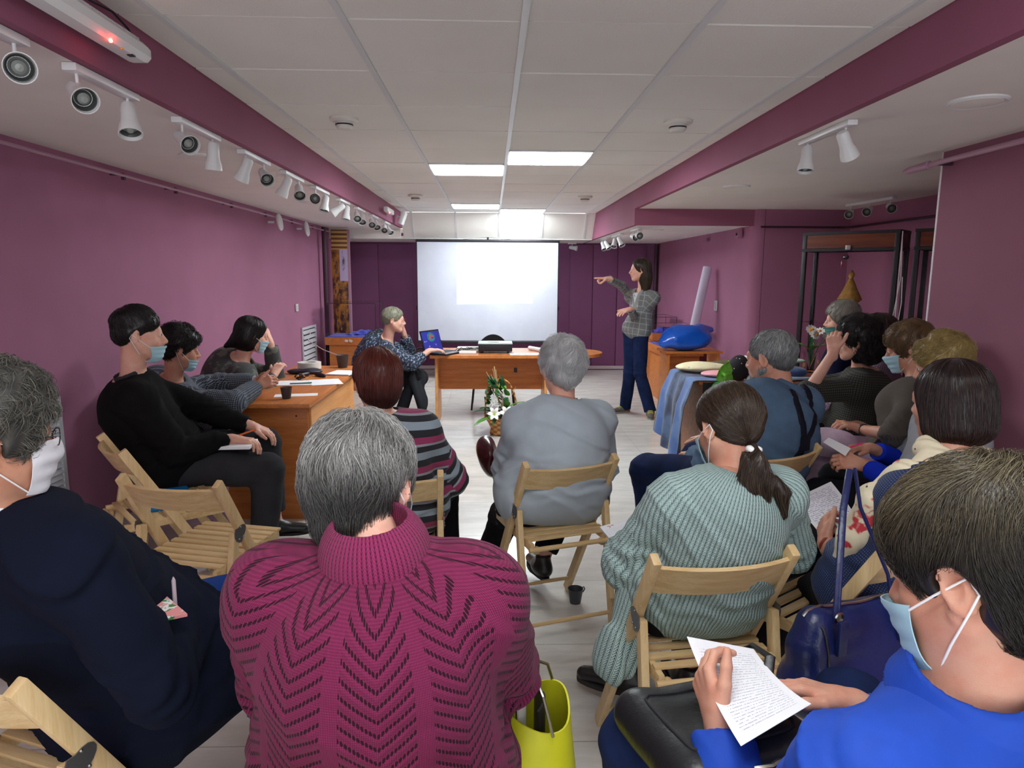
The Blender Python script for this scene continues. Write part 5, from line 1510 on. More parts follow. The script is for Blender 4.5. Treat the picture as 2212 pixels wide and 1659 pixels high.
for a, L, mm, z in ((80, .11, M_lime, .10), (120, .10, M_lime, .06), (250, .12, M_grn, .02), (285, .12, M_grn, .0), (210, .10, M_grn, .04), (60, .09, M_lime, .06)):
    m = MB(); d = Vector((math.cos(rad(a)), 0, math.sin(rad(a)))); s_ = Vector((-d.z, -.4, d.x))
    m.grid(lambda u, v: Vector((0, 0, z)) + d * (L * u) + s_ * ((v - .5) * .09 * math.sin(PI * min(1, u * .85 + .12))) + Vector((0, -.02 * math.sin(u * 5 + v * 3), 0)), 10, 6, .001); m.build('satin_leaf', mm, t, angle=60)
t = thing('straw_tassel', 'yellow straw tassel hanging on the front of the craft table', 'ornament', (1.60, 4.80, .34))
m = MB(); random.seed(4)
for k in range(60):
    a = random.uniform(0, 2 * PI); m.tube([(0, 0, .09), (.02 * math.cos(a), .015 * math.sin(a), .05), (.035 * math.cos(a) * random.random(), .025 * math.sin(a), -.09 + random.uniform(-.02, .03))], .0022, 4)
m.build('straw_strands', M_straw, t); MB().ball((0, 0, .06), (.018, .018, .014), 10).build('tassel_knot', M_straw, t)
tag(MB().tube([(1.60, 4.80, .425), (1.60, 4.80, .5), (1.625, 4.84, .75)], .002, 5).build('hanging_string', M_straw), 'thin string holding the yellow straw tassel', 'string')
M_ylw = mat('yellow_ribbon', srgb(222, 180, 50), .4)
t = thing('ribbon_box', 'dark little round box with a yellow bow on the craft table', 'box', (1.93, 4.93, ZK))
MB().lathe([(.075, 0), (.080, .01), (.080, .05), (.074, .055), (0, .05)], n=28).build('box_body', M_dkm, t)
m = MB()
for a in (20, 160, 75): m.grid(lambda u, v: ((.09 * u) * math.cos(rad(a)), -.02 + (v - .5) * .04, .06 + .045 * math.sin(u * 3.1)), 8, 3, .001)
m.build('bow', M_ylw, t)
blob('soft_toy', 'green teddy toy with a red cap lying on the craft table', 'toy', mat('dark_green_velvet', srgb(24, 110, 76), .9, sheen=.4), [((2.06, 5.18, ZK + .06), (.10, .06, .05)), ((2.15, 5.15, ZK + .09), (.045, .045, .042)), ((2.00, 5.10, ZK + .03), (1.95, 5.03, ZK + .025), .026, .022)])
blob('velvet_cap', 'dark red velvet cap with a white hem lying on the craft table', 'cap', mat('crimson_velvet', srgb(150, 22, 40), .9, sheen=.4), [((2.08, 5.34, ZK + .06), (2.22, 5.34, ZK + .13), .045, .07)])
tag(MB().lathe([(.070, 0), (.082, .008), (.070, .016)], (2.03, 5.34, ZK + .055), 24, Matrix.Rotation(rad(60), 3, 'Y')).build('cap_hem', M_petal), 'white fluffy hem of the red velvet cap', 'cap')
blob('brown_toy', 'grey-brown furry toy beside the red cap on the craft table', 'toy', mat('grey_brown_fur', srgb(80, 68, 66), .95, sheen=.4, bump=.006, bscale=120), [((2.30, 5.32, ZK + .07), (.065, .06, .075)), ((2.33, 5.30, ZK + .14), (.035, .035, .035)), ((2.25, 5.25, ZK + .03), (2.22, 5.15, ZK + .03), .03, .025)])
blob('cloth_roll', 'olive brown rolled cloth lying across the craft table', 'textile', mat('olive_brown_wool', srgb(96, 88, 62), .95, var=.2), [((1.72, 5.46, ZK + .03), (1.98, 5.42, ZK + .05), .030, .05)])
blob('denim_pillow', 'denim pillow on the right half of the craft table', 'pillow', M_denim, [((2.10, 5.0, ZK + .05), (.24, .12, .055))], disp=(22, .005))
blob('white_cloth', 'pale green and white folded cloth behind the denim pillow', 'textile', mat('mint_white_cloth', srgb(196, 222, 206), .9, var=.1), [((2.22, 5.16, ZK + .11), (.17, .10, .020))], disp=(30, .004))
blob('folded_cloth', 'light blue folded cloth in front on the craft table', 'textile', mat('light_blue_cotton', srgb(150, 176, 196), .9, var=.1), [((2.10, 4.91, ZK + .014), (.26, .07, .016))], disp=(30, .003))
blob('blue_figure', 'blue and white cloth figure at the right end of the craft table', 'toy', mat('bright_blue_felt', srgb(50, 98, 180), .9), [((2.60, 4.98, ZK + .06), (.05, .045, .06)), ((2.66, 4.95, ZK + .02), (2.74, 4.88, ZK + .02), .03, .03)])
# daisies
t = thing('daisy_bunch', 'bunch of white daisies with orange centres behind the grey-haired man', 'flowers', (2.50, 5.32, ZK))
MB().lathe([(.045, 0), (.055, .10), (.06, .16), (.05, .16), (0, .02)], n=24).build('vase', M_glass, t)
random.seed(2)
for k in range(9):
    a = random.uniform(0, 2 * PI); r_ = random.uniform(0, .12); c = Vector((r_ * math.cos(a), r_ * math.sin(a) * .7, .33 + random.uniform(-.03, .05) - r_ * .3))
    st = MB().tube([(0, 0, .05), (c.x * .5, c.y * .5, .2), tuple(c)], .003, 6).build('flower_stem', M_leaf, t)
    m = MB(); R3 = Matrix.Rotation(random.uniform(.5, 1.3), 3, 'X') @ Matrix.Rotation(random.uniform(-.5, .5), 3, 'Y')
    for q in range(10):
        an = 2 * PI * q / 10; d = R3 @ Vector((math.cos(an), math.sin(an), 0)); s_ = R3 @ Vector((-math.sin(an), math.cos(an), 0))
        m.grid(lambda u, v: c + d * (.010 + .030 * u) + s_ * ((v - .5) * .018 * math.sin(PI * min(1, u * .8 + .15))), 3, 2, .0006)
    fl = m.build('daisy', M_petal, t)
    MB().ball(c, .0115, 10).build('daisy_centre', mat('orange_yolk', srgb(226, 150, 50), .7) if k == 0 else bpy.data.materials['orange_yolk'], fl)
m = MB()
for k in range(14):
    a = random.uniform(0, 2 * PI); leaf(m, (.02 * math.cos(a), .02 * math.sin(a), .18), (math.cos(a), math.sin(a), .8), .13, .014, .3)
m.build('foliage', M_leaf2, t)

# ------------------------------------------------------------------ things on the left desk
ZD = .7505
M_cup = mat('dark_grey_plastic', srgb(58, 60, 66), .5)
def cup(x, y, z, label, s=1.0, handle=False, rz=0.0):
    t = thing('plastic_cup', label, 'cup', (x, y, z), rad(rz))
    MB().lathe([(.024 * s, 0), (.025 * s, .002), (.0345 * s, .066 * s), (.0365 * s, .070 * s), (.0345 * s, .070 * s), (.0325 * s, .066 * s), (.0235 * s, .006 * s), (0, .005 * s)], n=28).build('cup_body', M_cup, t)
    if handle: MB().tube([(.031 * s, 0, .064 * s), (.048 * s, 0, .066 * s), (.054 * s, 0, .056 * s), (.046 * s, 0, .044 * s), (.030 * s, 0, .040 * s)], .0028 * s, 8).build('handle', M_cup, t)
    return t
cup(-1.245, 4.18, ZD, 'dark grey plastic cup on the near end of the left desk', 1.0)
cup(-1.205, 5.60, ZD, 'larger dark cup at the far end of the left desk with a cable passing behind', 1.45)
cup(.39, 3.00, 0, 'dark grey plastic cup with a handle standing on the floor under the chair', 1.0, True, 30)
flat_sheet(-1.22, 4.30, ZD + .0005, .26, .10, 12, M_paper, 'narrow white sheet under the cup on the left desk')
flat_sheet(-1.34, 4.80, ZD + .0005, .30, .21, 6, M_print, 'white printed sheet in the middle of the left desk')
flat_sheet(-1.16, 4.82, ZD + .003, .21, .26, 20, M_paper, 'pale blue-white sheet overlapping at the edge of the left desk', name='paper_sheet')
def booklet(x, y, z, w, d, rz, label, th=.012, cover=None, group=None):
    t = thing('notebook', label, 'notebook', (x, y, z), rad(rz), group)
    MB().box((0, 0, th * .5), (w * .97, d * .96, th - .003)).build('pages', M_paper, t)
    MB().box((0, 0, .001), (w, d, .002)).build('cover', cover or M_dkb, t)
    return t
M_dkb = mat('dark_blue_cover', srgb(34, 44, 66), .6)
booklet(-1.13, 5.25, ZD, .19, .22, -12, 'open white notebook with dark cover on the far part of the left desk')
t = thing('tape_roll', 'cream roll of tape lying on a black cloth on the left desk', 'tape roll', (-1.42, 5.40, ZD + .02))
MB().lathe([(.05, 0), (.09, 0), (.09, .05), (.05, .05), (.05, 0)], n=32).build('tape_band', M_det, t)
blob('black_gloves', 'crumpled black gloves on the left desk', 'gloves', mat('black_shiny_cloth', srgb(28, 30, 44), .4), [((-1.42, 5.26, ZD + .016), (.14, .07, .020)), ((-1.30, 5.12, ZD + .014), (-1.22, 5.05, ZD + .012), .018, .014), ((-1.36, 5.12, ZD + .014), (-1.42, 5.02, ZD + .012), .018, .014)], disp=(50, .005))
tag(MB().tube([(-1.38, 4.72, ZD + .006), (-1.24, 4.76, ZD + .006)], .0045, 8).build('pen', mat('green_plastic', srgb(30, 110, 90), .4)), 'green pen lying on the printed sheet on the left desk', 'pen')
blob('crumpled_foil', 'small crumpled clear wrapper on the left desk', 'wrapper', M_glass, [((-1.36, 4.92, ZD + .02), (.03, .025, .02))], disp=(120, .006), h=.005)
tag(MB().tube([(XL + .03, 8.7, .80), (-2.0, 7.6, .78), (-1.5, 6.2, .83), (-1.20, 5.62, ZD + .08)], .0035, 6).build('cord', M_cab), 'white cord running from the tall louvre down to the far cup', 'cord')
# folders on the empty chairs
M_fold = mat('bright_blue_folder', srgb(20, 140, 220), .35)
o = MB().box((0, 0, .004), (.32, .24, .008), bev=.002).build('document_folder', M_fold); o.location = (-1.52, 3.14, .458); o.rotation_euler = (0, 0, rad(-58)); tag(o, 'bright blue folder lying on the rear empty chair', 'folder')
# ------------------------------------------------------------------ clothes materials
M_blk = fabric('black_cloth', srgb(22, 21, 26)); M_char = fabric('charcoal_cloth', srgb(52, 52, 56)); M_jean = fabric('dark_blue_denim', srgb(24, 36, 70), var=.25)
M_shoe = mat('black_leather', srgb(26, 25, 26), .35)
def m_chevron(nt, b):
    u, v, _ = sep(nt, coord(nt, 'UV'))
    p = (u + .035) / .145; q = (p + 20.0).frac(); c0 = (q - .5).abs()
    band = c0.gt(.405)
    vv = v - c0 * .105; row = (vv / .0225 + 20.0).frac()
    inrow = row.gt(.30) * row.lt(.66)
    al = (c0 / .0425).frac(); d = ((al - .5) * (al - .5) * 4.0 + (row - .48) * (row - .48) * 22.0)
    col_i = (u / .0060 + 50.0).frac()
    dd = (col_i - .5) * (col_i - .5) * 5.0 + (row - .48) * (row - .48) * 26.0
    side = u.abs().gt(.27); hole = dd.lt(.85) * inrow * (1.0 - band)
    kn = ((u / .0026).frac() - .5).abs() + ((v / .0036).frac() - .5).abs() * .5
    kn2 = ((u / .007 + (v / .012).floor() * .5).frac() - .5).abs()
    ridge = ((row - .02 + .5).frac() - .5).abs()
    base = mixc(nt, kn.ss(.1, .8), srgb(88, 22, 54), srgb(138, 44, 86))
    c = mixc(nt, hole, base, srgb(44, 10, 28)); c = mixc(nt, band * (kn2.lt(.08)) * .3, c, srgb(110, 30, 70))
    h = kn * .25 - hole * 1.2 + (1.0 - ridge * 3.0).max(0.0) * (1.0 - band) * .7
    return c, h, .0028
M_mag = mat('magenta_openwork_knit', srgb(160, 50, 100), .85, spec=.15, sheen=.06, build=m_chevron)
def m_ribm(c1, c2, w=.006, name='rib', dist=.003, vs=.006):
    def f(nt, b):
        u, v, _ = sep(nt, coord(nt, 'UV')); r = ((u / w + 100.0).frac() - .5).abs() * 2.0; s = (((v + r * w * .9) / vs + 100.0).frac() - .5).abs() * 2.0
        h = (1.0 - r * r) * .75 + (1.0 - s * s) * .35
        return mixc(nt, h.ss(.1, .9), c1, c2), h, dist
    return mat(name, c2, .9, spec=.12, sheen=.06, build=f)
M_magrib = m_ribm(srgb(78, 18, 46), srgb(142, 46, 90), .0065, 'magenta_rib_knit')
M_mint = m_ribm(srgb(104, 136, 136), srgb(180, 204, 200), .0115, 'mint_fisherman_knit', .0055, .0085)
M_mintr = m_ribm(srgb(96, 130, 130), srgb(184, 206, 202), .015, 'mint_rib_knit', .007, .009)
def m_stripes(nt, b):
    u, v, _ = sep(nt, coord(nt, 'UV')); w = v + u.abs() * .28
    k = (w / .118 + 50.0).frac(); n = noise(nt, coord(nt, 'UV'), 500, 2)
    c = mixc(nt, k.gt(.22), srgb(148, 50, 92), srgb(34, 34, 40)); c = mixc(nt, k.gt(.46) * k.lt(.72), c, srgb(146, 160, 170)); c = mixc(nt, k.gt(.92), c, srgb(150, 152, 160))
    return c, n, .0008
M_strp = mat('striped_knit', srgb(60, 50, 60), .9, sheen=.06, build=m_stripes)
def m_grid(c1, c2, s, name, th=.2, c3=None):
    def f(nt, b):
        u, v, _ = sep(nt, coord(nt, 'UV')); g = ((u / s + 50.0).frac().lt(th)).max((v / s + 50.0).frac().lt(th))
        c = mixc(nt, g, c1, c2)
        if c3 is not None:
            g2 = ((u / (s * 5) + 50.0).frac().lt(.12)).max((v / (s * 5) + 50.0).frac().lt(.12)); c = mixc(nt, g2 * .6, c, c3)
        return c, noise(nt, coord(nt, 'UV'), 700, 2), .0005
    return mat(name, c1, .85, spec=.2, sheen=.06, build=f)
M_check = m_grid(srgb(40, 44, 52), srgb(120, 128, 140), .010, 'dark_checked_cotton', .25)
M_tweed = m_grid(srgb(74, 74, 66), srgb(38, 38, 36), .012, 'grey_brown_check_wool', .3)
M_hound = m_grid(srgb(150, 126, 144), srgb(96, 78, 96), .012, 'pink_grey_check_wool', .35)
M_plaid = m_grid(srgb(120, 122, 122), srgb(100, 102, 104), .012, 'grey_check_blazer', .3, srgb(170, 172, 170))
def m_floral(nt, b):
    v = coord(nt); d = voro(nt, v, 34); n = noise(nt, v, 60, 3)
    return mixc(nt, d.lt(.2) * .9, mixc(nt, n.ss(.54, .60), srgb(28, 36, 52), srgb(130, 146, 170)), srgb(40, 56, 84)), n, .0003
M_floral = mat('dark_blue_white_floral', srgb(30, 40, 60), .8, build=m_floral)
def m_camo(nt, b):
    v = coord(nt); n = noise(nt, v, 14, 3)
    return mixc(nt, n.ss(.52, .58), srgb(62, 64, 64), srgb(100, 102, 92)), noise(nt, v, 400), .0008
M_camo = mat('grey_mottled_knit', srgb(62, 64, 64), .9, sheen=.06, build=m_camo)
def m_dots(nt, b):
    u, v, _ = sep(nt, coord(nt, 'UV')); a = ((u / .0062 + 50.0).frac() - .5); c_ = ((v / .0062 + 50.0).frac() - .5)
    d = (a * a + c_ * c_).lt(.045); return mixc(nt, d, srgb(20, 34, 72), srgb(84, 108, 160)), (1.0 - d), .0006
M_navydot = mat('navy_dotted_knit', srgb(24, 36, 76), .8, sheen=.06, build=m_dots)
def m_scarf(nt, b):
    v = coord(nt); n = noise(nt, v, 13, 2); n2 = noise(nt, v, 40, 3); k = voro(nt, v, 30)
    c = mixc(nt, n.ss(.56, .60) * n2.ss(.35, .5), srgb(226, 214, 184), srgb(196, 52, 66)); return mixc(nt, k.lt(.10), c, srgb(70, 74, 64)), n2, .001
M_scarf = mat('cream_scarf_with_red_flowers', srgb(226, 214, 184), .8, sheen=.06, build=m_scarf)
M_suit = fabric('navy_suit_wool', srgb(13, 18, 34), var=.1); M_blueshirt = fabric('royal_blue_shirt_cotton', srgb(36, 72, 170), .6, var=.12, bump=.0003)
M_greyblue = fabric('grey_blue_shirt_cotton', srgb(82, 106, 132), .8); M_pale = fabric('pale_grey_jersey', srgb(176, 187, 196), var=.05, bump=.0003)
M_white_sh = fabric('white_shirt_cotton', srgb(222, 226, 232)); M_brownb = m_grid(srgb(96, 88, 80), srgb(70, 64, 58), .006, 'grey_brown_blouse_weave', .4)
M_strap = mat('black_elastic_strap', srgb(20, 20, 34), .7, spec=.2)
M_lilac = fabric('lilac_pink_cloth', srgb(186, 160, 178)); M_royal = fabric('royal_blue_undersleeve', srgb(24, 50, 190)); M_navy = fabric('navy_cloth', srgb(22, 26, 52)); M_red = fabric('red_knit', srgb(190, 20, 40))
H_silver = hair_mat('silver_grey_hair', srgb(228, 228, 228), srgb(140, 140, 144), .35)
H_salt = hair_mat('salt_and_pepper_hair', srgb(66, 64, 62), srgb(240, 238, 233), .35, c3=srgb(30, 28, 27))  # dark nape: partly the hair's own, partly shade put into the colour
H_dark = hair_mat('dark_brown_hair', srgb(36, 26, 22), srgb(92, 74, 58), .30)
H_black = hair_mat('black_hair', srgb(20, 17, 19), srgb(46, 36, 34), .30)
H_bob = hair_mat('very_dark_brown_bob_hair', srgb(26, 18, 18), srgb(62, 42, 38), .24)
H_red = hair_mat('mahogany_red_hair', srgb(66, 22, 20), srgb(136, 62, 46), .28, c3=srgb(34, 16, 18))
H_blond = hair_mat('dark_blond_hair', srgb(168, 144, 88), srgb(118, 96, 54), .4)
H_brown = hair_mat('golden_brown_hair', srgb(110, 84, 54), srgb(70, 48, 34), .4)
H_ash = hair_mat('dark_ash_hair', srgb(42, 35, 28), srgb(146, 132, 100), .34, c3=srgb(24, 20, 19))  # pale top over dark sides: own tone plus overhead light painted in
H_curl = hair_mat('grey_brown_curly_hair', srgb(48, 46, 44), srgb(140, 136, 124), .6)
H_grey = hair_mat('grey_short_hair', srgb(150, 152, 152), srgb(70, 72, 74), .4, c3=srgb(90, 90, 90))
H_dim = hair_mat('mixed_grey_blond_hair', srgb(140, 138, 118), srgb(96, 94, 86), .4)
def flow_to(pt, grav=0.0):
    pt = np.asarray(pt)
    return lambda P: (lambda d: d / (np.linalg.norm(d, axis=-1, keepdims=True) + 1e-9) + V3(0, 0, -grav))(pt - P)
def sub_field(f, prim_ops):
    for o in prim_ops: getattr(f, o[0])(*o[1:-1], **o[-1])
    return f
# ------------------------------------------------------------------ people, row by row
def pel(x, y, w=1.0): return (x, y, .45 + .096 * w)
def add_hair(P, f, m, n, flow, **k): return hair_obj(P.root, f, P.O - P.off, P.M, P.hs, m, n, flow, **k)
DN = (0, 0, -1)

# woman in the pale grey top
P9 = person('person with silver hair, bead necklace and pale grey short-sleeved top, seated with back to us', (.26, 2.88, 0), 16, pel(.26, 2.86, 1.25), (0.305, 2.950, 1.102), 14, -14, 3, sk='fair', w=1.28, s=1.03, neck=(0.302, 2.900, 0.957),
            armL=((0.064, 2.980, 0.600), (0.053, 3.250, 0.576)), armR=((0.535, 3.000, 0.646), (.40, 3.3, .66)), legL=((0.054, 3.250, 0.318), (-.02, 3.30, .09), (-.6, .5, 0)), legR=((.40, 3.35, .5), (.22, 3.12, .09)), sh=.17, hump=.05)
top(P9, 'blouse', M_pale, g=.020, fold=.007, cuff=(0, 0), sl=(.070, .062, .05), neck_r=.086, hem=-.12, crease=.005, wr=(.004, 22), h=.008, neckpt=P9.N + P9.u * .012)
for q in 'LR':
    f = Field(); f.cone(P9.el[q] * .86 + P9.sh[q] * .14, P9.wr[q], .048, .036, k=.01, cut=[(P9.wr[q], nz(P9.wr[q] - P9.el[q]))]); V, F = f.verts(.007); np_mesh('undersleeve', [(V - P9.off, F)], M_blk, P9.root)
pants(P9, M_blk); shoes(P9, M_shoe, boot=.03)
hf_ = cap_field(.020, top=.012, nape=-.085, back=.02, line=.05); hf_.disp = wav(3, 60, .004)
add_hair(P9, hf_, H_silver, 7000, flow_crown((.015, -.055, .12), .35, .5), length=.060, wid=.00055, lift=.014, jitter=.25, clump=.7, cfreq=50, seed=9, h=.004)
nk = MB(); Nn = P9.N + P9.u * .018
for k in range(34):
    a = 2 * PI * k / 34; p = Nn + P9.r * (.066 * math.cos(a)) + P9.fw * (.068 * math.sin(a)) - P9.u * (.012 * math.sin(a) + .0)
    p = P9.hf.project(((p - P9.O) @ P9.M)[None] / P9.hs, .004)[0]; p = (P9.M @ (p * P9.hs)) + P9.O - P9.off; nk.ball(tuple(p), .0048, 8)
tag(nk.build('bead_necklace', M_steel, P9.root))

# red-haired woman in the striped sweater
P8 = person('person with mahogany red hair and striped maroon, black and grey sweater, seen from behind', (-.41, 2.70, 0), 6, pel(-.41, 2.70, 1.2), (-0.443, 2.680, 1.090), 20, -14, 0, sk='fair', w=1.22, neck=(-0.443, 2.620, 0.968),
            armL=((-0.692, 2.720, 0.729), (-.60, 3.05, .62)), armR=((-0.190, 2.780, 0.701), (-.235, 3.02, .64)), legR=((-.22, 3.15, .52), (-.20, 3.10, .09)), legL=((-.55, 3.13, .52), None), hump=.045)
top(P8, 'sweater', M_strp, g=.018, fold=.005, sl=(.070, .060, .042), neck_r=.082, hem=-.13, crease=.004, h=.008, cuff=(.8, .8))
f = Field(); a, b_ = P8.el['R'], P8.wr['R']; f.cone(a + (b_ - a) * .78, a + (b_ - a) * 1.0, .046, .044, k=.01); f.disp = wav(2, 220, .002); V, F = f.verts(.005); np_mesh('fur_cuff', [(V - P8.off, F)], mat('grey_fur', srgb(150, 148, 146), .95, sheen=.5, bump=.006, bscale=220), P8.root)
pants(P8, M_blk); shoes(P8, M_shoe)
hf_ = cap_field(.020, nape=-.105, back=.01, side=-.06, line=.05); hf_.ell((0, -.050, -.035), (.078, .062, .070), k=.03)
add_hair(P8, hf_, H_red, 5000, flow_crown((.0, -.05, .12), .9, .15), length=.075, wid=.0006, lift=.003, jitter=.12, seed=8, h=.004, low=(-.10, -.02))

# woman with ponytail and mint cardigan
P10 = person('person with dark ponytail in a white hair tie and chunky mint cardigan', (.60, 1.95, 0), 10, pel(.60, 1.93, 1.1), (0.684, 1.930, 1.071), 20, -22, 3, sk='warm', w=1.05, neck=(0.693, 1.860, 0.953),
            armL=((0.409, 1.980, 0.638), (0.435, 2.200, 0.584)), armR=((0.938, 1.980, 0.687), (.86, 2.28, .66)), legL=((.52, 2.44, .52), (0.473, 2.220, 0.083), (-.6, .3, 0)), legR=((.74, 2.40, .52), (.64, 2.05, .09)), sh=.160, hump=.045)
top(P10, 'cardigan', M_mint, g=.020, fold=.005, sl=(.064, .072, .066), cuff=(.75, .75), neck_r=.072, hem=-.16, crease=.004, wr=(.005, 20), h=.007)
f = Field(); f.cone(P10.hip['L'] + V3(-.09, -.02, .03), P10.hip['L'] + V3(-.155, -.04, -.19), .045, .062, k=.03, flat=(nz([.5, .8, 0]), .55), cut=[(P10.hip['L'] + V3(-.155, -.04, -.235), V3(-.2, 0, -1))])
f.disp = lambda Q: .008 * np.sin(Q[..., 0] * 90 + Q[..., 1] * 60) ; V, F = f.verts(.006)
np_mesh('cardigan_hem', [(V - P10.off, F)], M_mintr, P10.root, uv=bone_uv(V, F, [(P10.hip['L'] + V3(-.08, 0, .05), P10.hip['L'] + V3(-.15, 0, -.2), .06)], V3(0, -1, 0)))
pants(P10, M_blk); shoes(P10, M_shoe, boot=.02)
hf_ = cap_field(.013, nape=-.060, back=.006, line=.045, top=.004)
add_hair(P10, hf_, H_dark, 6500, flow_to((-.018, -.116, -.085)), length=.085, wid=.0005, lift=.0022, jitter=.10, seed=10, h=.004)
il = P10.il; tie = P10.M @ V3(-.018, -.104, -.085) + P10.O
MB().ball(tuple(tie - P10.off), (.020, .020, .013), 14, Matrix.Rotation(.6, 3, 'Y')).ball(tuple(tie - P10.off + V3(.012, 0, .004)), (.016, .016, .010), 12).build('hair_tie', M_petal, P10.root)
f = Field(); pth = [tie, tie + V3(-.002, -.030, -.035), tie + V3(-.010, -.034, -.09), tie + V3(.004, -.028, -.155), tie + V3(.020, -.024, -.205)]
pth = [tuple(p) for p in pth]; rr = [.017, .032, .042, .040, .018]
for i in range(4): f.cone(pth[i], pth[i + 1], rr[i], rr[i + 1], k=.02, flat=(V3(0, 1, 0), .62))
f.cone(pth[1], np.array(pth[1]) + V3(.075, -.005, -.07), .018, .020, k=.02); f.cone(np.array(pth[1]) + V3(.075, -.005, -.07), np.array(pth[1]) + V3(.085, -.01, -.13), .020, .006, k=.02)
f.cone(pth[1], np.array(pth[1]) + V3(-.035, 0, -.06), .018, .008, k=.02)
f.disp = lambda Q: .0045 * np.sin(Q[..., 0] * 150 + Q[..., 2] * 22) ; pl_w = wav(77, 24, 1.0, 3)
hair_pt = hair_obj(P10.root, f, -P10.off, np.eye(3), 1.0, H_dark, 3500, lambda Q: V3(0, 0, -1) + np.stack([.38 * np.sin(Q[..., 2] * 34 + Q[..., 0] * 20), 0 * Q[..., 0], 0 * Q[..., 0]], -1), length=.11, wid=.0006, lift=.006, seed=5, jitter=.10, h=.005)
hair_pt.name = 'ponytail'
face_mask(P10, top_z=-.022, bot_z=-.112, out=.010)

# man with braces
P11 = person('person with short grey hair, grey-blue shirt and dark braces crossing on the back', (1.14, 3.06, 0), 20, pel(1.14, 3.06, 1.2), (1.283, 3.120, 1.132), 38, -8, 0, sk='warm', w=1.32, s=1.06, male=True, hs=1.08, neck=(1.335, 3.080, 0.979),
            armL=((1.080, 3.120, 0.722), (1.031, 3.380, 0.597)), armR=((1.540, 3.200, 0.701), (1.15, 3.55, .66)), legL=((0.770, 3.420, 0.521), (.86, 3.50, .09)), legR=((1.10, 3.48, .55), None), sh=.175, hump=.06, hL=dict(pn=DN))
top(P11, 'shirt', M_greyblue, g=.018, fold=.007, sl=(.068, .060, .044), neck_r=.070, hem=-.06, crease=.006, wr=(.006, 20), h=.009)
collar(P11, M_greyblue, r=.072, fall=.048, out=.030)
xj = P11.pelvis + P11.u * .30 - P11.fw * .16
for q in 'LR': strap_on(P11, P11.topf, [P11.sh[q] * .55 + P11.N * .45 + P11.u * .07, P11.sh[q] * .50 + P11.N * .50 - P11.fw * .12, xj], .036, .003, M_strap, 'brace_strap', off=.004)
strap_on(P11, P11.topf, [xj, P11.pelvis + P11.u * .02 - P11.fw * .16], .040, .003, M_strap, 'brace_strap', off=.004)
xp = P11.topf.project(xj[None], .006)[0]; MB().box(tuple(xp - P11.off), (.055, .012, .065), Matrix.Rotation(rad(30), 3, 'Z'), .004).build('brace_patch', M_strap, P11.root)
pants(P11, M_jean, g=.016); shoes(P11, M_shoe)
hf_ = cap_field(.008, nape=-.060, line=.045); add_hair(P11, hf_, H_grey, 4500, flow_crown((.01, -.05, .11), .5, .3), length=.025, wid=.0006, lift=.003, jitter=.3, seed=11, h=.004, low=(-.05, .03))
f = Field(); 
for x in (-1, 1): f.cone((x * .060, .000, -.045), (x * .020, .070, -.100), .022, .022, k=.03)
f.cone((-.012, .090, -.100), (.012, .090, -.100), .022, .022, k=.03); o = hair_obj(P11.root, f, P11.O - P11.off, P11.M, P11.hs, H_grey, 900, lambda Q: V3(0, .4, -1) + 0 * Q, length=.02, wid=.0006, lift=.003, seed=3); o.name = 'beard'

# woman in magenta knit
P7 = person('person with salt-and-pepper hair and magenta openwork sweater, large in front, from behind', (-.205, 1.18, 0), -2, pel(-.20, 1.17, 1.3), (-0.232, 1.210, 1.121), -14, -18, -8, sk='fair', w=1.25, hs=.99, neck=(-0.192, 1.100, 1.033),
            armL=((-0.437, 1.200, 0.723), (-.30, 1.48, .66)), armR=((0.021, 1.200, 0.764), (-.06, 1.50, .66)), sh=.165, hump=.05, legL=((-.36, 1.62, .52), None), legR=((-.08, 1.62, .52), None))
top(P7, 'sweater', M_mag, g=.024, fold=.005, sl=(.078, .078, .055), neck_r=.062, hem=-.16, crease=.004, wr=(.004, 18), h=.006, k=.08, cuff=(.9, .9))
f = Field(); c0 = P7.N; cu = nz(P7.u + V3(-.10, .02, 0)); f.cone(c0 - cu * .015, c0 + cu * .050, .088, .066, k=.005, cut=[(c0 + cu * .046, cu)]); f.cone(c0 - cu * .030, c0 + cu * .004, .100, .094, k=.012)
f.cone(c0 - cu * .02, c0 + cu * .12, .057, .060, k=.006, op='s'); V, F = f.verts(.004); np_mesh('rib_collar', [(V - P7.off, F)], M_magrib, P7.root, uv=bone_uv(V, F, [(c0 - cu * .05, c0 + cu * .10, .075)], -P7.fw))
pants(P7, M_blk); shoes(P7, M_shoe)
hf_ = cap_field(.015, top=.010, nape=-.105, back=.012, side=-.02, line=.05); hf_.disp = wav(6, 40, .005)
add_hair(P7, hf_, H_salt, 16000, flow_crown((.01, -.03, .125), .85, .25), length=.075, wid=.00040, lift=.014, jitter=.18, seed=7, h=.004, low=(-.035, .065), steps=8, clump=.42, cfreq=55)
face_mask(P7, top_z=-.03, bot_z=-.115, out=.010)

# woman with the black bob and flowered scarf
P13 = person('person with smooth dark bob, cream scarf with red flowers and navy dotted jacket', (1.16, 2.02, 0), 34, pel(1.20, 2.00, 1.15), (1.358, 1.980, 1.137), 22, -8, 0, sk='warm', w=1.18, s=1.02, neck=(1.331, 1.900, 0.956),
            armL=((1.162, 2.020, 0.543), (1.108, 2.150, 0.624)), armR=((1.42, 2.08, .72), (1.257, 2.240, 0.662)), legL=((1.129, 2.300, 0.345), (.82, 2.30, .09)), legR=((1.15, 2.45, .54), None), sh=.17, hump=.045,
            hL=dict(d=(.1, .35, .25), pn=(.8, -.2, -.2), curl=(35, 40, 20)), hR=dict(d=(-.9, -.05, -.08), pn=DN, curl=(30, 45, 25)))
top(P13, 'jacket', M_navydot, g=.018, fold=.006, sl=(.068, .056, .040), neck_r=.070, hem=-.12, crease=.005, h=.007, cuff=(.85, .8))
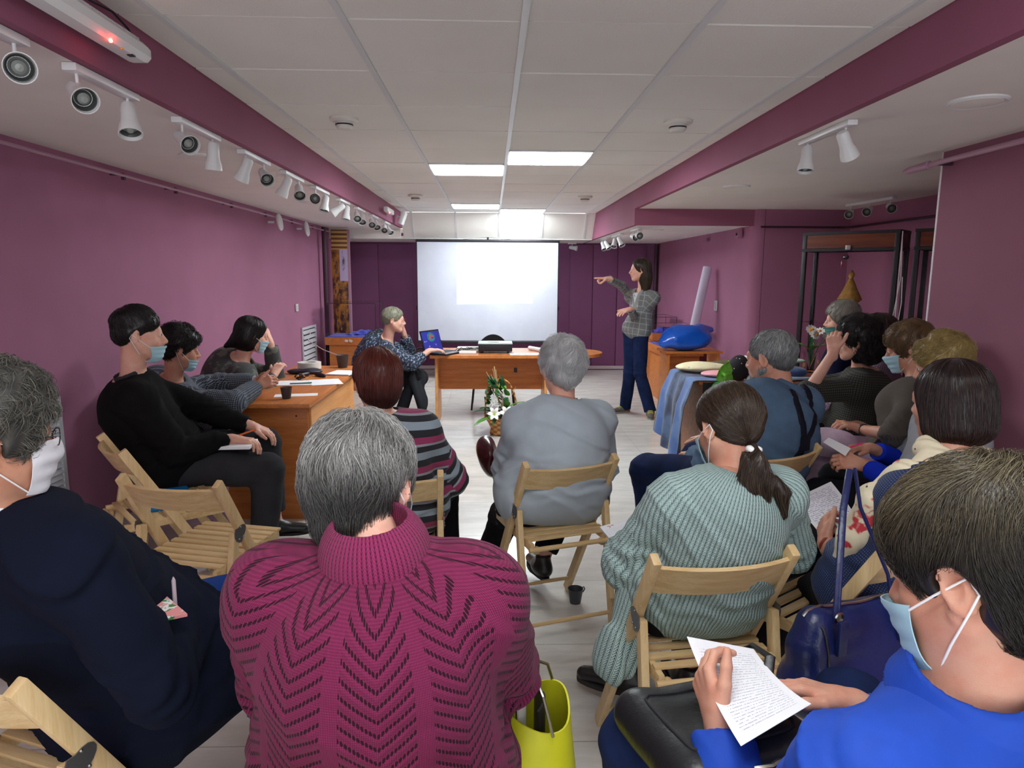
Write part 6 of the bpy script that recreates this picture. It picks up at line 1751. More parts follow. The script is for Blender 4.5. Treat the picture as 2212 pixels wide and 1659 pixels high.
f = Field()
ring = [P13.N + P13.u * (.035 - .010 * math.sin(a)) + P13.r * .082 * math.cos(a) + P13.fw * .080 * math.sin(a) for a in [2 * PI * k / 12 for k in range(13)]]
for i in range(12): f.cone(ring[i], ring[i + 1], .030, .030, k=.02)
sp = [P13.N - P13.r * .05 + P13.f * .02, P13.sh['L'] + P13.r * .03 + P13.f * .03 + V3(0, 0, .065), P13.sh['L'] - P13.r * .02 + P13.f * .085 - V3(0, 0, .01), P13.sh['L'] - P13.r * .035 + P13.f * .13 - V3(0, 0, .14), P13.sh['L'] - P13.r * .02 + P13.f * .16 - V3(0, 0, .28)]
for i in range(4): f.cone(sp[i], sp[i + 1], .036, .036, k=.03)
f.disp = lambda Q: .0035 * np.sin(Q[..., 0] * 110 + Q[..., 1] * 90 + Q[..., 2] * 40); V, F = f.verts(.006); np_mesh('scarf', [(V - P13.off, F)], M_scarf, P13.root)
pants(P13, M_blk, g=.016); shoes(P13, M_shoe)
hf_ = Field(); hf_.ell((0, -.018, .036), (.092, .108, .092), k=.03); hf_.ell((0, -.030, -.040), (.100, .094, .082), k=.05); hf_.ell((0, -.028, -.085), (.096, .086, .046), k=.04)
hf_.ell((0, .110, -.055), (.075, .080, .125), k=.015, op='s'); hf_.cone((0, -.02, -.16), (0, -.02, -.09), .075, .045, k=.01, op='s')
add_hair(P13, hf_, H_bob, 6500, flow_crown((.0, -.02, .135), 1.0, .05), length=.10, wid=.0006, lift=.002, jitter=.06, seed=13, h=.004)
MB().lathe([(.026, -.006), (.030, -.004), (.030, .004), (.026, .006), (.026, -.006)], tuple(P13.wr['L'] * .97 + P13.el['L'] * .03 - P13.off), 20, Vector((0, 0, 1)).rotation_difference(Vector(nz(P13.wr['L'] - P13.el['L']))).to_matrix()).build('bracelet', mat('red_brown_beads', srgb(140, 56, 40), .4), P13.root)

# man in blue shirt, nearest on the right
P12 = person('person with pale blue mask and royal blue shirt reading a sheet, nearest on the right', (.64, .84, 0), 26, pel(.64, .90, 1.1), (0.623, 0.810, 1.130), 30, -20, 6, sk='warm', w=1.12, s=1.04, male=True, hs=1.07, neck=(0.614, 0.800, 0.969),
            armL=((.34, .86, .60), (0.383, 1.040, 0.755)), armR=((.98, .92, .60), (0.645, 1.100, 0.753)), legL=((0.276, 1.220, 0.611), (.34, 1.30, .09)), legR=((.78, 1.30, .56), None), sh=.18, hump=.05,
            hL=dict(d=(-.12, .55, .50), pn=(.90, .35, .1), curl=(38, 45, 25), thumb=.1, s=.9), hR=dict(d=(-.80, .35, .12), pn=(-.1, -.3, -1), curl=(18, 30, 20)), handv=.0026)
top(P12, 'shirt', M_blueshirt, g=.020, fold=.010, sl=(.070, .062, .046), neck_r=.066, hem=-.10, crease=.006, wr=(.005, 24), h=.006, cuff=(.90, .92))
collar(P12, M_blueshirt, r=.070, fall=.050, out=.034)
f = Field(); a, b_ = P12.el['L'], P12.wr['L']; f.cone(a + (b_ - a) * .70, a + (b_ - a) * .99, .045, .041, k=.004, cut=[(a + (b_ - a) * .93, nz(b_ - a)), (a + (b_ - a) * .68, -nz(b_ - a))]); V, F = f.verts(.004); np_mesh('shirt_cuff', [(V - P12.off, F)], M_blueshirt, P12.root)
pants(P12, M_jean, g=.018); shoes(P12, M_shoe)
hf_ = cap_field(.024, top=.010, nape=-.080, back=.014, side=-.02, line=.052); hf_.disp = wav(5, 45, .004)
add_hair(P12, hf_, H_ash, 16000, flow_crown((.02, -.02, .13), .55, .5), length=.062, wid=.00036, lift=.007, jitter=.14, clump=.45, cfreq=50, ear=True, seed=12, h=.004, low=(.015, .118), steps=8)
face_mask(P12, top_z=-.030, bot_z=-.118, out=.010)

# man in navy suit at the left edge
P6 = person('person with grey curly hair, glasses, white mask and navy suit, at the left edge', (-.88, 1.40, 0), -34, pel(-.83, 1.60, 1.2), (-0.959, 1.310, 1.194), -44, -8, 0, sk='tan', w=1.28, s=1.06, male=True, hs=1.06, neck=(-0.979, 1.340, 1.026), tyaw=-36,
            armR=((-0.620, 1.280, 0.633), (-0.716, 1.520, 0.691)), armL=((-1.05, 1.66, .72), (-.80, 1.72, .66)), legR=((-0.618, 1.660, 0.528), (-.52, 1.74, .09)), legL=((-.72, 1.96, .54), None), sh=.185, hump=.03, hR=dict(d=(.1, .6, -.1), pn=(-.4, 0, -1)))
top(P6, 'suit_jacket', M_suit, g=.026, fold=.012, sl=(.062, .058, .046), neck_r=.070, hem=-.24, crease=.007, wr=(.006, 18), h=.008, k=.09, cuff=(.94, .9), neckpt=P6.N,
    extra=lambda f, P: (f.ell(P.pelvis - P.f * .05 - V3(0, 0, .03), (.25, .20, .15), P.B, k=.06), f.cone(P.hip['R'], P.hip['R'] * .6 + P.kn['R'] * .4, .135, .11, k=.05)))
f = Field(); c0 = P6.N + P6.u * .01; f.cone(c0 - P6.u * .02, c0 + P6.u * .034, .076, .066, k=.004, cut=[(c0 + P6.u * .030, P6.u)]); f.cone(c0 - P6.u * .03, c0 + P6.u * .10, .061, .061, k=.003, op='s'); V, F = f.verts(.004); np_mesh('shirt_collar', [(V - P6.off, F)], M_white_sh, P6.root)
collar(P6, M_suit, 'jacket_collar', r=.078, hgt=.016, fall=.050, out=.040, lift=0.0)
pants(P6, fabric('mid_blue_trousers', srgb(32, 62, 128)), g=.018); shoes(P6, M_shoe)
hf_ = cap_field(.022, top=.012, nape=-.075, side=-.0, line=.045); hf_.disp = wav(15, 85, .006)
add_hair(P6, hf_, H_curl, 7000, flow_crown((.0, -.03, .12), .3, .8), length=.045, wid=.0005, lift=.013, jitter=.4, clump=1.0, cfreq=110, ear=True, seed=6, h=.004)
face_mask(P6, M_maskw, top_z=-.004, bot_z=-.105, out=.006); glasses(P6, M_frame)

# three at the left desk
P5 = person('person in black sweater and grey trousers, mask under the nose, notebook on the lap', (-1.63, 3.53, 0), -68, pel(-1.64, 3.53, 1.15), (-1.718, 3.420, 1.205), -66, -4, 0, sk='fair', w=1.25, s=1.07, male=True, hs=1.06, neck=(-1.771, 3.420, 0.990),
            armR=((-1.547, 3.300, 0.717), (-1.317, 3.460, 0.671)), armL=((-1.50, 3.92, .70), (-1.30, 3.72, .68)), legR=((-1.171, 3.500, 0.497), (-1.20, 3.52, .09), (1, -.05, 0)), legL=((-1.18, 3.84, .56), (-1.22, 3.78, .09), (1, .1, 0)), sh=.18, hump=.06,
            hR=dict(d=(.9, .1, -.12), pn=(-.1, -.1, -1), curl=(30, 35, 20)))
top(P5, 'sweater', fabric('black_sweater_knit', srgb(20, 19, 20)), g=.022, fold=.008, sl=(.072, .062, .044), neck_r=.070, hem=-.08, crease=.005, h=.010)
f = Field(); c0 = P5.N + P5.u * .008; f.cone(c0 - P5.u * .02, c0 + P5.u * .034, .078, .068, k=.004, cut=[(c0 + P5.u * .030, P5.u)]); f.cone(c0 - P5.u * .03, c0 + P5.u * .10, .062, .062, k=.003, op='s'); V, F = f.verts(.005); np_mesh('shirt_collar', [(V - P5.off, F)], M_char, P5.root)
pants(P5, M_char, g=.020, waist=.09); shoes(P5, M_shoe, s=1.05)
hf_ = cap_field(.009, top=.018, nape=-.050, side=.0, line=.040); hf_.disp = wav(4, 60, .003)
add_hair(P5, hf_, H_black, 3500, flow_crown((.01, -.06, .11), .5, .2, .3), length=.035, wid=.0008, lift=.004, jitter=.2, ear=True, seed=15)
face_mask(P5, top_z=-.050, bot_z=-.128, out=.008)
P4 = person('person with fluffy dark hair and checked shirt leaning on the near end of the desk', (-1.86, 4.25, 0), -55, pel(-1.88, 4.22, 1.25), (-1.808, 4.050, 1.070), -58, -12, 0, sk='warm', w=1.3, s=1.02, neck=(-1.866, 4.050, 0.853),
            armR=((-1.538, 3.920, 0.767), (-1.413, 4.160, 0.824)), armL=((-1.635, 4.350, 0.817), (-1.465, 4.360, 0.833)), sh=.17, hump=.07, hR=dict(d=(.75, .2, .35), pn=(-.2, .7, -.5), curl=(40, 40, 20)), hL=dict(d=(.8, -.3, .2), pn=(-.1, -.6, -.6), curl=(40, 40, 20)))
top(P4, 'shirt', M_check, g=.022, fold=.007, sl=(.070, .062, .046), neck_r=.074, hem=-.12, crease=.006, h=.010, cuff=(.9, .9))
pants(P4, M_blk); shoes(P4, M_shoe)
hf_ = cap_field(.022, top=.016, nape=-.065, back=.012, side=-.03, line=.035); hf_.disp = wav(8, 70, .005)
add_hair(P4, hf_, H_black, 3000, flow_crown((.0, -.03, .12), .2, .5), length=.045, wid=.0009, lift=.012, jitter=.5, seed=14)
face_mask(P4, top_z=-.055, bot_z=-.125, out=.008)
P3 = person('person with black bob and mottled grey cardigan, hand raised to the face, behind the desk', (-1.78, 5.0, 0), -62, pel(-1.86, 4.95, 1.3), (-1.671, 4.880, 1.081), -62, -14, 0, sk='fair', w=1.32, s=1.03, neck=(-1.755, 4.860, 0.878),
            armR=((-1.659, 4.660, 0.762), (-1.483, 4.720, 0.823)), armL=((-1.510, 5.020, 0.807), (-1.574, 4.960, 1.008)), sh=.175, hump=.06, hL=dict(d=(-.22, .0, .9), pn=(-.9, 0, -.2), curl=(25, 40, 30)), hR=dict(pn=DN))
top(P3, 'cardigan', M_camo, g=.024, sl=(.072, .062, .044), neck_r=.074, hem=-.12, crease=.005, h=.011, cuff=(.9, .85))
pants(P3, M_blk); shoes(P3, M_shoe)
hf_ = Field(); hf_.ell((0, -.018, .036), (.090, .108, .092), k=.03); hf_.ell((0, -.035, -.050), (.092, .085, .080), k=.05); hf_.cone((0, -.10, -.07), (0, -.155, -.115), .045, .012, k=.03)
hf_.ell((0, .110, -.050), (.078, .078, .120), k=.015, op='s'); add_hair(P3, hf_, H_black, 2600, flow_crown((0, -.02, .13), 1, .1), length=.09, wid=.001, lift=.003, jitter=.1, seed=33)
face_mask(P3, top_z=-.030, bot_z=-.115, out=.008)
MB().lathe([(.027, -.005), (.030, 0), (.027, .005)], tuple(P3.wr['L'] * .9 + P3.el['L'] * .1 - P3.off), 16, Vector((0, 0, 1)).rotation_difference(Vector(nz(P3.wr['L'] - P3.el['L']))).to_matrix()).build('bracelet', M_dkm, P3.root)

# woman at the laptop
P2 = person('person with cropped grey hair, glasses and dark blue floral blouse typing on the laptop', (-1.12, 6.72, 0), -78, pel(-1.18, 6.78, 1.15), (-0.933, 6.640, 1.075), -82, -6, 0, sk='fair', w=1.22, s=1.0, neck=(-0.996, 6.680, 0.863),
            armR=((-0.843, 6.500, 0.701), (-0.595, 6.660, 0.776)), armL=((-0.834, 6.950, 0.800), (-0.866, 6.860, 0.933)), legR=((-.80, 6.62, .52), (-.92, 6.55, .09), (1, 0, 0)), legL=((-.80, 6.86, .52), (-.90, 6.80, .09), (1, 0, 0)), sh=.165, hump=.07,
            hR=dict(d=(.85, .25, .05), pn=DN, curl=(15, 25, 15)), hL=dict(d=(-.1, -.1, .9), pn=(-.9, -.3, 0), curl=(50, 60, 40)))
top(P2, 'blouse', M_floral, g=.020, sl=(.066, .060, .046), neck_r=.078, hem=-.06, crease=.005, h=.010, cuff=(.75, .6))
f = Field(); f.cone(P2.hip['L'], P2.hip['R'], .14, .14, k=.08); km = (P2.kn['L'] + P2.kn['R']) / 2
f.cone(P2.pelvis, km + V3(.02, 0, -.02), .15, .12, k=.08, flat=(V3(0, 0, 1), .8)); f.cone(P2.kn['R'] + V3(.0, 0, 0), P2.kn['R'] + V3(.08, 0, -.24), .09, .10, k=.06, flat=(V3(1, 0, 0), .5)); f.cone(P2.kn['L'] + V3(.0, 0, 0), P2.kn['L'] + V3(.08, 0, -.24), .09, .10, k=.06, flat=(V3(1, 0, 0), .5))
f.disp = lambda Q: .008 * np.sin(Q[..., 1] * 70 + Q[..., 0] * 25); V, F = f.verts(.012); np_mesh('skirt', [(V - P2.off, F)], fabric('charcoal_skirt', srgb(44, 46, 50)), P2.root)
pants(P2, M_blk, name='stockings', g=.002, waist=0, cut=1.0); shoes(P2, M_shoe)
hf_ = cap_field(.010, nape=-.055, side=-.015, line=.032); add_hair(P2, hf_, H_dim, 1800, flow_crown((0, -.04, .11), .4, .2), length=.03, wid=.001, lift=.003, jitter=.3, seed=22)
glasses(P2, mat('copper_glasses_frame', srgb(150, 90, 60), .3, metal=.6))

# presenter
P1 = person('person standing in grey check blazer and jeans, pointing at the projection screen', (1.60, 7.38, 0), 122, (1.554, 7.380, 0.912), (1.572, 7.360, 1.564), 84, -4, 0, sk='fair', w=.80, s=1.07, neck=(1.623, 7.400, 1.355),
            armR=((1.276, 7.150, 1.514), (1.096, 6.980, 1.531)), armL=((1.705, 7.420, 1.123), (1.438, 7.140, 1.156)), legR=((1.516, 7.420, 0.480), (1.492, 7.500, 0.096), (-.8, -.45, 0)), legL=((1.587, 7.280, 0.499), (1.694, 7.250, 0.092), (-.2, -1, 0)), sh=.160, hump=.035,
            hR=dict(d=(-1, -.1, .05), pn=DN, curls=((0, 4, 2), (50, 70, 40), (55, 75, 45), (60, 75, 45)), thumb=.6), hL=dict(d=(-.8, -.4, -.2), pn=(.1, .3, -.8), curl=(15, 20, 12)))
top(P1, 'blazer', M_plaid, g=.017, sl=(.052, .046, .036), neck_r=.072, hem=-.10, crease=.003, h=.009, cuff=(.95, .95), neck_cut=.03)
strap_on(P1, P1.topf, [P1.N - P1.u * .03 + P1.fw * .10, P1.pelvis + P1.u * .34 + P1.fw * .16, P1.pelvis + P1.u * .26 + P1.fw * .16], .085, .002, M_white_sh, 'shirt_front', off=.001)
for x in (-1, 1): strap_on(P1, P1.topf, [P1.N - P1.u * .01 + P1.r * x * .055 + P1.fw * .05, P1.pelvis + P1.u * .38 + P1.fw * .16 + P1.r * x * .05, P1.pelvis + P1.u * .24 + P1.fw * .16 + P1.r * x * .006], .040, .005, M_plaid, 'lapel', off=.004)
pants(P1, M_jean, g=.010, cut=.97, flare=.008); shoes(P1, mat('grey_suede_sneaker', srgb(100, 98, 92), .8), mat('grey_sole', srgb(150, 148, 140), .7), lace=mat('yellow_laces', srgb(206, 206, 60), .6))
hf_ = Field(); hf_.ell((0, -.016, .034), (.088, .106, .090), k=.03); hf_.ell((0, -.045, -.06), (.088, .070, .11), k=.05); hf_.cone((0, -.06, -.10), (0, -.045, -.235), .078, .060, k=.05, flat=(V3(0, 1, 0), .75))
hf_.ell((0, .100, -.055), (.085, .085, .135), k=.012, op='s'); add_hair(P1, hf_, H_dark, 2600, flow_crown((0, -.02, .13), 1.1, 0), length=.12, wid=.001, lift=.002, jitter=.06, seed=41)

# right-hand row
P14 = person('person with dark blond hair and royal blue sleeves, holding a small slip of paper', (1.86, 2.80, 0), 52, pel(1.88, 2.78, 1.15), (1.917, 2.860, 1.136), 56, -18, 0, sk='warm', w=1.18, s=1.0, neck=(1.884, 2.800, 0.959),
            armL=((1.605, 2.620, 0.703), (1.562, 2.780, 0.719)), armR=((1.923, 3.050, 0.682), (1.717, 3.000, 0.733)), sh=.165, hump=.05, hL=dict(d=(-.9, .15, .12), pn=(.2, .6, -.6), curl=(45, 50, 25)), hR=dict(d=(-.9, -.1, .05), pn=(0, 0, -1), curl=(30, 40, 20)))
top(P14, 'blouse', fabric('pale_grey_knit', srgb(150, 152, 158)), g=.020, sl=(.068, .060, .050), neck_r=.074, hem=-.12, crease=.005, h=.009, cuff=(.30, .30))
for q in 'LR':
    a, b_ = P14.el[q], P14.wr[q]; f = Field(); f.cone(a + (b_ - a) * .15, b_, .047, .040, k=.005, cut=[(a + (b_ - a) * .80, nz(b_ - a))])
    V, F = f.verts(.007); np_mesh('undersleeve', [(V - P14.off, F)], M_royal, P14.root)
pants(P14, M_blk); shoes(P14, M_shoe)
hf_ = cap_field(.018, top=.006, nape=-.06, side=-.04, line=.04); hf_.disp = wav(31, 75, .006)
add_hair(P14, hf_, H_blond, 4500, flow_crown((0, -.03, .13), .3, .7), length=.05, wid=.0008, lift=.010, jitter=.3, clump=.9, cfreq=90, seed=31)
face_mask(P14, top_z=-.06, bot_z=-.13, out=.008)
P15 = person('person with golden-brown hair, pale blue mask, grey-brown blouse and a wrist watch', (2.02, 3.42, 0), 58, pel(2.08, 3.36, 1.2), (2.156, 3.500, 1.136), 60, -16, 0, sk='warm', w=1.25, s=1.0, neck=(2.179, 3.420, 0.972),
            armL=((1.859, 3.160, 0.755), (1.856, 3.340, 0.742)), armR=((2.15, 3.60, .50), (1.978, 3.600, 0.708)), sh=.165, hump=.05, hL=dict(d=(-.92, .2, .30), pn=(.1, .1, -1), curl=(30, 35, 25)), hR=dict(d=(-.95, -.1, .1), pn=DN, curl=(30, 35, 25)))
top(P15, 'blouse', M_brownb, g=.022, bust=.03, sl=(.068, .060, .05), neck_r=.078, hem=-.10, crease=.005, h=.010, cuff=(0, 0))
pants(P15, M_lilac, g=.02); shoes(P15, M_shoe)
hf_ = cap_field(.026, top=.012, nape=-.07, side=-.035, line=.035); hf_.disp = wav(51, 70, .005); add_hair(P15, hf_, H_brown, 3500, flow_crown((0, -.03, .13), .4, .4), length=.05, wid=.0008, lift=.009, jitter=.3, clump=.6, cfreq=80, seed=51)
face_mask(P15, top_z=-.018, bot_z=-.112, out=.008)
wc = P15.wr['L'] * .92 + P15.el['L'] * .08 - P15.off; qr = Vector((0, 0, 1)).rotation_difference(Vector(nz(P15.wr['L'] - P15.el['L']))).to_matrix()
wo = MB().lathe([(.0275, -.008), (.030, -.007), (.030, .007), (.0275, .008)], tuple(wc), 20, qr).build('watch_strap', M_frame, P15.root)
MB().ball(tuple(wc + V3(-.0, -.029, .010)), (.014, .006, .014), 12).build('watch_face', mat('pale_gold', srgb(220, 210, 170), .3), wo)
P16 = person('person with black curly hair and grey-brown check jacket, chin on a raised hand', (2.04, 3.98, 0), 60, pel(2.10, 3.94, 1.15), (2.079, 3.860, 1.151), 64, -6, 0, sk='fair', w=1.2, s=1.02, neck=(2.154, 3.920, 0.963),
            armL=((1.891, 3.760, 0.875), (1.886, 3.740, 1.085)), armR=((1.80, 4.1, .80), (1.66, 4.0, .78)), sh=.17, hump=.05, hL=dict(d=(-.05, .1, .95), pn=(.6, .7, .1), curl=(45, 45, 30)))
top(P16, 'jacket', M_tweed, g=.022, sl=(.066, .058, .052), neck_r=.074, hem=-.12, crease=.004, h=.010, cuff=(.22, .9))
pants(P16, M_blk); shoes(P16, M_shoe)
hf_ = cap_field(.022, top=.008, nape=-.09, side=-.06, line=.03); hf_.ell((0, -.050, -.065), (.096, .074, .085), k=.04); hf_.ell((0, .115, -.05), (.080, .080, .12), k=.012, op='s'); hf_.disp = wav(61, 60, .009)
add_hair(P16, hf_, H_black, 3500, flow_crown((0, -.02, .13), .8, .4), length=.07, wid=.001, lift=.012, jitter=.3, clump=.9, cfreq=90, seed=61)
P18 = person('person in pink-grey check jacket almost hidden behind the black curls', (2.28, 4.42, 0), 62, pel(2.34, 4.40, 1.1), (2.435, 4.300, 1.141), 66, -4, 0, sk='fair', w=1.15, s=1.0, neck=(2.500, 4.360, 0.963), hump=.05)
top(P18, 'jacket', M_hound, g=.022, sl=(.066, .058, .044), hem=-.12, h=.011); pants(P18, M_blk); shoes(P18, M_shoe)
hf_ = cap_field(.024, nape=-.08, line=.03); add_hair(P18, hf_, H_dark, 1200, flow_crown((0, -.03, .12), .5), length=.05, wid=.001, lift=.006, seed=71)
P17 = person('person with short grey hair, green mask and navy jumper with red cuffs', (2.30, 4.92, 0), 66, pel(2.36, 4.90, 1.1), (2.481, 4.840, 1.200), 70, -6, 0, sk='fair', w=1.12, s=1.02, neck=(2.532, 4.880, 0.999),
            armL=((2.356, 4.700, 0.731), (2.233, 4.700, 0.718)), armR=((2.408, 4.950, 0.752), (2.266, 4.800, 0.715)), hump=.05, hL=dict(pn=DN))
top(P17, 'jumper', M_navy, g=.020, hem=-.12, h=.011, cuff=(.85, .85)); pants(P17, M_blk); shoes(P17, M_shoe)
for q in 'LR':
    a, b_ = P17.el[q], P17.wr[q]; f = Field(); f.cone(a + (b_ - a) * .72, b_, .044, .042, k=.005, cut=[(a + (b_ - a) * .92, nz(b_ - a))])
    V, F = f.verts(.008); np_mesh('cuff', [(V - P17.off, F)], M_red, P17.root)
hf_ = cap_field(.020, top=.01, nape=-.055, line=.035); add_hair(P17, hf_, hair_mat('light_grey_hair', srgb(150, 144, 134), srgb(96, 90, 84), .4), 1500, flow_crown((0, -.03, .12), .4, .4), length=.04, wid=.001, lift=.008, jitter=.4, seed=81)
face_mask(P17, mat('green_mask_fabric', srgb(70, 130, 120), .7), top_z=-.045, bot_z=-.12, out=.008)
# ------------------------------------------------------------------ things people hold or keep beside them
o = sheet('paper_sheet', [(0.375, 0.930, 0.803), (0.523, 1.020, 0.810), (0.513, 1.240, 0.780), (0.368, 1.200, 0.830)], M_print, 'large white printed sheet held up by the man in the blue shirt', 'paper', curl=-.012, nu=12, nv=16)
sheet('paper_sheet', [(1.141, 2.280, 0.623), (1.311, 2.340, 0.646), (1.352, 2.620, 0.694), (1.144, 2.520, 0.648)], M_hand, 'handwritten sheet on the lap of the woman with the bob and scarf', 'paper', curl=.006)
booklet(.93, 2.47, .632, .22, .28, -35, 'white note pad under the handwritten sheet on the lap of the woman with the scarf', .014, M_paper)
pn = thing('pen', 'white and blue pen in the hand of the woman with the scarf', 'pen', (1.168, 2.200, 0.669))
MB().tube([(-.030, .045, .035), (.015, -.02, -.015)], .0048, 10).build('pen_barrel', M_white, pn); MB().tube([(.012, -.016, -.012), (.030, -.042, -.032)], [.0052, .004], 10).build('pen_grip', mat('blue_plastic', srgb(40, 60, 190), .3), pn)
# diary on the lap of the woman in mint: 27 in red on the left page
dz = mat('diary_page', srgb(236, 238, 240), .8, build=lambda nt, b: ((lambda s: (mixc(nt, ((s[1] * 16.0).frac().gt(.8)) * noise(nt, coord(nt, 'UV'), 40).gt(.5) * s[1].lt(.8) * .6, srgb(236, 239, 242), srgb(120, 130, 170)), None, 0))(sep(nt, coord(nt, 'UV')))))
A_, B_, C_, D_ = [Vector(p) for p in ((0.406, 2.120, 0.630), (0.474, 2.120, 0.672), (0.496, 2.300, 0.665), (0.373, 2.260, 0.647))]
sheet('diary', [A_, B_, C_, D_], dz, 'open white diary with a red 27 on the lap of the woman in mint', 'diary', th=.008)
def text(s_, size, m, M, parent=None, name='printed_number'):
    cu = bpy.data.curves.new(name, 'FONT'); cu.body = s_; cu.size = size; cu.extrude = .0002
    o = bpy.data.objects.new(name, cu); COL.objects.link(o); bpy.context.view_layer.update()
    dg = bpy.context.evaluated_depsgraph_get(); me = bpy.data.meshes.new_from_object(o.evaluated_get(dg)); bpy.data.objects.remove(o)
    me.materials.clear(); me.materials.append(m); q = bpy.data.objects.new(name, me); q.matrix_world = M; COL.objects.link(q)
    if parent is not None: q.parent = parent
    return q
ex = (C_ - D_).normalized(); ez = ex.cross(D_ - A_).normalized(); ey = ez.cross(ex)
Mx = Matrix((ex, ey, ez)).transposed().to_4x4(); Mx.translation = D_ + ex * .02 - ey * .030 + ez * .0012
text('27', .026, mat('red_print', srgb(190, 60, 50), .7), Mx, bpy.data.objects['diary'])
# notebook and orange pen on the lap of the man in black
lap = Vector((-1.312, 3.440, 0.633))
t = thing('notebook', 'spiral notebook on the lap of the man in the black sweater', 'notebook', tuple(lap), rad(4))
MB().box((0, .02, .010), (.21, .16, .016), bev=.001).build('pages', M_paper, t); MB().box((0, .02, .001), (.215, .165, .002)).build('cover', M_dkb, t)
o = MB().tube([(-.03, -.0, .0), (.055, .0, .030)], .0042, 8).build('pen', mat('orange_plastic', srgb(240, 110, 40), .4)); o.location = (-1.232, 3.420, 0.700); tag(o, 'orange pen in the hand of the man in the black sweater', 'pen')
# slip of paper and pink pen, right row
sheet('paper_slip', [(1.477, 2.760, 0.761), (1.519, 2.800, 0.784), (1.481, 2.920, 0.802), (1.448, 2.900, 0.786)], M_paper, 'small pale slip of paper held by the woman in grey with blue sleeves', 'paper')
o = MB().tube([(-.03, 0, -.01), (.035, 0, .012)], .004, 8).build('pen', mat('pink_plastic', srgb(230, 40, 110), .4)); o.location = (1.600, 2.920, 0.764); tag(o, 'pink pen above the hands of the woman with blue sleeves', 'pen')
# card with flowers and a clear pen on the knee of the man in navy
card = mat('flowered_notebook', srgb(230, 150, 150), .6, build=lambda nt, b: (mixc(nt, noise(nt, coord(nt), 34, 2).ss(.5, .56), srgb(232, 150, 150), mixc(nt, noise(nt, coord(nt), 60, 2).ss(.45, .5), srgb(70, 130, 70), srgb(240, 236, 232))), None, 0))
sheet('greeting_booklet', [(-0.683, 1.340, 0.800), (-0.634, 1.370, 0.798), (-0.722, 1.460, 0.798), (-0.771, 1.440, 0.795)], card, 'pink flowered booklet on the knee of the man in the navy suit', 'booklet', th=.006)
o = MB().tube([(0, 0, -.02), (0, 0, .05), (0, 0, .058)], [.0045, .0045, .001], 8).build('pen', mat('clear_plastic_pen', srgb(200, 180, 190), .2)); o.location = (-0.691, 1.440, 0.790); tag(o, 'clear pen standing up in the hand of the man in the navy suit', 'pen')
# phone and sheets beside the magenta sweater
sheet('paper_sheet', [(-0.168, 1.750, 0.746), (-0.074, 1.720, 0.755), (-0.128, 1.950, 0.692), (-0.179, 1.950, 0.706)], M_paper, 'white sheets visible over the right shoulder of the magenta sweater', 'paper')
t = thing('phone', 'phone with a bright white screen at the left shoulder of the magenta sweater', 'phone', (-0.447, 1.620, 0.767)); MB().box((0, 0, 0), (.09, .14, .008), Matrix.Rotation(.25, 3, 'X'), .003).build('phone_body', M_frame, t); MB().box((0, -.001, .0045), (.082, .13, .001), Matrix.Rotation(.25, 3, 'X')).build('phone_screen', mat('lit_phone_screen', (.8, .85, .9), .2, emit=((.8, .9, 1), 1.2)), t)

# ------------------------------------------------------------------ bags
M_bagblue = mat('navy_blue_leather', srgb(24, 34, 84), .32, spec=.5, bump=.0012, bscale=60, var=.2); M_bagblk = mat('black_soft_leather', srgb(26, 28, 30), .38, spec=.5, bump=.0008, bscale=90)
M_gold = mat('pale_steel_clip', srgb(170, 168, 160), .25, metal=1)
def bagmesh(name, parent, m, prims, seed, amp=.006, h=.006, fr=30):
    f = Field()
    for p in prims:
        if len(p) == 2: f.ell(p[0], p[1], k=.03)
        else: f.cone(p[0], p[1], p[2], p[3], k=.04, flat=p[4] if len(p) > 4 else None)
    f.disp = wav(seed, fr, amp, 6); V, F = f.verts(h); return np_mesh(name, [(V, F)], m, parent), f
t = thing('handbag', 'navy blue leather handbag hanging from the chair of the woman with the bob', 'handbag', (0.945, 1.660, 0.535), rad(20))
b_, bf = bagmesh('bag_body', t, M_bagblue, [((-.13, 0, -.07), (.13, 0, -.07), .085, .085), ((-.15, 0, .03), (.15, 0, .02), .060, .060), ((-.13, 0, .10), (-.04, 0, .085), .034, .034), ((-.04, 0, .085), (.13, 0, .095), .034, .036)], 5, .007, fr=34)
MB().tube([tuple(bf.project(V3(x, 0, .12)[None], .003)[0]) for x in np.linspace(-.17, .17, 16)], .004, 6).build('zip', M_gold, t)
MB().tube([tuple(bf.project(V3(-.17 + .03 * math.cos(a), -.06, .13 * math.sin(a))[None], .002)[0]) for a in np.linspace(-1.3, 1.4, 14)], .0035, 6).build('piping', M_gold, t)
for s_ in (-1, 1):
    MB().tube([(s_ * .10, -.035, .10), (s_ * .085, -.02, .20), (.03 + s_ * .03, .06, .36), (.10 + s_ * .01, .13, .44)], .009, 8, flat=.55).build('handle', M_bagblue, t)
    MB().box((s_ * .105, -.062, .080), (.028, .012, .09), bev=.003).build('strap_tab', M_bagblue, t); MB().lathe([(.012, -.002), (.016, 0), (.012, .002), (.012, -.002)], (s_ * .10, -.045, .125), 14, Matrix.Rotation(rad(90), 3, 'X')).build('buckle', M_gold, t)
t = thing('shoulder_bag', 'black leather bag lying on the lap of the man in the blue shirt', 'bag', (0.394, 1.090, 0.728), rad(18))
b_, bf = bagmesh('bag_body', t, M_bagblk, [((x0_, y0_, -.02), (x1_, y1_, -.02), .034, .034) for x0_, y0_, x1_, y1_ in ((-.10, -.09, .10, -.09), (-.10, .10, .10, .10), (-.10, -.09, -.10, .10), (.10, -.09, .10, .10), (-.10, 0, .10, 0), (-.10, .05, .10, .05), (-.10, -.05, .10, -.05))], 9, .004, .005, 22)
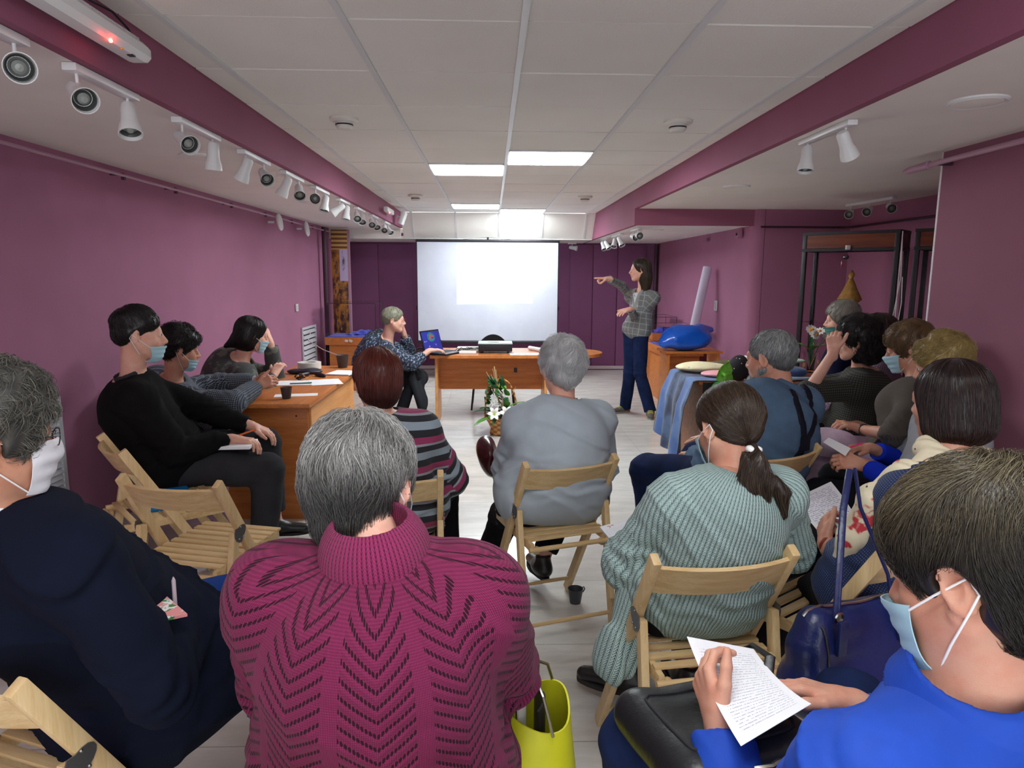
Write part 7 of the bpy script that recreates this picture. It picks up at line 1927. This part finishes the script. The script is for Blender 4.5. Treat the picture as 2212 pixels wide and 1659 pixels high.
ring = [V3(.105 * max(-1, min(1, 1.3 * math.cos(a))), .085 * max(-1, min(1, 1.3 * math.sin(a))), .05) for a in np.linspace(0, 2 * PI, 40)]
MB().tube([tuple(bf.project(p[None], .0015)[0]) for p in ring], .0022, 5).build('seam_piping', M_char, t)
MB().tube([(.12, .02, .02), (.16, .06, .06), (.17, .12, .05), (.12, .16, .0)], .010, 8, flat=.5).build('strap', M_bagblk, t)
MB().tube([(-.04, -.13, .015), (-.005, -.145, .022), (.02, -.135, .018)], .006, 8).ball((-.045, -.128, .014), .010, 10).build('clip', M_gold, t)
t = thing('tote_bag', 'bright yellow bag standing beside the chair of the magenta sweater', 'bag', (.085, 1.34, .16), rad(-8))
M_yel2 = mat('bright_yellow_fabric', srgb(208, 206, 34), .5, var=.12)
def yb(u, v):
    a = u * 2 * PI; w_ = .085 + .030 * (1 - v); d_ = .13 - .05 * v
    return (w_ * math.cos(a) * (1 + .05 * math.sin(3 * a + v * 4)), d_ * math.sin(a), .012 + .43 * v + .02 * math.sin(a * 2))
MB().grid(yb, 40, 14, .004).build('bag_body', M_yel2, t, angle=60); MB().box((0, 0, .012), (.16, .18, .01), bev=.004).build('bag_base', M_yel2, t)
for k, (dx, mm) in enumerate(((-.055, M_frame), (-.02, M_det), (.02, M_frame))):
    MB().grid(lambda u, v: (dx + .012 * math.sin(u * 5), -.06 + .10 * u, .34 + .14 * v - .03 * abs(u - .5)), 8, 6, .005).build('bag_content', mm, t, angle=60)
MB().tube([(.05, -.07, .42), (.03, -.09, .52), (-.01, -.02, .56), (.03, .06, .50), (.05, .08, .42)], .0035, 6).build('chain_strap', M_gold, t)
t = thing('handbag', 'dark burgundy leather bag on the lap of the silver-haired woman', 'handbag', (-.02, 3.20, .60), rad(10))
b_, bf = bagmesh('bag_body', t, mat('burgundy_leather', srgb(70, 20, 26), .25, spec=.6), [((0, 0, .06), (.045, .10, .075)), ((.02, .03, .0), (.05, .09, .06))], 12, .009, .006, 36)
MB().tube([(.02, -.10, .02), (.02, -.12, -.10), (.03, -.12, -.25)], .009, 8, flat=.4).build('strap', M_bagblk, t)
t = thing('clutch_bag', 'grey-lilac cloth bundle on the knees of the woman with the watch', 'bag', (1.695, 3.300, 0.735))
b_, bf = bagmesh('cloth_bundle', t, M_lilac, [((0, 0, -.05), (.11, .13, .07))], 15, .005, .007, 34)
